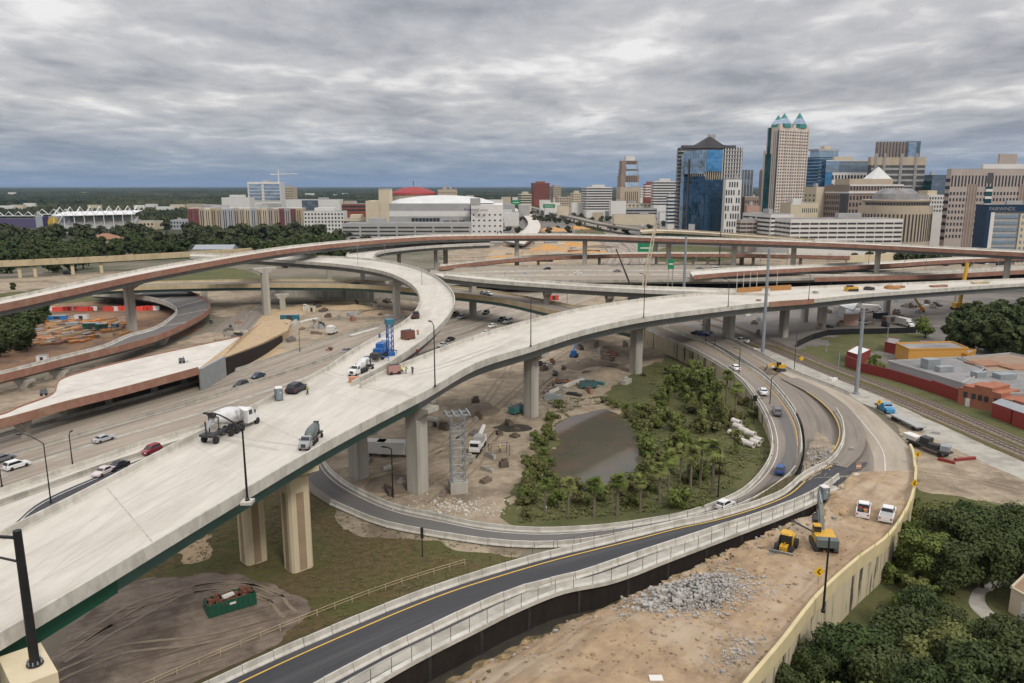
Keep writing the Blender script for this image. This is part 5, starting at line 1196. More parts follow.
def crown_mesh(seed, rad, h, lobes, cards, size, flat=.7, base=.25):
    r = random.Random(seed); L = []
    for i in range(lobes):
        a = r.uniform(0, 2*math.pi); q = math.sqrt(r.random())*rad*.68; zz = r.uniform(base*h, h*.86)
        k = 1-abs(zz/h-.55)*.75
        L.append((q*math.cos(a)*k, q*math.sin(a)*k, zz, rad*r.uniform(.28,.46)))
    b = MB()
    for c in range(cards):
        cx_, cy_, cz_, lr = L[r.randrange(lobes)]
        d = Vector((r.gauss(0,1), r.gauss(0,1), r.gauss(0,1)))
        if d.length < .01: continue
        d.normalize(); 
        if d.z < -.35 and r.random() < .6: d.z = -d.z
        rr = lr*(.62+.42*r.random()); p = Vector((cx_,cy_,cz_))+Vector((d.x*rr, d.y*rr, d.z*rr*flat))
        nrm = (d+Vector((r.gauss(0,.45), r.gauss(0,.45), r.gauss(0,.45)+.25))).normalized()
        t1 = nrm.orthogonal().normalized(); t1 = (Matrix.Rotation(r.uniform(0,6.28), 3, nrm) @ t1); t2 = nrm.cross(t1)
        s = size*r.uniform(.6,1.35); s2 = s*r.uniform(.55,.95)
        b.add([p-t1*s*.5, p+t2*s2*.5+nrm*s*.08, p+t1*s*.5, p-t2*s2*.5+nrm*s*.08], [(0,1,2,3)])
    return b
def trunk_mb(seed, h, r0, rad):
    r = random.Random(seed); b = MB(); b.tube([(0,0,-.2),(r.uniform(-.1,.1),r.uniform(-.1,.1),h*.3),(r.uniform(-.3,.3),r.uniform(-.3,.3),h*.6)], [r0,r0*.75,r0*.45], 7)
    for k in range(5):
        a = 2*math.pi*k/5+r.uniform(-.4,.4); b.tube([(0,0,h*.28+k*.2),(math.cos(a)*rad*.3,math.sin(a)*rad*.3,h*.5),(math.cos(a)*rad*.6,math.sin(a)*rad*.6,h*.68)], [r0*.5,r0*.32,r0*.12], 5)
    return b
TV = {}
def variant(key, n, rad, h, lobes, cards, size, leaf, r0=.28, flat=.75, base=.25):
    TV[key] = [(crown_mesh(hash(key) % 97+i*13 if False else len(key)*31+i*13, rad, h, lobes, cards, size, flat, base), trunk_mb(i+7, h, r0, rad), leaf) for i in range(n)]
    out = []
    for cb_, tb, lf in TV[key]:
        def mk(nm, q, m):
            me = bpy.data.meshes.new(nm); me.from_pydata(q.v, [], q.f); me.materials.append(MATS[m]); me.update(); return me
        out.append((mk('crown', cb_, lf), mk('trunk', tb, 'bark')))
    TV[key] = out
variant('big', 4, 4.6, 8.5, 20, 8500, .42, 'leaf_dark')
variant('bright', 2, 4.2, 8.0, 18, 7000, .42, 'leaf_mid')
variant('mixed', 3, 4.2, 8.2, 15, 5500, .45, 'leaf_mid', .26, .9, .2)
variant('mid', 4, 6.0, 11, 16, 1300, 1.5, 'leaf_dark', .4, .75, .12)
variant('midgreen', 3, 5.5, 10, 12, 800, 1.6, 'leaf_mid', .4)
variant('far', 3, 8.0, 12, 10, 420, 2.8, 'leaf_far', .5, .7)
variant('willow', 3, 2.6, 9.5, 14, 1500, .7, 'leaf_mid', .2, 1.3, .12)
variant('pale', 2, 2.2, 8.0, 12, 1200, .62, 'leaf_pale', .18, 1.3, .10)
variant('bush', 3, 2.0, 2.6, 9, 700, .5, 'leaf_mid', .1, .8, .1)
variant('olivebush', 3, 2.0, 2.4, 9, 650, .5, 'leaf_olive', .1, .8, .1)
def tree(kind, p, s=1.0, label='', group='', name='tree', cat='tree', sz=None):
    cm, tm = rng.choice(TV[kind]); t = thing(name, label, cat, (p[0],p[1],0), rng.uniform(0, 6.28), group)
    t.scale = (s*rng.uniform(.9,1.1), s*rng.uniform(.9,1.1), (sz or s)*rng.uniform(.92,1.08)); c = place('crown', cm, t); k = place('trunk', tm, t); return t
# bottom right grove beside the tall wall
G1 = 'trees crowding the foot of the tall wall'
for px, py, s in ((790,690,.8),(812,668,.8),(838,662,.95),(868,655,1.05),(900,640,1.0),(880,690,1.1),(930,668,1.05),(962,690,1.1),(955,640,.85),(1000,672,1.05),(1028,700,1.1),(905,720,1.1),(850,725,1.1),(985,735,1.1),(1050,660,.9),(815,735,1.0),(775,745,.9),(940,760,1.1),(918,606,.8),(935,615,.75),(1010,640,.9),(985,642,.8)):
    if rng.random() < .3: tree('mixed', P(px, py+34, 0), s*1.0, 'fresher green tree in the grove at the foot of the tall wall', 'fresh green trees of the grove')
    else: tree('big', P(px, py+34, 0), s*.95, 'dark leafy tree in the grove at the foot of the tall wall', G1)
G2 = 'trees by the pale lot'
for px, py, s, k in ((925,575,1.05,'bright'),(948,562,1.15,'big'),(938,545,1.0,'bright'),(968,552,1.05,'big'),(995,560,1.1,'big'),(1020,572,1.1,'big'),(1012,548,1.0,'big'),(982,580,1.05,'big'),(955,588,1.0,'big'),(1045,560,1.1,'big'),(918,552,.8,'bright')):
    tree(k, P(px, py+8, 0), s, 'rounded tree in the cluster between the tall wall and the pale lot' if k == 'big' else 'brighter green tree beside the far end of the tall wall', G2 if k == 'big' else 'bright trees beside the wall')
for px, py, s in ((915,610,1.0),(925,625,1.1),(908,640,1.0),(935,636,.9),(905,500,.9),(909,512,1.0),(913,523,1.1),(898,568,1.0),(890,582,1.1),(905,585,.9),(915,596,1.0),(928,600,.9),(898,612,1.0)): tree('bush', P(px, py, 0), s, 'scruffy green bush on the verge beside the tall wall', 'bushes beside the tall wall', 'bush', 'bush')
# dense wood at the right edge
for px, py, s in ((950,345,.95),(965,350,1.1),(985,354,1.15),(1005,358,1.2),(1030,362,1.2),(975,338,1.05),(995,342,1.15),(1018,346,1.2),(1040,350,1.2),(960,332,.95),(985,330,1.1),(1010,334,1.15),(1035,336,1.2),(1060,356,1.2),(970,324,.9),(1000,325,1.0),(1028,326,1.1)):
    tree('mid', P(px, py-1, 0), s*.92, 'broad dark tree of the dense wood at the right edge', 'trees of the wood at the right edge')
tree('midgreen', P(925,338,0), .72, 'single round tree beside the side street below the manlift', None); tree('midgreen', P(875,372,0), .5, 'small lollipop tree standing behind the red fence', None); tree('mid', P(953,348,0), .5, 'little tree on the side street verge left of the dense wood', None)
# pond vegetation
def palm_parts(seed, h, hs=1.0):
    r = random.Random(seed); f = MB()
    for k in range(44):
        a = r.uniform(0, 6.28); el = r.uniform(-.8, 1.3); ln = r.uniform(.9, 1.5)*hs; d = Vector((math.cos(a)*math.cos(el), math.sin(a)*math.cos(el), math.sin(el))); sd = Vector((-math.sin(a), math.cos(a), 0)); up = d.cross(sd)
        p0 = Vector((0,0,h)); p1 = p0+d*ln*.5
        f.add([p0-sd*.04, p0+sd*.04, p1+sd*.05, p1-sd*.05], [(0,1,2,3)])
        for q_ in range(-3, 4):
            e_ = p1+(d*math.cos(q_*.42)+sd*math.sin(q_*.42))*ln*.62+Vector((0,0,-.22*ln*(1+abs(q_)*.15))); w_ = (sd*math.cos(q_*.42)-d*math.sin(q_*.42))*.10*hs
            f.add([p1-w_*.5, p1+w_*.5, e_*.45+p1*.55+w_*1.1+Vector((0,0,.05)), e_, e_*.45+p1*.55-w_*1.1+Vector((0,0,.05))], [(0,1,2,3,4)])
    t = MB(); t.tube([(0,0,-.2),(r.uniform(-.1,.1),0,h*.5),(0,0,h)], [.22,.19,.2], 7); return f, t
PV = []
for i in range(4):
    f, t = palm_parts(i+3, 5.6+i*.5, 1.15); me = bpy.data.meshes.new('fronds'); me.from_pydata(f.v, [], f.f); me.materials.append(MATS['leaf_pale' if i % 2 else 'leaf_mid']); mt = bpy.data.meshes.new('trunk'); mt.from_pydata(t.v, [], t.f); mt.materials.append(MATS['palm_bark']); PV.append((me, mt))
for px, py, s in ((545,512,.85),(568,516,1.0),(594,517,1.1),(617,515,1.15),(640,512,.95),(659,505,1.0),(668,500,1.1),(690,498,1.2),(712,494,1.35),(700,486,1.2),(680,484,1.1),(735,420,1.2),(726,405,1.2)):
    me, mt = rng.choice(PV); t = thing('palm_tree', 'shaggy cabbage palm on the grassy pond bank', 'palm tree', P(px, py, 0), rng.uniform(0,6), 'palms round the pond'); t.scale = (s,s,s*rng.uniform(.9,1.1)); place('fronds', me, t); place('trunk', mt, t)
for px, py, s in ((668,402,.9),(676,392,1.05),(684,400,1.1),(694,390,1.15),(700,404,1.1),(708,396,1.1),(688,412,.9),(716,410,1.0),(660,410,.8),(722,424,.9),(704,420,.9),(690,382,.9)):
    tree('willow', P(px, py, 0), s*.85, 'feathery green tree in the thicket between pond and ramp wall', 'thicket trees by the pond')
for px, py, s in ((700,434,.9),(676,432,.8),(682,450,.8),(668,462,.8),(650,480,.75),(735,455,.8)):
    tree('pale', P(px, py, 0), s*.85, 'slender pale green sapling east of the pond', 'saplings by the pond')
for i in range(120):
    px, py = rng.uniform(606, 764), rng.uniform(368, 512)
    if px > 708 and py > 428 and rng.random() < .8: continue
    if py > 488 and rng.random() < .5: continue
    if ((px-592)/50)**2+((py-448)/46)**2 < 1.0 or (px > 715 and py < 395) or (px > 735 and py > 445) or (px < 640 and py < 392): continue
    k = 'olivebush' if rng.random() < .62 else 'bush'
    tree(k, P(px, py, 0), rng.uniform(.45,1.35), 'brown green scrub clump on the pond bank' if k == 'olivebush' else 'green bush among the scrub of the pond bank', 'scrub round the pond' if k == 'olivebush' else 'bushes round the pond', 'bush', 'bush')
for px, py in ((548,492),(538,480),(533,500),(552,505),(560,500),(577,503),(600,500),(620,496),(527,505),(540,470),(545,455),(552,440),(610,405),(625,410),(636,420),(646,432),(653,446),(650,462),(640,475),(588,506),(630,506),(628,418),(636,428),(642,438),(648,446),(648,456),(645,467),(638,479),(630,484),(618,488),(606,492),(592,491),(578,490),(566,489),(556,486),(549,480),(616,408),(604,403),(633,422),(645,442)):
    tree(rng.choice(('bush','olivebush')), P(px, py, 0), rng.uniform(.5,.85), 'low reedy clump at the edge of the pond', 'reeds at the pond edge', 'reed_clump', 'plant')
for i in range(34):
    f = rng.random(); px, py = 520+40*f+rng.gauss(0,7), 505-85*f+rng.gauss(0,6)
    if ((px-594)/46)**2+((py-448)/40)**2 < 1: continue
    tree(rng.choice(('bush','olivebush','bush')), P(px, py, 0), rng.uniform(.4,.9), 'green clump on the bank between pond and work yard', 'clumps on the pond\'s yard side', 'reed_clump', 'plant')
# vines on the ramp wall
for i in range(4, 66, 3):
    p = ilL[i]; n_ = normals(ilL)[i]; vb = MB(); tn = Vector((-n_.y, n_.x, 0))
    if rng.random() < .25 or p.z < 1.4: continue
    for k in range(40):
        x = rng.gauss(0, .9); zz = abs(rng.gauss(0,.45))*p.z; zz = min(zz, p.z); s = rng.uniform(.3,.6); c = p+tn*x+n_*rng.uniform(.05,.5); c = Vector((c.x,c.y,zz))
        vb.add([c-tn*s, c+tn*s*.8+Vector((0,0,.2)), c+tn*s*.6+Vector((0,0,s))+n_*s*.4, c-tn*s*.7+Vector((0,0,s*1.2))], [(0,1,2,3)])
    vb.build('vine', 'vine', bpy.data.objects['retaining_wall'], True)
# tree belt on the left, beyond the tan bridge
belt = []
for i in range(270):
    px = rng.uniform(-40, 372); Y = rng.choice((rng.uniform(495, 640), rng.uniform(560, 860)))
    if px > 200: Y = rng.uniform(560, 840)
    if 186 < px < 240 and Y < 600: continue
    if 95 < px < 245 and Y < 575+(px-95)*.25: continue
    if 88 < px < 122 and 640 < Y < 780: continue
    belt.append((Y, px))
belt.sort()
for Y, px in belt[:130]:
    tree('mid', ((px-512)/F*(Y*cT+9), Y), rng.uniform(1.0,1.45), 'dark oak in the tree belt beyond the tan bridge', 'oaks of the tree belt')
FAR_T = [((px-512)/F*(Y*cT+9), Y, rng.uniform(1.0,1.5)) for Y, px in belt[130:]]
for i in range(60):
    px = rng.uniform(-40, 52); py = rng.uniform(316, 358)
    p = P(px, py, 0)
    if px > 52-(py-316)*.62: continue
    tree('mid', p, rng.uniform(.5,.75), 'dark tree beside the storage yard at the left edge', 'trees at the left edge')
for px, py, s in ((62,296,.4),(75,293,.35),(90,291,.4),(285,268,.55),(295,267,.6),(306,268,.5),(13,290,.35),(330,269,.4)): tree('mid', P(px, py, 0), s, 'small dark tree on the open ground below the high flyover', 'small trees under the high flyover')
for px, Y, s in ((886,560,.9),(896,560,1.0),(905,558,1.0),(916,556,1.0),(926,558,1.0),(936,558,1.1),(870,575,.8),(946,545,1.0),(968,520,.8),(855,570,.7)):
    tree('mid', ((px-512)/F*(Y*cT+9), Y), s*.85, 'street tree in front of the round courthouse and garage', 'trees before the courthouse')
for i in range(230):
    px = rng.uniform(490, 700); Y = rng.uniform(900, 2000)
    if 520 < px < 650 and Y < 1150 and rng.random() < .8: continue
    if px > 660 and Y < 1000: Y += 250
    FAR_T.append(((px-512)/F*(Y*cT+9), Y, rng.uniform(.5,.9)))
for i in range(220):
    px = rng.uniform(-40, 510); Y = rng.uniform(880, 1700)
    if px > 365 and Y < 1040: continue
    FAR_T.append(((px-512)/F*(Y*cT+9), Y, rng.uniform(.75,1.15)))
fm = MB(); rf = random.Random(3)
for x, y, s_ in FAR_T:
    src = crown_mesh(rf.randrange(6), 7.5, 11.5, 10, 230, 3.0, .7, .1); a = rf.uniform(0, 6.28); c_, n_ = math.cos(a), math.sin(a)
    fm.add([(x+s_*(v[0]*c_-v[1]*n_), y+s_*(v[0]*n_+v[1]*c_), s_*v[2]) for v in src.v], src.f)
stuff('far_trees', fm, 'leaf_far')
# endless wood up to the horizon
b = MB(); rows, colsN = 150, 900; vs = []; r0_, r1_ = 1250.0, 26000.0
rr = random.Random(5)
for i in range(rows+1):
    rad = r0_*(r1_/r0_)**(i/rows)
    for j in range(colsN+1):
        a = -.78+1.56*j/colsN; a2 = a+rr.uniform(-.0006,.0006); q = rad*(1+rr.uniform(-.008,.008))
        x, y = q*math.sin(a2), q*math.cos(a2)
        gap = noise.noise(Vector((x*.0022, y*.0016, 4)))
        h = (7+9*rr.random()) if gap > -.22 else rr.uniform(-1.5, 3)
        if q < 2700 and -.03 < a < .26: h = -1.5 if q < 1900 else rr.uniform(-1.5, 7)
        vs.append((x, y, h if i else 0))
b.add(vs, [(i*(colsN+1)+j, i*(colsN+1)+j+1, (i+1)*(colsN+1)+j+1, (i+1)*(colsN+1)+j) for i in range(rows) for j in range(colsN)])
mat('wood_far', (.008,.017,.009), (.030,.040,.017), .010, .95, c3=(.085,.085,.034), scale3=.0016, amt3=.65, detail=9, spec=.1)  # broad brighter patches: sunlit stretches of the wood painted into its colour
stuff('distant_wood', b, 'wood_far')
# tufts of weeds, lying low over the grass
def tufts(name, n, reg, smin, smax, leaf, seed, z=.03):
    b = MB(); r = random.Random(seed)
    for i in range(n):
        q = reg(r)
        if q is None: continue
        p = P(q[0], q[1], z); s = r.uniform(smin, smax); a = r.uniform(0, 6.28)
        for k in range(3):
            aa = a+k*2.1; d = Vector((math.cos(aa), math.sin(aa), 0)); e = Vector((-d.y, d.x, 0))
            b.add([p+e*s*.25, p-e*s*.25, p+d*s-e*s*.2+Vector((0,0,s*.45)), p+d*s+e*s*.2+Vector((0,0,s*.45))], [(0,1,2,3)])
    stuff(name, b, leaf)
def reg1(r):
    px, py = r.uniform(130, 540), r.uniform(505, 640)
    if py > 640-(px-300)*.33 or py < 512+(px-330)*.22 or (px < 310 and py > 570): return None
    return px, py
def reg2(r):
    px, py = r.uniform(520, 780), r.uniform(365, 530)
    if ((px-596)/53)**2+((py-447)/42)**2 < 1.0 or (px < 650 and py < 398) or px < 545-(py-420)*.25: return None
    if py > 508+max(0, 700-px)*.08 or (px > 745 and (py < 420 or py > 465)) or (px > 690 and py < 375+(px-700)*.9) or (px > 705 and py > 497-(px-715)*.7): return None
    return px, py
def reg3(r):
    px, py = r.uniform(880, 1030), r.uniform(500, 640)
    if px < 908+max(0,(530-py))*.1 or ((px-1000)/42)**2+((py-600)/28)**2 < 1: return None
    return px, py
tufts('weeds', 3000, reg1, .12, .35, 'leaf_olive', 11); tufts('tall_grass', 6500, reg2, .25, .7, 'leaf_olive', 12); tufts('verge_weeds', 1600, reg3, .2, .5, 'leaf_mid', 13)
# ------------------------------------------------------------ vehicles
def wheel(root, x, y, r, w, dual=False):
    o = MB().lathe([(r*.55,-w/2),(r*.96,-w/2),(r,-w*.35),(r,w*.35),(r*.96,w/2),(r*.55,w/2)], 14, (0,0,0), 0, 'y').build('wheel', 'tyre', root); o.location = (x, y, r)
    m_ = MB().lathe([(r*.56,-w*.42),(r*.56,w*.42)], 12, (0,0,0), 0, 'y').build('rim', 'rim', o); return o
TYPES = {
 'sedan': dict(L=4.7, W=1.82, prof=[(-2.33,.32),(-2.35,.62),(-2.2,.92),(-1.5,.98),(1.0,.92),(2.15,.72),(2.35,.52),(2.3,.30)], cab=[(-1.62,.95),(-.85,1.42),(.28,1.45),(1.12,.92)], wr=.33, wb=1.38),
 'suv': dict(L=4.75, W=1.9, prof=[(-2.35,.36),(-2.38,.75),(-2.28,1.05),(-1.6,1.08),(1.05,1.04),(2.15,.90),(2.38,.62),(2.32,.34)], cab=[(-2.22,1.05),(-1.85,1.70),(.20,1.74),(1.12,1.04)], wr=.37, wb=1.40),
 'hatch': dict(L=4.1, W=1.76, prof=[(-2.03,.32),(-2.05,.65),(-1.95,.95),(-1.4,.98),(.85,.93),(1.85,.74),(2.05,.52),(2.0,.30)], cab=[(-1.85,.96),(-1.45,1.45),(.15,1.49),(.95,.93)], wr=.32, wb=1.25),
 'van': dict(L=5.2, W=1.98, prof=[(-2.58,.36),(-2.6,.8),(-2.55,1.15),(1.5,1.12),(2.35,.98),(2.6,.66),(2.52,.34)], cab=[(-2.52,1.12),(-2.42,2.05),(.85,2.08),(1.75,1.12)], wr=.36, wb=1.6),
 'pickup': dict(L=5.7, W=2.0, prof=[(-2.83,.45),(-2.85,.80),(-2.82,1.10),(.0,1.10),(1.45,1.10),(2.6,1.02),(2.85,.72),(2.8,.42)], cab=[(-.75,1.08),(-.55,1.82),(.75,1.85),(1.5,1.08)], wr=.40, wb=1.75)}
def car(label, cat, p, q, c, kind='sedan', rough=.3, group=None, z=0.0, name=None, cargo=None):
    T = TYPES[kind]; a = math.atan2(q[1]-p[1], q[0]-p[0]); W = T['W']/2
    t = thing(name or {'sedan':'parked_car'}.get(kind, kind) if False else (name or 'car' if kind != 'pickup' else 'pickup_truck'), label, cat, (p[0],p[1],z), a, group)
    pm = paint('car_paint_%d_%d_%d' % tuple(int(x*1000) for x in c), c, rough)
    pr = T['prof']; cx_ = 0; b = MB(); secs = []
    for yy, k in ((-W,.93),(-W*.94,1),(W*.94,1),(W,.93)):
        secs.append([(x*(.985 if k < 1 else 1), yy, .55+(zz-.55)*k) for x, zz in pr])
    b.loft(secs)
    cb_ = T['cab']; lo0, hi0, hi1, lo1 = cb_
    def cs(y0, y1): return [(lo0[0],y0,lo0[1]-.02),(hi0[0],y1,hi0[1]),(hi1[0],y1,hi1[1]),(lo1[0],y0,lo1[1]-.02)]
    b.loft([cs(-W*.93,-W*.74), [(x,-W*.70 if i in (1,2) else -W*.88,z_+(.05 if i in (1,2) else 0)) for i,(x,_,z_) in enumerate(cs(-W*.93,-W*.74))], [(x,W*.70 if i in (1,2) else W*.88,z_+(.05 if i in (1,2) else 0)) for i,(x,_,z_) in enumerate(cs(W*.93,W*.74))], cs(W*.93,W*.74)])
    b.build('body', pm, t)
    def quad(nm, pts, nrm, m='car_glass'):
        pts = [Vector(v)+Vector(nrm)*.025 for v in pts]; back = [v-Vector(nrm)*.03 for v in pts]; MB().loft([back, pts]).build(nm, m, t)
    def lerp(a_, b_, f): return a_[0]+(b_[0]-a_[0])*f, a_[1]+(b_[1]-a_[1])*f
    for nm, A_, B_, sg in (('windshield', lo1, hi1, 1), ('rear_window', lo0, hi0, -1)):
        p0 = lerp(A_, B_, .10); p1 = lerp(A_, B_, .92); n_ = Vector((abs(B_[1]-A_[1])*sg, 0, abs(B_[0]-A_[0]))).normalized()
        quad(nm, [(p0[0],-W*.84,p0[1]),(p0[0],W*.84,p0[1]),(p1[0],W*.72,p1[1]),(p1[0],-W*.72,p1[1])], n_)
    for s in (-1, 1):
        n_ = Vector((0, s*.95, .3)).normalized()
        q0, q1 = lerp(lo0, hi0, .15), lerp(lo0, hi0, .85); r0, r1 = lerp(lo1, hi1, .15), lerp(lo1, hi1, .85)
        def yy(zz): f = (zz-lo0[1])/(hi0[1]-lo0[1]); return s*W*(.93-.19*f)
        quad('side_window', [(q0[0]+.15,yy(q0[1]),q0[1]),(r0[0]-.2,yy(r0[1]),r0[1]),(r1[0]-.15,yy(r1[1]),r1[1]),(q1[0]+.12,yy(q1[1]),q1[1])], n_)
        fr, re = pr[-2], pr[1]
        MB().box((fr[0]-.12, s*W*.72, fr[1]+.12), (.18,.42,.16)).build('headlight', 'headlamp', t); MB().box((re[0]+.06, s*W*.76, re[1]+.15), (.12,.30,.2)).build('tail_light', 'taillamp', t)
        for x in (-T['wb'], T['wb']): wheel(t, x, s*(W-.10), T['wr'], .24)
    if kind == 'pickup':
        MB().box((-1.75,0,1.06), (1.95,W*1.66,.10)).build('truck_bed', 'dark_metal', t)
        for s in (-1, 1): MB().box((-1.75,s*W*.9,1.18), (2.1,.12,.22)).build('bed_side', pm, t)
        MB().box((-2.78,0,1.18), (.10,W*1.8,.22)).build('tailgate', pm, t)
    return t
WH, SV, GY, BK, BL, RD, TL = (.72,.72,.70), (.42,.43,.44), (.16,.165,.175), (.018,.018,.022), (.03,.09,.26), (.22,.015,.025), (.03,.06,.085)
def C2(px, py, qx, qy, z=0): return P(px, py, z), P(qx, qy, z)
def cars(rows):
    for px, py, qx, qy, c, kind, z, label in rows:
        p, q = C2(px, py, qx, qy, z); car(label, {'pickup':'pickup truck'}.get(kind, 'car'), p, q, c, kind, z=z+.02, group=None)
cars([
 (17,468,60,455,WH,'suv',.08,'white crossover cut close to the left edge on the freeway'),
 (3,461,40,449,GY,'sedan',.08,'grey car half hidden behind the white crossover at the left edge'),
 (104,441,150,427,SV,'sedan',.08,'silver car driving alone on the near freeway lanes'),
 (241,387,200,400,BK,'suv',.08,'black people carrier on the freeway below the earth fill'),
 (258,377.5,215,391,TL,'sedan',.08,'dark teal car just ahead of the black people carrier'),
 (346,352.5,310,364,GY,'sedan',.08,'grey car on the freeway behind the concrete pump truck'),
 (151,453,120,466,RD,'suv',.06,'dark red car on the dark frontage lanes'),
 (104,474,84,483,(.6,.52,.5),'sedan',.06,'pale pinkish car in front of the dark red one'),
 (118,468.5,98,477,BK,'sedan',.06,'black car following the pale pinkish car'),
 (450,341,430,348,BK,'sedan',.08,'black car on the freeway between the two new decks'),
 (443,346.5,423,353,SV,'sedan',.08,'silver car near the far rim of the new flyover'),
 (508,323,488,329,WH,'van',.08,'white van on the freeway beside a dark car'),
 (502,321,482,327,BK,'suv',.08,'dark car hidden by the white van'),
 (492,327.5,472,333,WH,'hatch',.08,'small white car behind the white van'),
 (486,334,466,340,(.5,.55,.56),'sedan',.08,'pale blue grey car next to the rim of the new flyover'),
 (461,318.5,441,326,SV,'suv',.08,'silver off roader under the curving ramp'),
 (455,315.5,437,323,(.12,.06,.05),'suv',.08,'brown car under the curving ramp'),
 (486,314,470,321,BK,'suv',.08,'black car by the foot of the tall bridge pier'),
 (355,284.4,330,284.2,BK,'sedan',10.02,'black car on the older tan bridge'),
 (484,294.2,505,298,SV,'sedan',10.02,'silver car on the right part of the older tan bridge'),
 (489,295.2,510,299,WH,'hatch',10.02,'white car close to the silver one on the older tan bridge'),
 (716,270,740,270,WH,'van',6.02,'white van on the broad old highway bridge'),
 (700,269.5,720,269.5,GY,'sedan',6.02,'grey car ahead of the white van on the old highway bridge'),
 (617,272,600,272,GY,'sedan',6.02,'dark car on the old highway bridge by the leaning boom'),
 (547,270,530,270.2,BK,'suv',6.02,'black car on the old highway bridge next to the tall double column'),
 (525,275,545,275,SV,'sedan',6.02,'silver car in the nearest lane of the old highway bridge'),
 (578,274,598,274,WH,'sedan',6.02,'white car in the nearest lane of the old highway bridge'),
 (1000,266.5,1020,266,BK,'van',5.02,'black van on the far right of the old highway bridge'),
 (870,273.5,850,273.8,GY,'sedan',5.12,'grey car near the yellow gantry on the highway'),
 (297,391.5,320,380,(.022,.022,.035),'suv',19.22,'dark blue off roader parked against the far rim of the new flyover'),
 (416,318,419,307,(.05,.035,.03),'pickup',18.95,'dark pickup parked on the curving ramp'),
 (735,369.5,717,357,WH,'sedan',4.25,'white car farthest up the loop ramp'),
 (763,393.5,752,377,WH,'sedan',3.55,'white car seen from behind in the middle of the loop ramp'),
 (777,414,772,398,GY,'suv',2.75,'dark grey off roader on the loop ramp'),
 (780,472,783,456,BL,'hatch',1.25,'bright blue car low on the loop ramp'),
 (725,507.5,760,489,WH,'hatch',.45,'white hatchback with black windows at the bottom of the loop'),
 (716,346,700,338,WH,'suv',.02,'white off roader parked beyond the ramp under the flyover'),
 (741,342.5,725,340,WH,'pickup',.02,'white pickup parked beyond the ramp next to the bridge pier'),
 (704,335.5,694,334.5,BL,'sedan',.02,'blue car parked among others under the flyover'),
 (697,334.5,690,333.5,BK,'suv',.02,'black car parked beside the blue one under the flyover'),
 (68,274.5,90,274,BK,'van',.02,'black van on the road under the tan walled bridge'),
 (979,346.5,1000,352,WH,'sedan',.06,'white car parked on the side street by the dense wood'),
 (937,306,955,309,BK,'suv',.02,'black car on the open lot behind the manlift'),
])
# two work pickups on the fill
t = car('white pickup with orange gear and tools in its bed on the dirt fill', 'pickup truck', P(863,514,5.0), P(865,500,5.0), WH, 'pickup', z=5.05)
for k, (x, y, m_) in enumerate(((-1.3,.4,'taillamp'),(-1.9,-.3,'plywood_orange'),(-2.2,.4,'dark_metal'),(-1.5,-.4,'taillamp'))): MB().box((x,y,1.3), (.5,.5,.45), .4*k).build('tool_box', m_, t)
t = car('white pickup with a grey covered bed right of the other one on the dirt fill', 'pickup truck', P(887,518,5.2), P(892,502,5.2), WH, 'pickup', z=5.2)
MB().box((-1.75,0,1.22), (1.9,1.6,.16)).build('bed_cover', 'facade_grey', t)
t = thing('pickup_truck', 'bright blue flatbed truck parked outside the curving wall', 'truck', P(886,412,.06), math.atan2((P(900,420)-P(886,412)).y, (P(900,420)-P(886,412)).x))
bm_ = paint('truck_blue', (.05,.24,.42))
MB().loft([[(x,y,z_) for x, z_ in ((-1.2,.5),(-1.2,1.6),(-.5,2.3),(.6,2.3),(1.1,1.5),(2.3,1.3),(2.4,.5))] for y in (-1.05,1.05)]).build('cab', bm_, t)
MB().box((.88,0,1.9), (.12,1.8,.6)).build('windshield', 'car_glass', t); MB().box((-2.6,0,1.0), (2.8,2.1,.3)).build('flatbed', 'dark_metal', t)
for x in (1.5,-2.2):
    for s in (-1,1): wheel(t, x, s*.95, .48, .3)
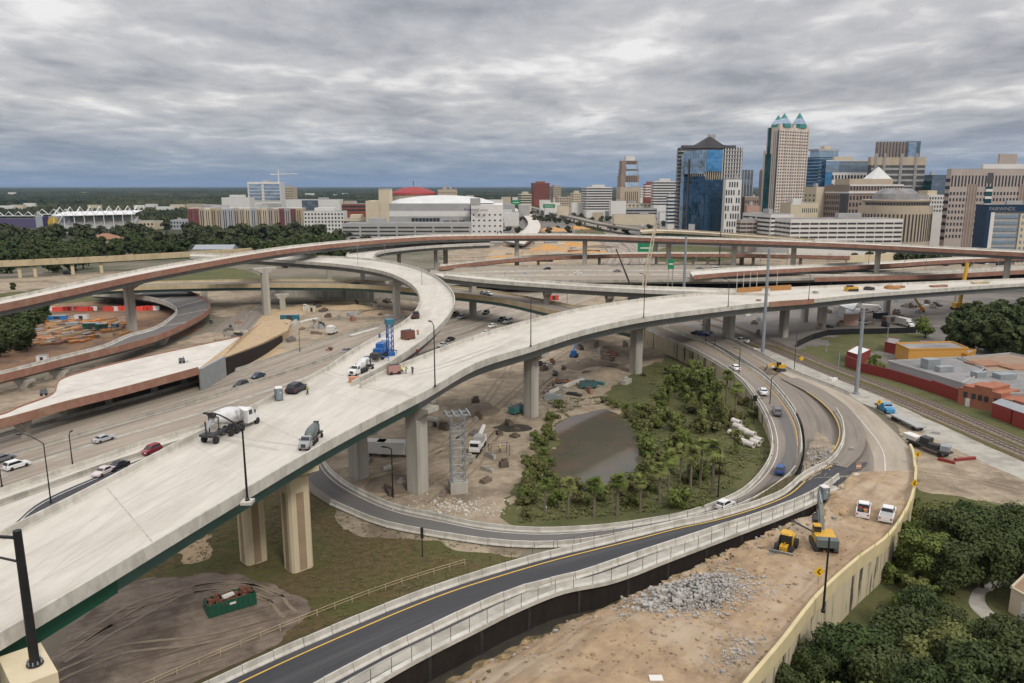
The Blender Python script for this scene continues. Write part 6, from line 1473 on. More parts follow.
# concrete mixers
def mixer(label, p, q, z, front=False, sc=1.0, dark=False):
    a = math.atan2(q[1]-p[1], q[0]-p[0]); t = thing('mixer_truck', label, 'mixer truck', (p[0],p[1],z), a); t.scale = (sc,sc,sc)
    wp = paint('truck_white', (.70,.70,.68)); MB().box((-.6,0,.95), (9.4,.9,.35)).build('chassis', 'dark_metal', t)
    if dark: wp = paint('truck_dusty', (.30,.31,.31))
    b = MB(); b.loft([[(x,y,z_) for x, z_ in ((2.2,1.0),(2.2,2.75),(2.5,2.95),(3.4,2.95),(3.95,2.1),(5.1,1.85),(5.35,1.5),(5.35,.75),(2.2,.75))] for y in (-1.15,1.15)]); cabo = b.build('cab', wp, t)
    MB().loft([[(3.42,-.95,2.85),(3.42,.95,2.85),(3.9,.98,2.2),(3.9,-.98,2.2)],[(3.48,-.95,2.87),(3.48,.95,2.87),(3.96,.98,2.22),(3.96,-.98,2.22)]]).build('windshield', 'car_glass', t)
    for s in (-1,1):
        MB().box((2.95,s*1.155,2.35), (.8,.04,.7)).build('side_window', 'car_glass', t); MB().box((4.9,s*.85,1.35), (.95,.3,.16)).build('fender', wp, t); MB().box((3.8,s*1.35,2.3), (.1,.2,.5)).build('mirror', 'dark_metal', t)
        MB().box((5.33,s*.8,1.35), (.08,.35,.25)).build('headlight', 'headlamp', t)
    MB().box((5.37,0,1.35), (.08,1.1,.8)).build('grille', 'dark_metal', t)
    prof = [(.55,-4.6),(.75,-4.5),(1.05,-3.2),(1.28,-1.6),(1.30,-.6),(1.15,.7),(.75,1.55),(.3,1.75)]
    d = MB().lathe(prof, 18, (0,0,0), 0, 'x').build('drum', mat('drum_white', (.62,.62,.60), (.52,.515,.50), .4, .5, coord='obj', c3=(.16,.15,.14), scale3=.35, amt3=.9) if 'drum_white' not in MATS else ('plant_grey' if dark else 'drum_white'), t, smooth=True); d.location = (.4,0,2.55); d.rotation_euler = (0,R(11),0)
    MB().tube([(-4.15,-.8,1.1),(-4.15,-.8,3.6),(-4.15,.8,3.6),(-4.15,.8,1.1)], .09, 5).build('drum_frame', 'dark_metal', t)
    MB().loft([[(-4.3,-.75,4.15),(-4.3,.75,4.15),(-4.9,.6,4.2),(-4.9,-.6,4.2)],[(-4.3,-.4,3.5),(-4.3,.4,3.5),(-4.7,.3,3.5),(-4.7,-.3,3.5)]]).build('hopper', 'dark_metal', t)
    MB().loft([[(-4.7,-.3,3.3),(-4.7,.3,3.3),(-4.7,.3,3.15),(-4.7,-.3,3.15)],[(-5.9,-.25,2.1),(-5.9,.25,2.1),(-5.9,.25,1.95),(-5.9,-.25,1.95)]]).build('chute', 'galv', t)
    MB().box((-5.4,0,1.25), (1.5,2.1,.35)).build('rear_frame', 'dark_metal', t); MB().tube([(-5.9,0,1.3),(-6.0,0,3.4)], .12, 5).build('booster_arm', 'dark_metal', t)
    for x in (4.6,.9,-.4,-1.7,-5.2):
        for s in (-1,1): wheel(t, x, s*.98, .52, .42)
    return t
zA = 19.22
mixer('long white concrete mixer truck with stained drum standing on the new flyover', P(233,432,zA), P(270,414,zA), zA)
paint('plant_grey', (.10,.12,.115)); mixer('small dark mixer machine facing the camera beside the near rim of the new flyover', P(311,444,zA), P(302,453,zA), zA, sc=.60, dark=True)
mixer('pale concrete mixer truck backed up to the blue pump on the curving ramp', P(361,373,zA), P(345,380,zA), zA, sc=.66)
# blue pump truck with folded boom
p, q = P(382,357,zA), P(402,341,zA); a = math.atan2((q-p).y, (q-p).x); t = thing('pump_truck', 'blue concrete pump truck with folded lattice boom standing tall on the curving ramp', 'pump truck', p, a)
pb_ = paint('pump_blue', (.02,.11,.34)); wp = MATS['truck_white']
MB().box((0,0,.95), (11,1.0,.4)).build('chassis', 'dark_metal', t); MB().loft([[(x,y,z_) for x, z_ in ((3.6,.8),(3.6,3.0),(5.2,3.1),(5.9,1.9),(5.9,.8))] for y in (-1.2,1.2)]).build('cab', wp, t); MB().box((5.6,0,2.5), (.1,2.1,.8)).build('windshield', 'car_glass', t)
MB().box((-.4,0,2.2), (2.4,1.7,2.0)).build('pump_body', pb_, t); MB().box((-2.8,0,1.9), (1.6,1.8,1.1)).build('engine_box', pb_, t); MB().box((-5.0,0,1.5), (2.0,1.8,.9)).build('hopper', 'dark_metal', t)
for y in (-.8, .8):
    MB().tube([(1.5,y,3.9),(1.5,y,4.8)], .22, 6, 0).build('boom_joint', pb_, t)
for x in (4.9,1.6,.3,-1.0,-2.9):
    for s in (-1,1): wheel(t, x, s*1.0, .52, .42)
for x, s in ((2.6,1),(2.6,-1),(-4.2,1),(-4.2,-1)): MB().tube([(x,s*1.0,1.1),(x,s*2.6,.9),(x,s*2.6,.05)], .13, 5).build('outrigger', pb_, t)
# blue lattice mast standing between the decks
p = P(390.5,356.5,19.2); t = thing('lattice_mast', 'blue lattice mast rising past the edge of the curving ramp', 'mast', (p.x, p.y, 19.2), .5)
for sx_ in (-.55,.55):
    for sy_ in (-.55,.55): MB().tube([(sx_,sy_,0),(sx_,sy_,7.2)], .10, 4).build('leg', 'pump_blue' if 'pump_blue' in MATS else pb_, t)
for k in range(6):
    z_ = .4+k*1.1; MB().tube([(-.55,-.55,z_),(.55,-.55,z_+1.1),(.55,.55,z_),(-.55,.55,z_+1.1),(-.55,-.55,z_)], .07, 4).build('lattice_brace', pb_, t)
MB().box((0,0,7.6), (1.7,1.7,1.1)).build('head_box', paint('head_teal', (.04,.16,.22)), t); MB().box((0,0,.5), (1.6,1.6,1.0)).build('collar', pb_, t)
# brown machine and workers on the decks
def generator(label, p, z, c, rz=0, d=(2.6,1.5,1.5), name='generator', cat='machine'):
    t = thing(name, label, cat, (p[0],p[1],z), rz); MB().box((0,0,.35+d[2]/2), d, 0, 0, .94).build('housing', paint('machine_%d' % int(sum(c)*1000), c, .5), t); MB().box((0,0,.36+d[2]), (d[0]*.8,d[1]*.7,.12)).build('hood', 'dark_metal', t); MB().tube([(d[0]*.3,0,.3+d[2]),(d[0]*.3,0,.9+d[2])], .07, 5).build('exhaust', 'dark_metal', t)
    for x in (-d[0]*.3, d[0]*.3):
        for s in (-1,1): wheel(t, x, s*d[1]*.5, .33, .2)
    MB().tube([(d[0]/2,0,.4),(d[0]/2+1.0,0,.35)], .07, 4).build('tow_bar', 'dark_metal', t); return t
generator('rust brown paving machine on the curving ramp behind the pump truck', P(408,340,19.2), 19.2, (.16,.06,.04), .8, (2.6,2.4,2.0))
generator('dull pink generator next to the workers on the new flyover', P(394,374,19.2), 19.2, (.36,.20,.17), .5)
skinm = mat('skin', (.35,.20,.13), (.30,.17,.11), 3, .7, coord='obj'); paint('vest_lime', (.48,.60,.06)); paint('trousers_dark', (.05,.055,.075)); paint('shirt_dark', (.09,.09,.10)); paint('helmet_white', (.75,.75,.72)); paint('vest_orange', (.75,.20,.03))
def person(label, p, z, rz=0, top='vest_lime', lean=0.0, arm=.35):
    t = thing('person', label, 'person', (p[0],p[1],z), rz)
    def lo(zz): return lean*max(0, zz-.9)
    b = MB(); n = 10
    def ring(x, y, z_, rx, ry): return [(x+lo(z_)+rx*math.cos(2*math.pi*k/n), y+ry*math.sin(2*math.pi*k/n), z_) for k in range(n)]
    # one continuous skin: a skeleton thickened joint by joint
    J = {'pel':(0,0,.95),'spine':(lo(1.2),0,1.2),'chest':(lo(1.4),0,1.42),'neck':(lo(1.55),0,1.54),'head':(lo(1.65)+.02,0,1.66),'top':(lo(1.75)+.02,0,1.77)}
    for s, k in ((-1,'r'),(1,'l')):
        st = .12*s
        J['hip'+k] = (0,s*.11,.90); J['knee'+k] = (.04+st*.4,s*.13,.50); J['ank'+k] = (-.02+st*.8,s*.14,.09); J['toe'+k] = (.14+st*.8,s*.15,.05)
        J['sho'+k] = (lo(1.42),s*.20,1.43); J['elb'+k] = (lo(1.2)+.05+arm*.2,s*.28,1.15); J['wri'+k] = (lo(1.0)+.1+arm*.5,s*.25,.95+arm*.35); J['hand'+k] = (lo(1.0)+.16+arm*.55,s*.24,.90+arm*.38)
    rad = {'pel':.15,'spine':.14,'chest':.16,'neck':.06,'head':.105,'top':.07}
    for k in 'rl': rad.update({'hip'+k:.10,'knee'+k:.07,'ank'+k:.05,'toe'+k:.045,'sho'+k:.075,'elb'+k:.05,'wri'+k:.038,'hand'+k:.045})
    E = [('pel','spine'),('spine','chest'),('chest','neck'),('neck','head'),('head','top')]
    for k in 'rl': E += [('pel','hip'+k),('hip'+k,'knee'+k),('knee'+k,'ank'+k),('ank'+k,'toe'+k),('chest','sho'+k),('sho'+k,'elb'+k),('elb'+k,'wri'+k),('wri'+k,'hand'+k)]
    nm = list(J); me = bpy.data.meshes.new('body'); me.from_pydata([J[x] for x in nm], [(nm.index(a_), nm.index(b_)) for a_, b_ in E], []); o = place('body', me, t)
    md = o.modifiers.new('skin', 'SKIN'); sv = me.skin_vertices[0].data if me.skin_vertices else None
    if sv is None:
        bm = bmesh.new(); bm.from_mesh(me); bm.verts.layers.skin.verify(); bm.to_mesh(me); bm.free(); sv = me.skin_vertices[0].data
    for i, x in enumerate(nm): sv[i].radius = (rad[x], rad[x]); sv[i].use_root = (x == 'pel')
    o.modifiers.new('sub', 'SUBSURF').render_levels = 1; me.materials.append(MATS['skin'])
    # clothes
    MB().loft([ring(0,0,.88,.16,.19), ring(0,0,1.15,.165,.19), ring(0,0,1.42,.175,.225), ring(0,0,1.52,.10,.13)]).build('vest', top, t)
    for s, k in ((-1,'r'),(1,'l')):
        MB().tube([Vector(J['hip'+k])+Vector((0,0,.08)), J['knee'+k], Vector(J['ank'+k])+Vector((0,0,.03))], [.125,.088,.072], 8).build('trouser_leg', 'trousers_dark', t)
        MB().tube([J['sho'+k], J['elb'+k], J['wri'+k]], [.09,.066,.055], 8).build('sleeve', 'shirt_dark', t)
    hx = lo(1.72)+.02; MB().lathe([(.15,0),(.135,.02),(.12,.09),(.06,.13),(.01,.14)], 12, (hx,0,1.71)).build('helmet', 'helmet_white', t)
    return t
person('worker in a lime vest and white helmet stooping by the dull pink generator', P(402,374,19.2), 19.2, 2.5, 'vest_lime', .35)
person('worker in a lime vest standing left of another one on the new flyover', P(406,374,19.2), 19.2, .5, 'vest_lime', .1)
person('worker in dark clothes standing alone on the new flyover', P(412.5,374.5,19.2), 19.2, 1.2, 'shirt_dark')
person('worker in green beside the parked dark blue off roader', P(307.5,395,19.2), 19.2, 0, 'leaf_mid' if False else 'vest_lime')
person('worker in an orange vest at the rim of the curving ramp', P(418,336,19.2), 19.2, 2, 'vest_orange')
person('worker in dark red at the far rim of the new flyover', P(417.7,356,19.2), 19.2, 2, 'taillamp')
person('worker in a lime vest by the steel frame below the flyover', P(500,452.5,.02), .02, 2, 'vest_lime')
# portable toilets
def toilet(label, p, z, rz=.3):
    t = thing('portable_toilet', label, 'portable toilet', (p[0],p[1],z), rz); bd = paint('toilet_grey', (.14,.17,.19), .5)
    MB().box((0,0,1.08), (1.18,1.18,2.1)).build('cabin', bd, t); MB().loft([[(x,y,2.13) for x,y in rect(0,0,1.26,1.26)],[(x,y,2.25) for x,y in rect(0,0,1.2,1.2)],[(x,y,2.36) for x,y in rect(0,0,.5,.9)]]).build('roof', 'facade_white', t)
    MB().box((0,-.6,1.1), (.72,.05,1.85)).build('door', paint('toilet_door', (.2,.235,.255), .5), t); MB().box((.18,-.632,1.4), (.2,.02,.2)).build('door_sign', 'facade_white', t); MB().box((0,0,.04), (1.25,1.25,.08)).build('skid', 'dark_metal', t)
toilet('grey portable toilet with white roof at the far rim of the new flyover', P(279,400,zA), zA, .5)
toilet('grey portable toilet with white roof at the barrier end beside the excavator', P(823.5,499,4.6), 4.6, .2)
# excavator and loader on the fill
yel = paint('plant_yellow', (.58,.33,.03), .45)
def track(t, y, L, h, w, name='track'):
    pr = [(-L/2+h/2,0),(L/2-h/2,0),(L/2-h*.15,h*.2),(L/2,h*.5),(L/2-h*.15,h*.85),(L/2-h/2,h),(-L/2+h/2,h),(-L/2+h*.15,h*.85),(-L/2,h*.5),(-L/2+h*.15,h*.2)]
    MB().loft([[(x,y-w/2,z_) for x, z_ in pr],[(x,y+w/2,z_) for x, z_ in pr]]).build(name, 'dark_metal', t)
p = P(823,547,6.0); t = thing('excavator', 'yellow excavator with a raised grey boom on the dirt fill', 'excavator', (p.x,p.y,5.95), R(80))
for s in (-1,1): track(t, s*1.25, 4.2, .95, .6)
MB().box((0,0,.8), (1.8,1.9,.5)).build('undercarriage', 'dark_metal', t)
MB().loft([[(x,y,z_) for x,y in ((-2.2,-1.35),(1.5,-1.35),(1.5,1.35),(-2.2,1.35),(-2.6,.7),(-2.6,-.7))] for z_ in (1.15,2.15)]).build('house', yel, t)
MB().loft([[(x,y,z_) for x,y in ((-2.7,-1.4),(-1.5,-1.4),(-1.5,1.4),(-2.7,1.4))] for z_ in (1.2,2.25)]).build('counterweight', paint('plant_grey', (.10,.12,.115)), t)
MB().loft([[(.0,.35,1.2),(1.6,.35,1.2),(1.6,1.35,1.2),(.0,1.35,1.2)],[(.1,.4,2.95),(1.15,.4,2.95),(1.15,1.3,2.95),(.1,1.3,2.95)]]).build('cab', 'car_glass', t); MB().box((.62,.85,2.99), (1.15,1.0,.1)).build('cab_roof', yel, t)
def beam(t, nm, pts, w, hs, m):
    MB().loft([[(x,-w/2,z_-h_/2),(x,w/2,z_-h_/2),(x,w/2,z_+h_/2),(x,-w/2,z_+h_/2)] for (x, z_), h_ in zip(pts, hs)]).build(nm, m, t)
bg_ = paint('boom_grey', (.13,.135,.12), .5)
beam(t, 'boom', [(1.0,1.8),(2.0,3.4),(3.4,5.0),(4.6,5.8)], .55, [.7,1.0,.9,.6], bg_)
beam(t, 'stick', [(4.9,6.4),(4.4,5.0),(4.9,2.8)], .4, [.6,.6,.4], bg_)
MB().loft([[(5.0,-.55,2.9),(5.0,.55,2.9),(5.3,.55,2.7),(5.3,-.55,2.7)],[(4.2,-.55,2.2),(4.2,.55,2.2),(5.5,.55,2.0),(5.5,-.55,2.0)],[(4.4,-.55,1.5),(4.4,.55,1.5),(5.0,.55,1.3),(5.0,-.55,1.3)]]).build('bucket', 'dark_metal', t)
MB().tube([(1.6,.32,2.1),(3.0,.32,4.3)], .11, 6).build('hydraulic_cylinder', 'galv', t); MB().tube([(3.0,0,5.3),(4.7,0,6.3)], .1, 6).build('hydraulic_cylinder', 'galv', t)
MB().tube([(-.4,1.4,2.3),(.6,4.3,3.4)], .13, 6).build('hose_arm', 'dark_metal', t)
p = P(786,549,5.8); t = thing('wheel_loader', 'yellow loader with dark bucket blade scraping the dirt fill', 'loader', (p.x,p.y,5.6), R(238))
MB().box((-1.3,0,1.25), (2.4,1.5,1.1)).build('engine_hood', yel, t); MB().box((.2,0,1.7), (1.3,1.4,1.9)).build('cab', 'car_glass', t); MB().loft([[(x,y,2.66) for x,y in rect(.2,0,1.7,1.75,0,.3)],[(x,y,2.85) for x,y in rect(.2,0,1.5,1.5,0,.3)]]).build('cab_roof', yel, t)
MB().box((1.4,0,1.0), (1.3,1.0,.7)).build('front_frame', yel, t)
for s in (-1,1): beam(t, 'lift_arm', [(.9,1.4),(2.0,1.1),(3.0,.5)], .2, [.35,.4,.3], yel)
MB().loft([[(3.0,-1.6,.05),(3.0,1.6,.05),(3.15,1.6,.05),(3.15,-1.6,.05)],[(2.8,-1.6,.6),(2.8,1.6,.6),(2.95,1.6,.6),(2.95,-1.6,.6)],[(3.0,-1.6,1.15),(3.0,1.6,1.15),(3.15,1.6,1.15),(3.15,-1.6,1.15)]]).build('bucket', 'galv', t)
for x in (1.3,-1.4):
    for s in (-1,1): wheel(t, x, s*1.0, .72, .5)
# box trucks, crane truck, dumpster, pile of pipes
def boxtruck(label, p, q, z=0, L=6.0, c='facade_white', cab=True):
    a = math.atan2((q-p).y, (q-p).x); t = thing('box_truck' if cab else 'trailer', label, 'truck' if cab else 'trailer', (p.x,p.y,z), a)
    MB().box((-.8,0,2.0), (L,2.4,2.5)).build('cargo_box', c, t); MB().box((-.8,0,.62), (L,1.0,.25)).build('chassis', 'dark_metal', t)
    xs = [L/2-.8+1.3, -L/2+.6] if cab else [-L/2+.4,-L/2+1.4]
    if cab:
        MB().loft([[(x+L/2-.8,y,z_) for x, z_ in ((.1,.5),(.1,2.3),(.9,2.35),(1.5,1.5),(2.2,1.35),(2.25,.5))] for y in (-1.05,1.05)]).build('cab', MATS['truck_white'], t); MB().box((L/2+.45,0,1.9), (.12,1.8,.6)).build('windshield', 'car_glass', t)
        for s in (-1,1): MB().box((L/2-.25,s*1.06,1.85), (.6,.04,.5)).build('side_window', 'car_glass', t)
    for x in xs:
        for s in (-1,1): wheel(t, x, s*.95, .45, .3)
    return t
boxtruck('white box truck whose cab is hidden by the thick bridge pier', P(396,456,0), P(412,456.5,0), .02)
boxtruck('white box trailer parked behind the white box truck', P(376,455,0), P(392,455.5,0), .02, cab=False)
boxtruck('white box trailer on the side street by the dense wood', P(997,350.5,.05), P(1010,353,.05), .05, 6.5, cab=False)
boxtruck('white lorry among steel in the yard behind the manlift', P(904,326,0), P(915,328.5,0), .02, 6)
boxtruck('white lorry parked on the open lot far under the flyover', P(872,312,0), P(884,313,0), .02, 7)
boxtruck('white van body lorry on the far end of the open ground by the curving ramp', P(332,334,0), P(340,331,0), .02, 3.0)
p, q = P(478,449,0), P(488,433,0); a = math.atan2((q-p).y,(q-p).x); t = thing('crane_truck', 'white boom crane truck parked on the dirt below the flyover', 'crane truck', p, a)
MB().box((0,0,1.0), (8,2.2,.6)).build('chassis', 'facade_white', t); MB().box((-3.0,0,1.9), (1.6,2.2,1.4)).build('cab', MATS['truck_white'], t); MB().box((-3.82,0,2.1), (.06,1.8,.7)).build('windshield', 'car_glass', t); MB().box((1.2,0,2.0), (2.4,2.0,1.3)).build('turret', 'facade_grey', t)
MB().tube([(1.8,0,2.6),(-2,0,3.4),(6.5,0,3.2)][::2], [.5,.4], 6).build('boom', 'facade_white', t); MB().box((3.4,0,1.7), (1.4,2.0,.8)).build('counterweight', 'facade_white', t)
for x in (-2.8,-1.4,1.4,2.7):
    for s in (-1,1): wheel(t, x, s*1.0, .52, .4)
p, q = P(207,615,0), P(254,601,0); a = math.atan2((q-p).y,(q-p).x); L = (q-p).length; c = (p+q)/2; t = thing('dumpster', 'green open top dumpster filled with rusty scrap on the muddy lot', 'dumpster', (c.x,c.y,.03), a)
gm_ = paint('dumpster_green', (.012,.080,.046), .55)
b = MB(); 
for s in (-1,1): b.box((0,s*1.15,.95), (L,.12,1.7))
for s in (-1,1): b.box((s*L/2,0,.95), (.12,2.3,1.7))
b.box((0,0,.2), (L,2.3,.15)); b.build('container', gm_, t)
for k in range(9): 
    for s in (-1,1): MB().box((-L/2+.3+k*(L-.6)/8,s*1.24,.95), (.12,.08,1.6)).build('rib', gm_, t)
rs = paint('rusty_scrap', (.17,.065,.04), .9)
b = MB()
for k in range(70): b.box((rng.uniform(-L*.45,L*.45),rng.uniform(-.95,.95),rng.uniform(1.2,1.95)), (rng.uniform(.3,1.3),rng.uniform(.1,.5),rng.uniform(.08,.3)), rng.uniform(0,3))
o = b.build('scrap', rs, t); o['kind'] = 'stuff'
MB().box((-.3,-.3,2.05), (1.5,.6,.3), .2).build('white_offcut', 'facade_white', t); MB().box((.0,-1.30,1.3), (.8,.03,.3)).build('plate', 'facade_white', t)
for k, (px, py, dz) in enumerate(((733,436,0),(738,440,0),(743,444,0),(749,447,0),(755,445,0),(738,433,.9),(744,437,.9),(750,440,.9),(757,442,0),(731,430,0),(736,428,.9))):
    p = P(px, py, 0); t = thing('concrete_pipe', 'short pale concrete pipe in the stack on the grass', 'pipe', (p.x,p.y,.65+dz), R(-58+rng.uniform(-6,6)), 'stacked concrete pipes')
    MB().lathe([(.42,-1.2),(.62,-1.2),(.62,1.2),(.42,1.2),(.42,-1.2)], 16, (0,0,0), 0, 'x').build('pipe_wall', 'concrete_new', t); MB().lathe([(.70,-1.2),(.70,-.9)], 16, (0,0,0), 0, 'x').build('collar', 'barrier_white', t)
# rubble on the fill and strip
FPOLY = [(p.x,p.y) for p in fL]+[(p.x,p.y) for p in reversed(fR)]
def infill(p, mgn=.6):
    c = False; n = len(FPOLY)
    for i in range(n):
        (x1,y1),(x2,y2) = FPOLY[i], FPOLY[i-1]
        if (y1 > p.y) != (y2 > p.y) and p.x < (x2-x1)*(p.y-y1)/(y2-y1)+x1: c = not c
    return c and min((p-q).length for q in fR[::2]) > 1.2
def rubble_heap(name, label, pts, n, smin, smax, m, seed, cat, zf, ins=False):
    r = random.Random(seed); b = MB()
    for i in range(n):
        px, py = pts(r); z = zf(px, py, r); p = P(px, py, z)
        if ins:
            if not infill(p): continue
            fz = fill_z(p.x, p.y)
            if fz is None: continue
            z = fz+.03+max(0, z-6.1)*.9
        s = r.uniform(smin, smax)*(1 if r.random() > .08 else 2.0)
        vs = []; 
        for k in range(8): vs.append((p.x+(1 if k & 1 else -1)*s*r.uniform(.25,.65), p.y+(1 if k & 2 else -1)*s*r.uniform(.25,.65), z+(1 if k & 4 else -1)*s*r.uniform(.2,.5)))
        b.add(vs, [(0,1,3,2),(4,6,7,5),(0,4,5,1),(1,5,7,3),(3,7,6,2),(2,6,4,0)])
    o = b.build(name, m); o['kind'] = 'stuff'; return o
def gs(cx, cy, sx_, sy_): return lambda r: (cx+r.gauss(0, sx_), cy+r.gauss(0, sy_))
zfill = lambda px, py, r: 6.1+max(0, 1-((px-690)/45)**2-((py-596)/22)**2)*1.2*r.random()
rubble_heap('rubble_heap', '', gs(698,594,27,12), 2600, .08, .30, 'rubble', 3, '', zfill, True)
rubble_heap('rubble_heap', '', gs(672,604,22,8), 500, .12, .45, 'rubble', 4, '', zfill, True)
rubble_heap('rubble', '', gs(821,457,8,6), 260, .10, .34, 'rubble', 5, '', lambda px, py, r: 4.1+.3*r.random())
rubble_heap('rubble', '', gs(760,668,30,10), 320, .08, .28, 'rubble', 6, '', lambda px, py, r: 7.5, True)
rubble_heap('rubble', '', lambda r: (r.uniform(440,640), 0), 0, .2, .6, 'rubble', 7, '', zfill)
def bank(r):
    k = r.randrange(28, 118); f = abs(r.gauss(.12, .12)); q = fL[k].lerp(fR[k], min(f, .5)); z = fill_z(q.x, q.y) or q.z; x_, y_ = proj((q.x, q.y, z)); return x_, y_
def bank_z(px, py, r):
    for z in (2, 3, 4, 5, 6, 7):
        p = P(px, py, z); fz = fill_z(p.x, p.y)
        if fz is not None and fz <= z+.3: return fz
    return 6.0
rubble_heap('rubble', '', bank, 420, .10, .45, 'trench_earth', 8, '', bank_z)
rubble_heap('rubble', '', bank, 200, .1, .45, 'rubble', 18, '', bank_z)
rubble_heap('clods', '', lambda r: (r.uniform(520,880), r.uniform(500,690)), 900, .06, .22, 'dirt', 19, '', lambda px, py, r: 6.2, True)
rubble_heap('gravel', '', gs(455,508,28,5), 260, .1, .35, 'concrete_new', 9, '', lambda px, py, r: .05)
rubble_heap('gravel', '', gs(556,402,18,4), 300, .1, .4, 'rubble', 10, '', lambda px, py, r: .05)
p = P(656,679,7.9); o = MB().box((0,0,0), (1.3,.9,.3)).build('crate', 'facade_white'); o.location = p; tag(o, 'small white sheet lying alone on the dirt at the bottom edge', 'crate')
mat('orange_soil', (.52,.27,.08), (.42,.23,.09), .15, .97, bump=.4, c3=(.36,.26,.17), scale3=.06, amt3=.7)
# dirt heaps under the flyover
def heap(label, px, py, rx, ry, h, m, seed, name='dirt_heap'):
    p = P(px, py, 0); r = random.Random(seed); n, k = 28, 8; vs = [(0,0,h)]; fs = []
    for i in range(1, k+1):
        f = i/k
        for j in range(n):
            a = 2*math.pi*j/n; w = 1+.25*noise.noise(Vector((math.cos(a)*1.5, math.sin(a)*1.5, seed))); zz = h*(1-f)**.9*(1+.3*noise.noise(Vector((math.cos(a)*f*3, math.sin(a)*f*3, seed+5)))) if i < k else -.05
            vs.append((rx*f*w*math.cos(a), ry*f*w*math.sin(a), zz))
    for j in range(n): fs.append((0, 1+j, 1+(j+1) % n))
    for i in range(k-1):
        for j in range(n): a0 = 1+i*n+j; a1 = 1+i*n+(j+1) % n; fs.append((a0, a0+n, a1+n, a1))
    o = MB().add(vs, fs).build(name, m, smooth=True); o.location = (p.x,p.y,.02); tag(o, label, 'heap'); return o
heap('dark dirt heap under the flyover beyond the pond', 590, 366, 9, 7, 2.6, 'dirt_dark', 2); heap('pale dirt heap beside the dark one', 602, 372, 7, 6, 1.8, 'dirt_pale', 3); heap('dark dirt heap right of the steel lattice tower', 478, 410, 5, 7, 1.4, 'dirt_dark', 4); heap('black soil heap beside the thick bridge pier', 398, 484, 7, 5, .7, 'dirt_dark', 5); heap('black soil heap right of the crane truck', 514, 428, 5, 3, .5, 'trench_soil', 6)
hq = heap('brown dirt heap on the fill beside the loader', 752, 556, 3.0, 2.4, 1.0, 'dirt', 7); hq.location = P(756, 556, 5.3)
heap('heap of orange soil on the open ground below the girder bridge', 352, 308, 16, 6, 1.6, 'sand', 8); heap('heap of reddish soil near the curving ramp pier', 382, 313, 10, 6, 1.4, 'dirt', 9)
for px, py, rx, ry, h, lab in ((552,231,26,14,5,'orange soil bank above the high flyover'),(575,229,22,12,4.5,'second orange soil bank above the high flyover'),(548,250,20,10,5,'bright orange soil bank below the high flyover'),(573,246,16,9,4,'orange soil mound left of the sunken freeway')):
    heap(lab, px, py, rx, ry, h, 'orange_soil', px)
for k in range(34):
    px, py = rng.uniform(488, 600), rng.uniform(224, 262); q = P(px, py, 0); m_ = rng.choice(['formwork','barrier_white','plywood_orange','dark_metal','galv','concrete_new'])
    o = MB().box((0,0,.8), (rng.uniform(4,14),rng.uniform(1.5,4),rng.uniform(.8,2.4))).build('material_stack', m_); o.location = (q.x,q.y,0); o.rotation_euler = (0,0,rng.uniform(-.5,.5)); tag(o, 'stack of building material on the cleared ground below the high flyover', 'stack', 'material stacks on the cleared ground')
for px, py, h, m_ in ((508,258,2.5,'orange_soil'),(530,254,2.5,'dirt'),(590,252,2.5,'orange_soil'),(525,243,2,'dirt_pale'),(600,247,2,'dirt_dark')):
    heap({508:'first orange soil heap seen below the high flyover',530:'brown soil heap below the high flyover',590:'small orange soil heap next to the sunken freeway',525:'pale soil heap above the orange ones',600:'dark soil heap at the edge of the sunken freeway'}[px], px, py, 16, 14, h, m_, int(px))
# machines under the flyover
paint('teal_paint', (.05,.17,.17)); paint('lift_blue', (.03,.17,.45)); paint('plant_orange', (.60,.22,.04))
def lifter(label, p, rz, c, elev=.6, L=6):
    t = thing('boom_lift', label, 'boom lift', (p.x,p.y,.02), rz); MB().box((0,0,.9), (2.8,2.0,.7)).build('chassis', c, t); MB().box((-.4,0,1.7), (1.8,1.5,1.0)).build('turret', c, t); MB().tube([(-.5,0,2.0),(L*math.cos(elev),0,2.0+L*math.sin(elev))], .28, 6).build('boom', c, t)
    MB().box((L*math.cos(elev)+.4,0,1.9+L*math.sin(elev)), (.8,1.6,1.0)).build('basket', 'dark_metal', t)
    for x in (-1,1):
        for s in (-1,1): wheel(t, x, s*.95, .45, .35)
    return t
lifter('blue boom lift on the dirt beyond the second pier', P(574,357,0), 1.2, 'lift_blue', .8, 5)
p = P(921,312,0); t = lifter('tall orange and yellow manlift reaching over the far end of the flyover', p, R(150), 'plant_orange', .2, 2)
tip = PY(903, 284, p.y); MB().tube([Vector((p.x,p.y,2)), p.lerp(tip, .62)+Vector((0,0,1))], [.5,.42], 6).build('lower_boom', yel, t, True); MB().tube([p.lerp(tip, .6)+Vector((0,0,1)), tip], [.4,.35], 6).build('upper_boom', 'plant_orange', t, True)
generator('teal machine beside the pier nearest the pond', P(517,413,0), 0, (.05,.15,.14), .9, (4.5,2.2,1.6), 'machine', 'machine'); generator('teal container machine by the stacked steel beams', P(588,388,0), 0, (.05,.12,.12), .1, (4.8,2.4,1.6), 'machine', 'machine'); generator('orange flat machine lying left of the stacked beams', P(562,383,0), 0, (.45,.17,.05), .1, (5,2,.6), 'machine', 'machine')
for px, py, qx, qy, m_, lab in ((548,392,583,380,'concrete_new','pale beam on the ground pointing at the teal container machine'),(544,393,565,385,'rail_steel','rusty beam beside the pale one on the ground'),(586,381,604,384,'teal_paint','green beam beyond the teal container machine')):
    a_, c_ = P(px, py, .4), P(qx, qy, .4); tag(MB().sweep([a_, c_], [(-.5,-.4),(-.5,.5),(.5,.5),(.5,-.4)]).build('beam', m_), lab, 'beam')
b = MB(); p = P(499,455,0)
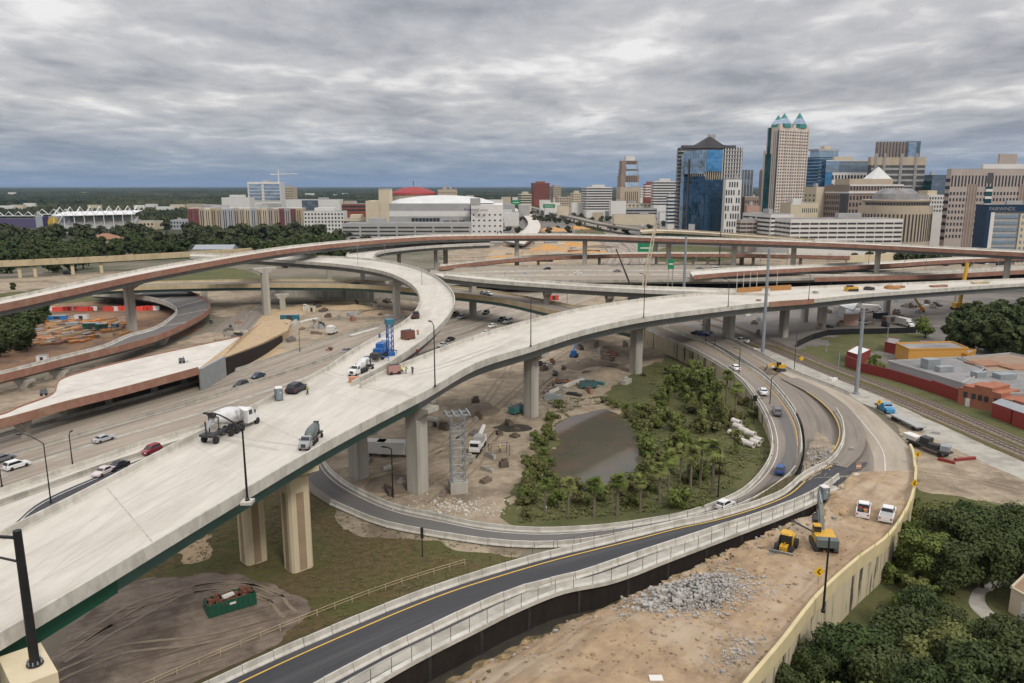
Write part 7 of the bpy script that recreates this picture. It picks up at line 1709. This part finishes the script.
t = thing('steel_frame', 'small rusty steel frame standing on the dirt by the crane truck', 'frame', (p.x,p.y,0), .3)
for x in (-2,2):
    for y in (-1,1): MB().tube([(x,y,0),(x,y,2.4)], .1, 4).build('post', 'rail_steel', t)
MB().tube([(-2,-1,2.4),(2,-1,2.4),(2,1,2.4),(-2,1,2.4),(-2,-1,2.4)], .1, 4).build('top_frame', 'rail_steel', t)
for n_, (rg, k) in enumerate((((365,520,395,498),34),((520,640,345,400),30),((640,760,300,338),18),((800,935,298,330),34),((205,330,318,352),26),((300,395,300,330),22))):
    for i in range(k):
        px, py = rng.uniform(rg[0], rg[1]), rng.uniform(rg[2], rg[3]); q = P(px, py, 0)
        if n_ == 0 and (405 < px < 430 or 448 < px < 470 or py > 505-(px-365)*.02): continue
        m_ = rng.choice(['rail_steel','dirt_dark','galv','barrier_white','wood_dark','formwork','concrete_old','lot_asphalt','dark_metal','wood_dark','concrete_old'])
        sc_ = 1+q.y/260; w_, d_, h_ = rng.uniform(.6,2.6)*sc_, rng.uniform(.4,1.2)*sc_, rng.uniform(.25,.8)*sc_
        o = MB(); o.box((0,0,h_/2), (w_,d_,h_), 0, 0, .92); o.box((w_*.1,d_*.1,h_*1.2), (w_*.6,d_*.5,h_*.4), .3); o = o.build('material_stack', m_); o.location = (q.x,q.y,.03); o.rotation_euler = (0,0,rng.uniform(0,3.1))
        tag(o, ['stack of material on the dirt around the thick piers','stack of material on the dirt beyond the pond','stack of material by the railway under the flyover','stack of material in the truck yard under the flyover','stack of material on the orange ground by the underpass road','stack of material below the older tan bridge'][n_], 'stack', 'material stacks, area %d' % (n_+1))
mat('dirt_track', (.20,.155,.11), (.27,.215,.155), .6, .97)
def rut(pts, w=.5, gap=1.8):
    q = catmull([P(x, y, .075) for x, y in pts], 40)
    for o_ in (-gap/2, gap/2):
        c_ = [p+Vector((.25*noise.noise(p*.3), .25*noise.noise(p*.3+Vector((9,9,9))), 0)) for p in offset(q, o_)]; b = MB(); b.ribbon(offset(c_, w/2), offset(c_, -w/2), cols=1); struct('wheel_rut', b, 'dirt_track')
rut([(345,470),(400,462),(450,445),(500,405),(540,370),(575,345)]); rut([(380,500),(440,480),(490,440),(530,400),(560,372)]); rut([(430,505),(470,470),(500,430),(545,385),(600,350)]); rut([(360,480),(430,455),(470,420),(500,380),(520,350)])
rut([(60,660),(120,625),(190,590),(260,590),(290,615)]); rut([(80,640),(150,600),(230,585),(280,600)]); rut([(50,680),(120,650),(200,640),(260,625)]); rut([(300,345),(350,330),(400,315)]); rut([(900,440),(950,452),(1030,480)]); rut([(920,470),(970,478),(1040,495)])
# grey steel lattice tower by the thick pier
p = P(458,491,0); t = thing('lattice_tower', 'grey steel lattice shoring tower beside the thick bridge pier', 'tower', (p.x,p.y,0), .25)
H_ = 14.6
for sx_ in (-1.2,1.2):
    for sy_ in (-1.2,1.2): MB().tube([(sx_,sy_,2.2),(sx_,sy_,H_)], .10, 5).build('leg', 'galv', t)
for k in range(7):
    z_ = 2.4+k*1.58
    for a_, c_ in (((-1.2,-1.2),(1.2,-1.2)),((1.2,-1.2),(1.2,1.2)),((1.2,1.2),(-1.2,1.2)),((-1.2,1.2),(-1.2,-1.2))):
        MB().tube([(a_[0],a_[1],z_),(c_[0],c_[1],z_+1.58)], .05, 4).build('brace', 'galv', t); MB().tube([(c_[0],c_[1],z_),(a_[0],a_[1],z_+1.58)], .05, 4).build('brace', 'galv', t); MB().tube([(a_[0],a_[1],z_),(c_[0],c_[1],z_)], .06, 4).build('crossbar', 'galv', t)
for y_ in (-1.2,1.2): MB().box((0,y_,H_+.15), (4.6,.3,.3)).build('head_beam', 'galv', t)
for x_ in (-2.0,-.7,.7,2.0): MB().box((x_,0,H_+.42), (.25,3.4,.25)).build('head_beam', 'galv', t)
MB().box((0,0,1.1), (3.2,3.2,2.2)).build('footing', 'concrete_pier', t)
# ------------------------------------------------------------ poles and lamps
def lamp(label, base, h, adir, al, m='black_metal', r=.085, curve=True, head=True, name='street_lamp'):
    t = thing(name, label, 'street lamp', base); d = Vector((math.cos(adir), math.sin(adir), 0))
    MB().tube([(0,0,0),(0,0,h*.5),(0,0,h)], [r*1.5,r*1.2,r], 7).build('pole', m, t); MB().lathe([(r*2.6,0),(r*2.6,.25),(r*1.6,.4)], 8).build('base_plate', m, t)
    if al > 0:
        pts = [Vector((0,0,h))+d*(al*math.sin(k/6*math.pi/2))+Vector((0,0,al*.42*(1-math.cos(k/6*math.pi/2))*0+al*.55*math.sin(k/6*math.pi/2)*(1-.45*k/6))) for k in range(7)]
        MB().tube(pts, [r]*3+[r*.8]*4, 6).build('arm', m, t)
        if head:
            e = pts[-1]; MB().box(e+d*.45, (1.0,.35,.16), adir).build('lamp_head', m, t)
    return t
def Ah(px, t=1.0):
    i = at_px(a2L, a2Q, px, t); q = a2Q[i]; n_ = normals(a2Q)[i]; return q-n_*.35
for px, h, lab in ((431,11.0,'black street lamp on the near rim of the flyover above the thick pier'),(527,10.5,'black street lamp on the near rim above the pier next to the pond'),(641,11.5,'black street lamp on the near rim of the flyover above the vine wall'),(726,8,'thin street lamp on the far curve of the flyover'),(806,8.5,'last street lamp on the far right part of the flyover')):
    q = Ah(px); lamp(lab, (q.x,q.y,q.z+.95), h, R(115), 1.6)
q = P(247.5,501,19.4); lamp('tall black street lamp arching over the mixer truck', q, 8.7, R(160), 4.3, r=.10)
MB().box(q+Vector((0,0,-.1)), (1.3,1.3,.35)).build('lamp_plinth', 'barrier_white', main, True)
lamp('black street lamp with curved arm on the far side of the flyover at left', P(51,503,.05), 11.0, R(168), 4.5)
lamp('dark lamp post on the freeway median left of the mixer truck', P(73,468,.05), 7, R(100), .8, r=.09)
lamp('short dark post on the freeway shoulder at the left edge', P(2,487,.05), 4.5, 0, 0, r=.09)
lamp('black street lamp at the foot of the tall wall in front of the excavator', P(823,612,7.0), 9.2, R(80), 0, r=.10)
for px, py, h, lab in ((705,352,9,'thin dark lamp post at the bend start of the loop ramp'),(714,361,8.5,'second thin lamp post along the loop ramp'),(738,388,11,'dark lamp post in front of the farthest white car'),(769,416,9.5,'lamp post with curved arm beside the dark grey off roader'),(604,494,9,'slim lamp post behind the thick pier') ,(718,497,9,'slim dark post among the palms near the white hatchback')):
    if px == 604: px, py = 393, 497
    lamp(lab, P(px, py, 0), h, R(30) if px == 769 else R(160), 4 if px == 769 else 1.0, r=.09)
for px, py, pz, h, lab in ((505,297,0,12,'thin lamp post standing beside the older tan bridge'),(537,330,0,9,'lamp post on the freeway near the white van'),(567,312,0,8,'short lamp post right of the older tan bridge'),(794,372,0,12,'thin black post along the railway'),(300,352,0,7,'thin post on the earth by the freeway'),(215,360,0,6,'short post on the white slab bridge side'),(385,262,18,8,'lamp on the inner rim of the curving ramp'),(422,285,19,9,'lamp on the curving ramp at its sharpest bend'),(358,266,18,9,'lamp on the curving ramp before it passes under the high flyover')):
    lamp(lab, P(px, py, pz), h, R(90), 1.0, 'pole_grey' if pz else 'dark_metal', r=.08)
# big black traffic signal pole in the lower left corner
b_ = P(35,664,18.2); t = thing('signal_pole', 'thick black signal pole with a mast arm in the lower left corner', 'signal pole', b_)
top = PY(14, 531, b_.y-.1).z-b_.z
MB().tube([(0,0,0),(0,0,.5),(0,0,top)], [.50,.36,.30], 12).build('pole', 'black_metal', t); MB().lathe([(.62,0),(.62,.12),(.45,.2)], 12).build('base_plate', 'black_metal', t)
MB().tube([(0,0,top-.6),(-3,-.4,top-.2),(-9,-1.2,top+.4)], [.14,.12,.09], 7).build('mast_arm', 'black_metal', t); MB().tube([(0,0,top-2.6),(-3,-.4,top-1.6),(-9,-1.2,top+.2)], [.10,.08,.06], 6).build('lower_arm', 'black_metal', t); MB().tube([(-1.6,-.2,top-.4),(-1.6,-.2,top-2.0)], .05, 5).build('arm_strut', 'black_metal', t)
for k in range(10):
    a = 2*math.pi*k/10; MB().lathe([(.05,0),(.05,.3)], 6, (.53*math.cos(a), .53*math.sin(a), .1)).build('anchor_bolt', 'galv', t)
pc_ = P(30,668,17.6); MB().prism(rect(b_.x-.6, b_.y, 5.4, 3.0, rzA), 15.4, 18.15).build('pole_bracket', 'pier_tan', main, True)
# traffic light by the grass
p = P(422.5,557,.02); t = thing('traffic_light', 'black traffic light on a thin post on the dry grass', 'traffic light', p); MB().tube([(0,0,0),(0,0,4.6)], .08, 6).build('post', 'black_metal', t); MB().box((0,0,3.9), (.42,.35,1.7)).build('signal_head', 'black_metal', t)
for k in range(3): MB().lathe([(.13,0),(.13,.06)], 10, (0,-.2,3.4+.5*k), 0, 'y').build('signal_lens', 'dark_metal', t)
p = P(754,415,3.2); t = thing('traffic_light', 'black traffic light box beside the loop ramp lamp', 'traffic light', (p.x,p.y,1.0)); MB().tube([(0,0,0),(0,0,6.2)], .08, 6).build('post', 'black_metal', t); MB().box((0,0,6.2), (.9,.4,1.3)).build('signal_head', 'black_metal', t)
# big grey power poles
def power(label, base, top_py, r0, r1, arm=False, m='pole_grey'):
    ztop = PY(512, top_py, base.y).z; t = thing('power_pole', label, 'power pole', base); h = ztop-base.z
    MB().tube([(0,0,0),(0,0,h*.5),(0,0,h)], [r0,(r0+r1)/2,r1], 10).build('pole', m, t); MB().lathe([(r0*1.7,0),(r0*1.7,.4),(r0*1.1,.5)], 10).build('base_flange', m, t)
    if arm:
        for k, z_ in ((-1,h-1.0),(1,h-1.0),(-1,h-4),(1,h-4)): MB().tube([(0,0,z_),(k*.4,-.2,z_),(k*2.2,-.6,z_+.5)], [.16,.12,.07], 5).build('cross_arm', m, t)
    return t
power('tall grey steel power pole beside the closed road', P(762,360,0), 248, .62, .42); power('thick grey steel power pole at the outer edge of the closed road', P(856,394,0), 308, .55, .42, True); power('grey steel power pole rising behind the flyover in the centre', P(683,309,0), 236, .7, .5); power('slim black pole in front of the dark glass base', P(719,266,0), 176 if False else 232, .45, .3, m='black_metal')
for px, py, tp, lab in ((983,346,318,'wooden utility pole at the side street before the dense wood'),(991,352,330,'second utility pole leaning into the dense wood'),(886,352,328,'grey utility pole near the ochre building'),(826,352,340,'short white pipe post by the silt fence'),(838,372,352,'thin pole on the railway lawn')):
    power(lab, P(px, py, 0), tp, .16, .12, px in (983, 991), 'wood_dark' if px > 900 else 'galv')
# far poles of the bridges
r = random.Random(21)
for i in range(16):
    px = 480+i*35+r.uniform(-8,8); k = at_px(gL, gQ, px, .0); q = gL[k]
    t = lamp('slender light pole on the old highway bridge', (q.x,q.y,q.z), 10, R(-90), 1.5, 'galv', .10); t['group'] = 'light poles of the old highway bridge'
for px in (10,33,58,77,104,132,160,188):
    k = at_px(jL, jQ, px, 1.0); q = jQ[k]; t = lamp('thin pole on the tan walled bridge', (q.x,q.y,q.z+1.0), 7, R(90), 1.5, 'dark_metal', .10); t['group'] = 'poles of the tan walled bridge'
for px in (735,741,748,759,775):
    k = at_px(a2L, a2Q, px, 0.0); q = a2L[k]; t = lamp('white survey post standing on the far rim of the flyover', (q.x,q.y,q.z), 7.5, 0, 0, 'facade_white', .07, name='post'); t['group'] = 'white posts on the far rim'; t['category'] = 'post'
# cranes behind
def boom(label, base, tip, c, w0, w1, cab='dark_metal', lattice=False):
    t = thing('crawler_crane', label, 'crane', (base.x,base.y,0)); 
    MB().box((0,0,2.0), (5,3.4,2.4)).build('house', cab, t)
    for s in (-1,1): track(t, s*1.7, 6, 1.2, .8)
    b0 = Vector((base.x,base.y,2.6))
    if lattice:
        d = (tip-b0).normalized(); a_ = d.cross(Vector((0,1,0))).normalized(); c_ = a_.cross(d).normalized(); n = 14
        for s1, s2 in ((1,1),(1,-1),(-1,1),(-1,-1)): MB().tube([b0+a_*w0*s1+c_*w0*s2, b0.lerp(tip,.5)+a_*w0*s1+c_*w0*s2, tip+a_*w1*s1+c_*w1*s2], .16, 4).build('boom_chord', c, t, True)
        pts = [b0.lerp(tip, k/n)+a_*w0*(1 if k % 2 else -1)*(1-.4*k/n)-c_*w0 for k in range(n+1)]; MB().tube(pts, .14, 4).build('boom_lacing', c, t, True); pts = [b0.lerp(tip, k/n)+a_*w0*(-1 if k % 2 else 1)*(1-.4*k/n)+c_*w0 for k in range(n+1)]; MB().tube(pts, .14, 4).build('boom_lacing', c, t, True)
    else: MB().tube([b0, b0.lerp(tip,.5), tip], [w0,(w0+w1)/2,w1], 6).build('boom', c, t, True)
    MB().tube([tip, Vector((tip.x,tip.y,tip.z-6))], .06, 4).build('hoist_line', 'dark_metal', t, True); return t
b0 = P(641,306,0); boom('pale lattice boom crane leaning up in front of the blue glass tower', b0, PY(656.5, 219, b0.y+4), 'facade_cream', .7, .4, lattice=True)
b0 = P(634,300,0); boom('dark telescopic crane boom leaning left over the old highway bridge', b0, PY(616, 249, b0.y), 'dark_metal', .55, .3)
b0 = P(961,290,9); boom('bright yellow crane boom sticking out from under the viaduct at right', Vector((b0.x,b0.y,0)), PY(967.5, 263, b0.y), yel, 1.0, .9, yel)
# machines on the far right deck
for px, lab, c, d_ in ((852,'yellow dozer on the far right of the flyover',yel,(5,2.6,2.2)),(890,'orange stack of formwork on the far right of the flyover','plywood_orange',(6,3,1.4)),(869,'black compressor on the far right of the flyover','dark_metal',(4,2,1.4)),(812,'grey crate on the flyover beyond the last lamp','galv',(2,1.4,.8)),(740,'rusty bundle lying on the flyover far right','formwork',(1.6,1.0,.6))):
    k = at_px(a2L, a2Q, px, .4); q = a2L[k].lerp(a2Q[k], .45 if px != 740 else .7); t = thing({852:'bulldozer',890:'formwork_stack',869:'compressor',812:'crate',740:'bundle'}[px], lab, {852:'bulldozer',890:'formwork',869:'compressor',812:'crate',740:'bundle'}[px], q, .2)
    MB().box((0,0,d_[2]*.35+.2), (d_[0],d_[1],d_[2]*.7), 0, 0, .92).build('body', c, t); MB().box((-d_[0]*.15,0,d_[2]*.85), (d_[0]*.4,d_[1]*.7,d_[2]*.4)).build('upper_part', 'dark_metal' if px != 890 else c, t)
    if px == 852:
        for s in (-1,1): track(t, s*1.2, 4.6, 1.0, .6)
for k, f, lab in ((75,.35,'short stack of rusty forms near the yellow boom'),(82,.5,'long row of rusty forms at the right end of the flyover'),(90,.3,'pile of timber at the right end of the flyover')):
    q = a2L[k].lerp(a2Q[k], f); d = a2L[min(k+1,109)]-a2L[k]; o = MB().box((0,0,.4), (9,2,.8)).build('formwork_stack', 'formwork' if k != 90 else 'tan_barrier'); o.location = q; o.rotation_euler = (0,0,math.atan2(d.y,d.x)); tag(o, lab, 'formwork')
# chevron signs
def chevron(label, p, size=1.0, h=1.9, arrow=True, c=(.72,.42,.02)):
    t = thing('road_sign', label, 'road sign', p, R(5)); MB().tube([(0,0.06,0),(0,0.06,h)], .05, 5).build('post', 'galv', t); s = size*.72
    MB().loft([[(x,y_,h+z_) for x, z_ in ((-s,0),(0,-s),(s,0),(0,s))] for y_ in (-.03,.03)]).build('sign_face', paint('sign_yellow', c, .5), t)
    if arrow:
        w = s*.22; A_ = [(s*.30,s*.48),(s*.05,s*.48),(-s*.42,0),(s*.05,-s*.48),(s*.30,-s*.48),(-s*.12,0)]
        MB().loft([[(x,y_,h+z_) for x, z_ in A_] for y_ in (-.05,-.034)]).build('sign_chevron', 'black_metal', t)
for px, py, z, lab in ((818,586,6.9,'yellow diamond chevron sign nearest the excavator'),(913.5,494,4.9,'yellow chevron sign on the wall right of the two white pickups'),(917,464,4.6,'yellow chevron sign on the bend above the flatbed trailers'),(878.5,410,3.8,'yellow chevron sign standing before the blue flatbed truck')):
    chevron(lab, P(px, py, z))
chevron('small blank yellow sign beside the railway', P(801,366,0), 1.1, 2.4, False); p = P(858,474,4.3); t = thing('road_sign', 'orange and white sign at the start of the trench barrier', 'road sign', p); MB().tube([(0,.05,0),(0,.05,1.8)], .05, 5).build('post', 'galv', t); MB().box((0,0,1.5), (.9,.05,1.0)).build('sign_face', 'nose' if False else 'orange_block', t); MB().box((0,-.04,1.5), (.9,.02,.22)).build('sign_stripe', 'facade_white', t)
r = random.Random(4)
for k in range(10):
    f = (k+.5)/10; px, py, z = (905+8*f*0, 500, 5) if False else tuple(proj(allR[int(24+f*60)]))+(0,); q = allR[int(24+f*60)]; n_ = normals(allR)[int(24+f*60)]
    t = thing('delineator', 'small yellow marker post on the coping of the tall wall', 'marker post', (q.x+n_.x*.2,q.y+n_.y*.2,q.z+.9), 0, 'marker posts on the tall wall'); MB().tube([(0,0,0),(0,0,.9)], .05, 5).build('post', paint('marker_lime', (.5,.52,.10)), t)
# loose gear: excavator trailers on the right
def trailer(label, p, q, c='wood_dark', L=None):
    a = math.atan2((q-p).y,(q-p).x); L = L or (q-p).length; m_ = (p+q)/2; t = thing('flatbed_trailer', label, 'trailer', (m_.x,m_.y,.06), a)
    MB().box((0,0,1.15), (L,2.5,.3)).build('deck_bed', c, t); MB().box((0,0,.85), (L*.96,.9,.35)).build('frame', 'dark_metal', t)
    for x in (-L*.4,-L*.32,L*.36):
        for s in (-1,1): wheel(t, x, s*1.0, .5, .4)
    return t
trailer('grey empty flatbed trailer outside the curving wall', P(894,419,0), P(921,432.5,0), 'facade_grey'); t = trailer('trailer loaded with white and dark machine parts below the chevron sign', P(910,444,0), P(948,459,0), 'dark_metal')
for k, (x, y, d_, m_) in enumerate(((-4.5,0,(3.5,2,.9),'facade_white'),(-1,.2,(2,1.8,1.4),'dark_metal'),(1.6,-.2,(2.2,1.6,.8),'dark_metal'),(3.8,.3,(1.8,2,1.1),'galv'))): MB().box((x,y,1.35+d_[2]/2), d_, .2*k).build('machine_part', m_, t)
for px, py, qx, qy, lab in ((938,459,955,463,'dark red steel beam lying on the pale lot'),(955,460,975,458,'second dark red beam pointing right on the pale lot'),(932,432.5,940,433.5,'rusty ramp piece behind the grey flatbed trailer'),(926,441,934,446,'pale bent beam between the two trailers')):
    tag(MB().sweep([P(px,py,.3),P(qx,qy,.3)], [(-.3,-.25),(-.3,.35),(.3,.35),(.3,-.25)]).build('beam', 'rust_red' if 'red' in lab else 'facade_grey'), lab, 'beam')
# machines on the closed road
p = P(779,371,3.2); t = thing('excavator', 'small yellow digger with dark arm working on the closed road', 'excavator', (p.x,p.y,3.2), R(200))
for s in (-1,1): track(t, s*.9, 3, .8, .45)
MB().box((-.3,0,1.5), (2.4,1.8,1.0)).build('house', yel, t); MB().box((.5,.4,2.1), (1.0,.9,1.2)).build('cab', 'car_glass', t); beam(t, 'boom', [(1,1.6),(2.4,2.4),(4.2,1.6)], .35, [.5,.6,.4], yel); beam(t, 'stick', [(4.1,1.8),(5.0,.5)], .3, [.4,.3], 'dark_metal')
for px, py, m_, lab in ((769,374,'dirt_dark','broken dark asphalt pile beside the small digger'),(764,369.5,'dirt_dark','second asphalt pile behind the small digger')):
    o = heap(lab, px, py, 3, 2, 1.0, m_, px, 'asphalt_pile'); o.location.z = 3.1
    q = P(px, py, 3.1); o.location = q
for px, py, d_, m_, lab in ((833,380.5,(2.6,1.4,.8),'facade_white','white tank standing on the strip beside the closed road'),(752,349.5,(2.6,1.8,.5),'facade_white','white pallet beyond the ramp barrier')):
    q = P(px, py, .06); t = thing('tank', lab, 'tank', q, .5); MB().box((0,0,d_[2]/2), d_, 0, 0, .85).build('body', m_, t); MB().lathe([(.25,0),(.25,.2)], 8, (0,0,d_[2])).build('cap', 'galv', t)
# left storage yard
cr = random.Random(9); cols = ['plant_orange','sand','plywood_orange','dirt','formwork','rail_steel','galv','plywood_orange']
for i in range(150):
    px, py = cr.uniform(30, 128), cr.uniform(318, 347)
    if py > 352-px*.12 or px < 30+(334-py)*1.2: continue
    p = P(px, py, 0); m_ = cr.choice(cols); L = cr.uniform(2, 7); o = MB().box((0,0,.35), (L,cr.uniform(.8,2.2),cr.uniform(.4,1.3))).build('formwork_bundle', m_); o.location = (p.x,p.y,.1); o.rotation_euler = (0,0,cr.uniform(-.6,.6)+1.0)
    tag(o, 'orange bundle of forms in the storage yard', 'bundle', 'orange bundles in the storage yard')
for i in range(26):
    px = 52+i*4.2; p = P(px, 311+.4*math.sin(i)-i*.03, 0)
    if 97 < px < 104 or 126 < px < 140: continue
    o = MB().loft([[(x,y_,z_) for x, z_ in ((-.3,0),(.3,0),(.12,.9),(-.12,.9))] for y_ in (-1.1,1.1)]).build('water_barrier', paint('barrier_red', (.62,.06,.035), .5) if i % 5 else 'facade_white'); o.location = p; o.rotation_euler = (0,0,1.57+cr.uniform(-.3,.3)); o.scale = (2.4,1.3,2.2)
    tag(o, 'red plastic barrier in the long row behind the storage yard' if i % 5 else 'white plastic barrier in the long red row', 'barrier', 'red plastic barriers' if i % 5 else 'white plastic barriers')
def container(label, px, py, c, L=6, rz=.2, z=0):
    p = P(px, py, z); t = thing('container', label, 'container', (p.x,p.y,z+.02), rz); MB().box((0,0,1.25), (L,2.4,2.4)).build('body', c, t); MB().box((0,0,2.48), (L*.98,2.3,.1)).build('roof', 'galv', t); MB().box((0,-1.22,1.2), (L*.3,.05,1.9)).build('door', 'dark_metal', t)
container('blue container by the dark trees in the storage yard', 58, 321.5, 'lift_blue', 7); container('dark green container in the middle of the storage yard', 92, 329, 'girder_green', 6); container('green skip beside the dark green container', 102, 330, 'dumpster_green', 4); container('small pale blue cabin next to the bridge pier in the yard', 116, 329.5, 'glass_pale', 2.2, 1.0); container('blue container under the older tan bridge', 290, 320.5, mat('container_teal', (.03,.14,.19), (.025,.12,.16), .5), 7.5, .1); container('white box on the edge of the unfinished ramp', 43, 363, 'facade_white', 3, .3); container('white cabin on the yard between pier and barriers', 82, 320.5, 'facade_white', 5); container('concrete block beneath the older tan bridge', 312, 312, 'facade_cream', 3.4, .1); container('orange red container behind the straight grey ramp', 553, 300, 'barrier_red', 5, .3)
o = MB().sweep([P(280,327,.3), P(318,318.5,.3)], [(-1.3,-.3),(-1.3,.4),(1.3,.4),(1.3,-.3)]).build('beam', 'barrier_white'); tag(o, 'long pale concrete beam on the orange ground by the blue container', 'beam')
o = MB().sweep([P(350,336.5,.3), P(378,328.5,.3)], [(-1.0,-.3),(-1.0,.4),(1.0,.4),(1.0,-.3)]).build('beam', 'barrier_white'); tag(o, 'pale concrete beam parallel to the freeway near the curving ramp', 'beam')
for px, py, m_, lab in ((24.5,397,'galv','grey pallet stack on the white slab bridge'),(33,381.5,'formwork','rusty bin at the far edge of the white slab bridge')):
    pass
for px, py, lab in ((44,395.5,'grey machine standing on the white slab bridge'),(182,363,'small upright machine near the end of the white slab bridge')):
    generator(lab, P(px, py, 6), 6.02, (.13,.14,.15), .5, (1.6,1.1,1.0), 'machine', 'machine')
# rail yard clutter under the flyover on the right
for px, py, c, L, lab in ((862,303,'galv',9,'grey trailer parked in the truck yard under the flyover'),(880,318,'dark_metal',6,'dark stack of steel left of the white lorry'),(890,322,'rail_steel',7,'rusty stack of steel in the truck yard'),(846,300,'facade_white',6,'white trailer far under the flyover'),(916,296,'dirt_pale',5,'dusty crate pile by the open lot')):
    container(lab, px, py, c, L, .4)
# vehicles far off on the sunken freeway
r = random.Random(33)
for i in range(46):
    k = r.randrange(100, 140); f = r.choice((.1,.22,.3,.6,.7,.85)); q = fwL[k].lerp(fwR[k], f); c = r.choice((WH,SV,GY,BK,WH,RD)); k2 = k-2
    t = thing('car', 'tiny car in the distant freeway traffic', 'car', (q.x,q.y,.1), math.atan2(fwL[k2].y-fwL[k].y, fwL[k2].x-fwL[k].x), 'cars in the distant traffic'); pm = paint('car_paint_%d_%d_%d' % tuple(int(x*1000) for x in c), c, .3)
    MB().loft([[(x,y_,z_) for x, z_ in ((-2.3,.3),(-2.3,.95),(-1.6,1.0),(-.9,1.5),(.4,1.5),(1.1,.98),(2.2,.8),(2.3,.3))] for y_ in (-.9,.9)]).build('body', pm, t); MB().box((-.2,0,1.25), (1.9,1.84,.35)).build('window', 'car_glass', t)
for i in range(40):
    px, py = r.uniform(600, 668), r.uniform(218, 229); q = P(px, py, 0); c = r.choice((WH,SV,GY,BK,WH,BL))
    t = thing('car', 'tiny parked car on the lots left of the blue glass tower', 'car', (q.x,q.y,.1), r.choice((0,1.57))+.2, 'parked cars far off'); pm = paint('car_paint_%d_%d_%d' % tuple(int(x*1000) for x in c), c, .3)
    MB().loft([[(x,y_,z_) for x, z_ in ((-2.3,.3),(-2.3,.95),(-1.6,1.0),(-.9,1.5),(.4,1.5),(1.1,.98),(2.2,.8),(2.3,.3))] for y_ in (-.9,.9)]).build('body', pm, t); MB().box((-.2,0,1.25), (1.9,1.84,.35)).build('window', 'car_glass', t)
# green road signs over the freeway
for px, py, Y, w, h, lab in ((516,202.5,1500,16,9,'dark green highway sign far up the freeway'),(549,206,1300,20,6,'wide green highway sign beside the viaduct'),(671,264,400,3.2,5,'green highway sign on the old bridge by the grey pole'),(646,248,560,12,7,'green highway sign over the sunken freeway')):
    c = PY(px, py, Y); t = thing('highway_sign', lab, 'highway sign', (c.x,c.y,0)); MB().box((0,0,c.z), (w,.3,h)).build('sign_panel', paint('sign_green', (.01,.22,.09), .5), t); MB().box((0,-.17,c.z), (w*.7,.04,h*.14)).build('sign_lettering', 'facade_white', t)
    for x in (-w*.35,w*.35): MB().tube([(x,.3,0),(x,.3,c.z+h/2)], .2, 5).build('post', 'galv', t)
# ------------------------------------------------------------ air
hb = MB(); hb.box((0, 14500, 105), (60000, 32000, 212)); hm = bpy.data.materials.new('haze_air'); hm.use_nodes = True; ht = hm.node_tree
ht.nodes.remove(ht.nodes['Principled BSDF']); pv = ht.nodes.new('ShaderNodeVolumePrincipled'); pv.inputs['Color'].default_value = (.42,.62,.95,1); pv.inputs['Density'].default_value = 2.2e-5; pv.inputs['Anisotropy'].default_value = .2
ht.links.new(pv.outputs[0], ht.nodes['Material Output'].inputs['Volume'])
stuff('haze', hb, hm)
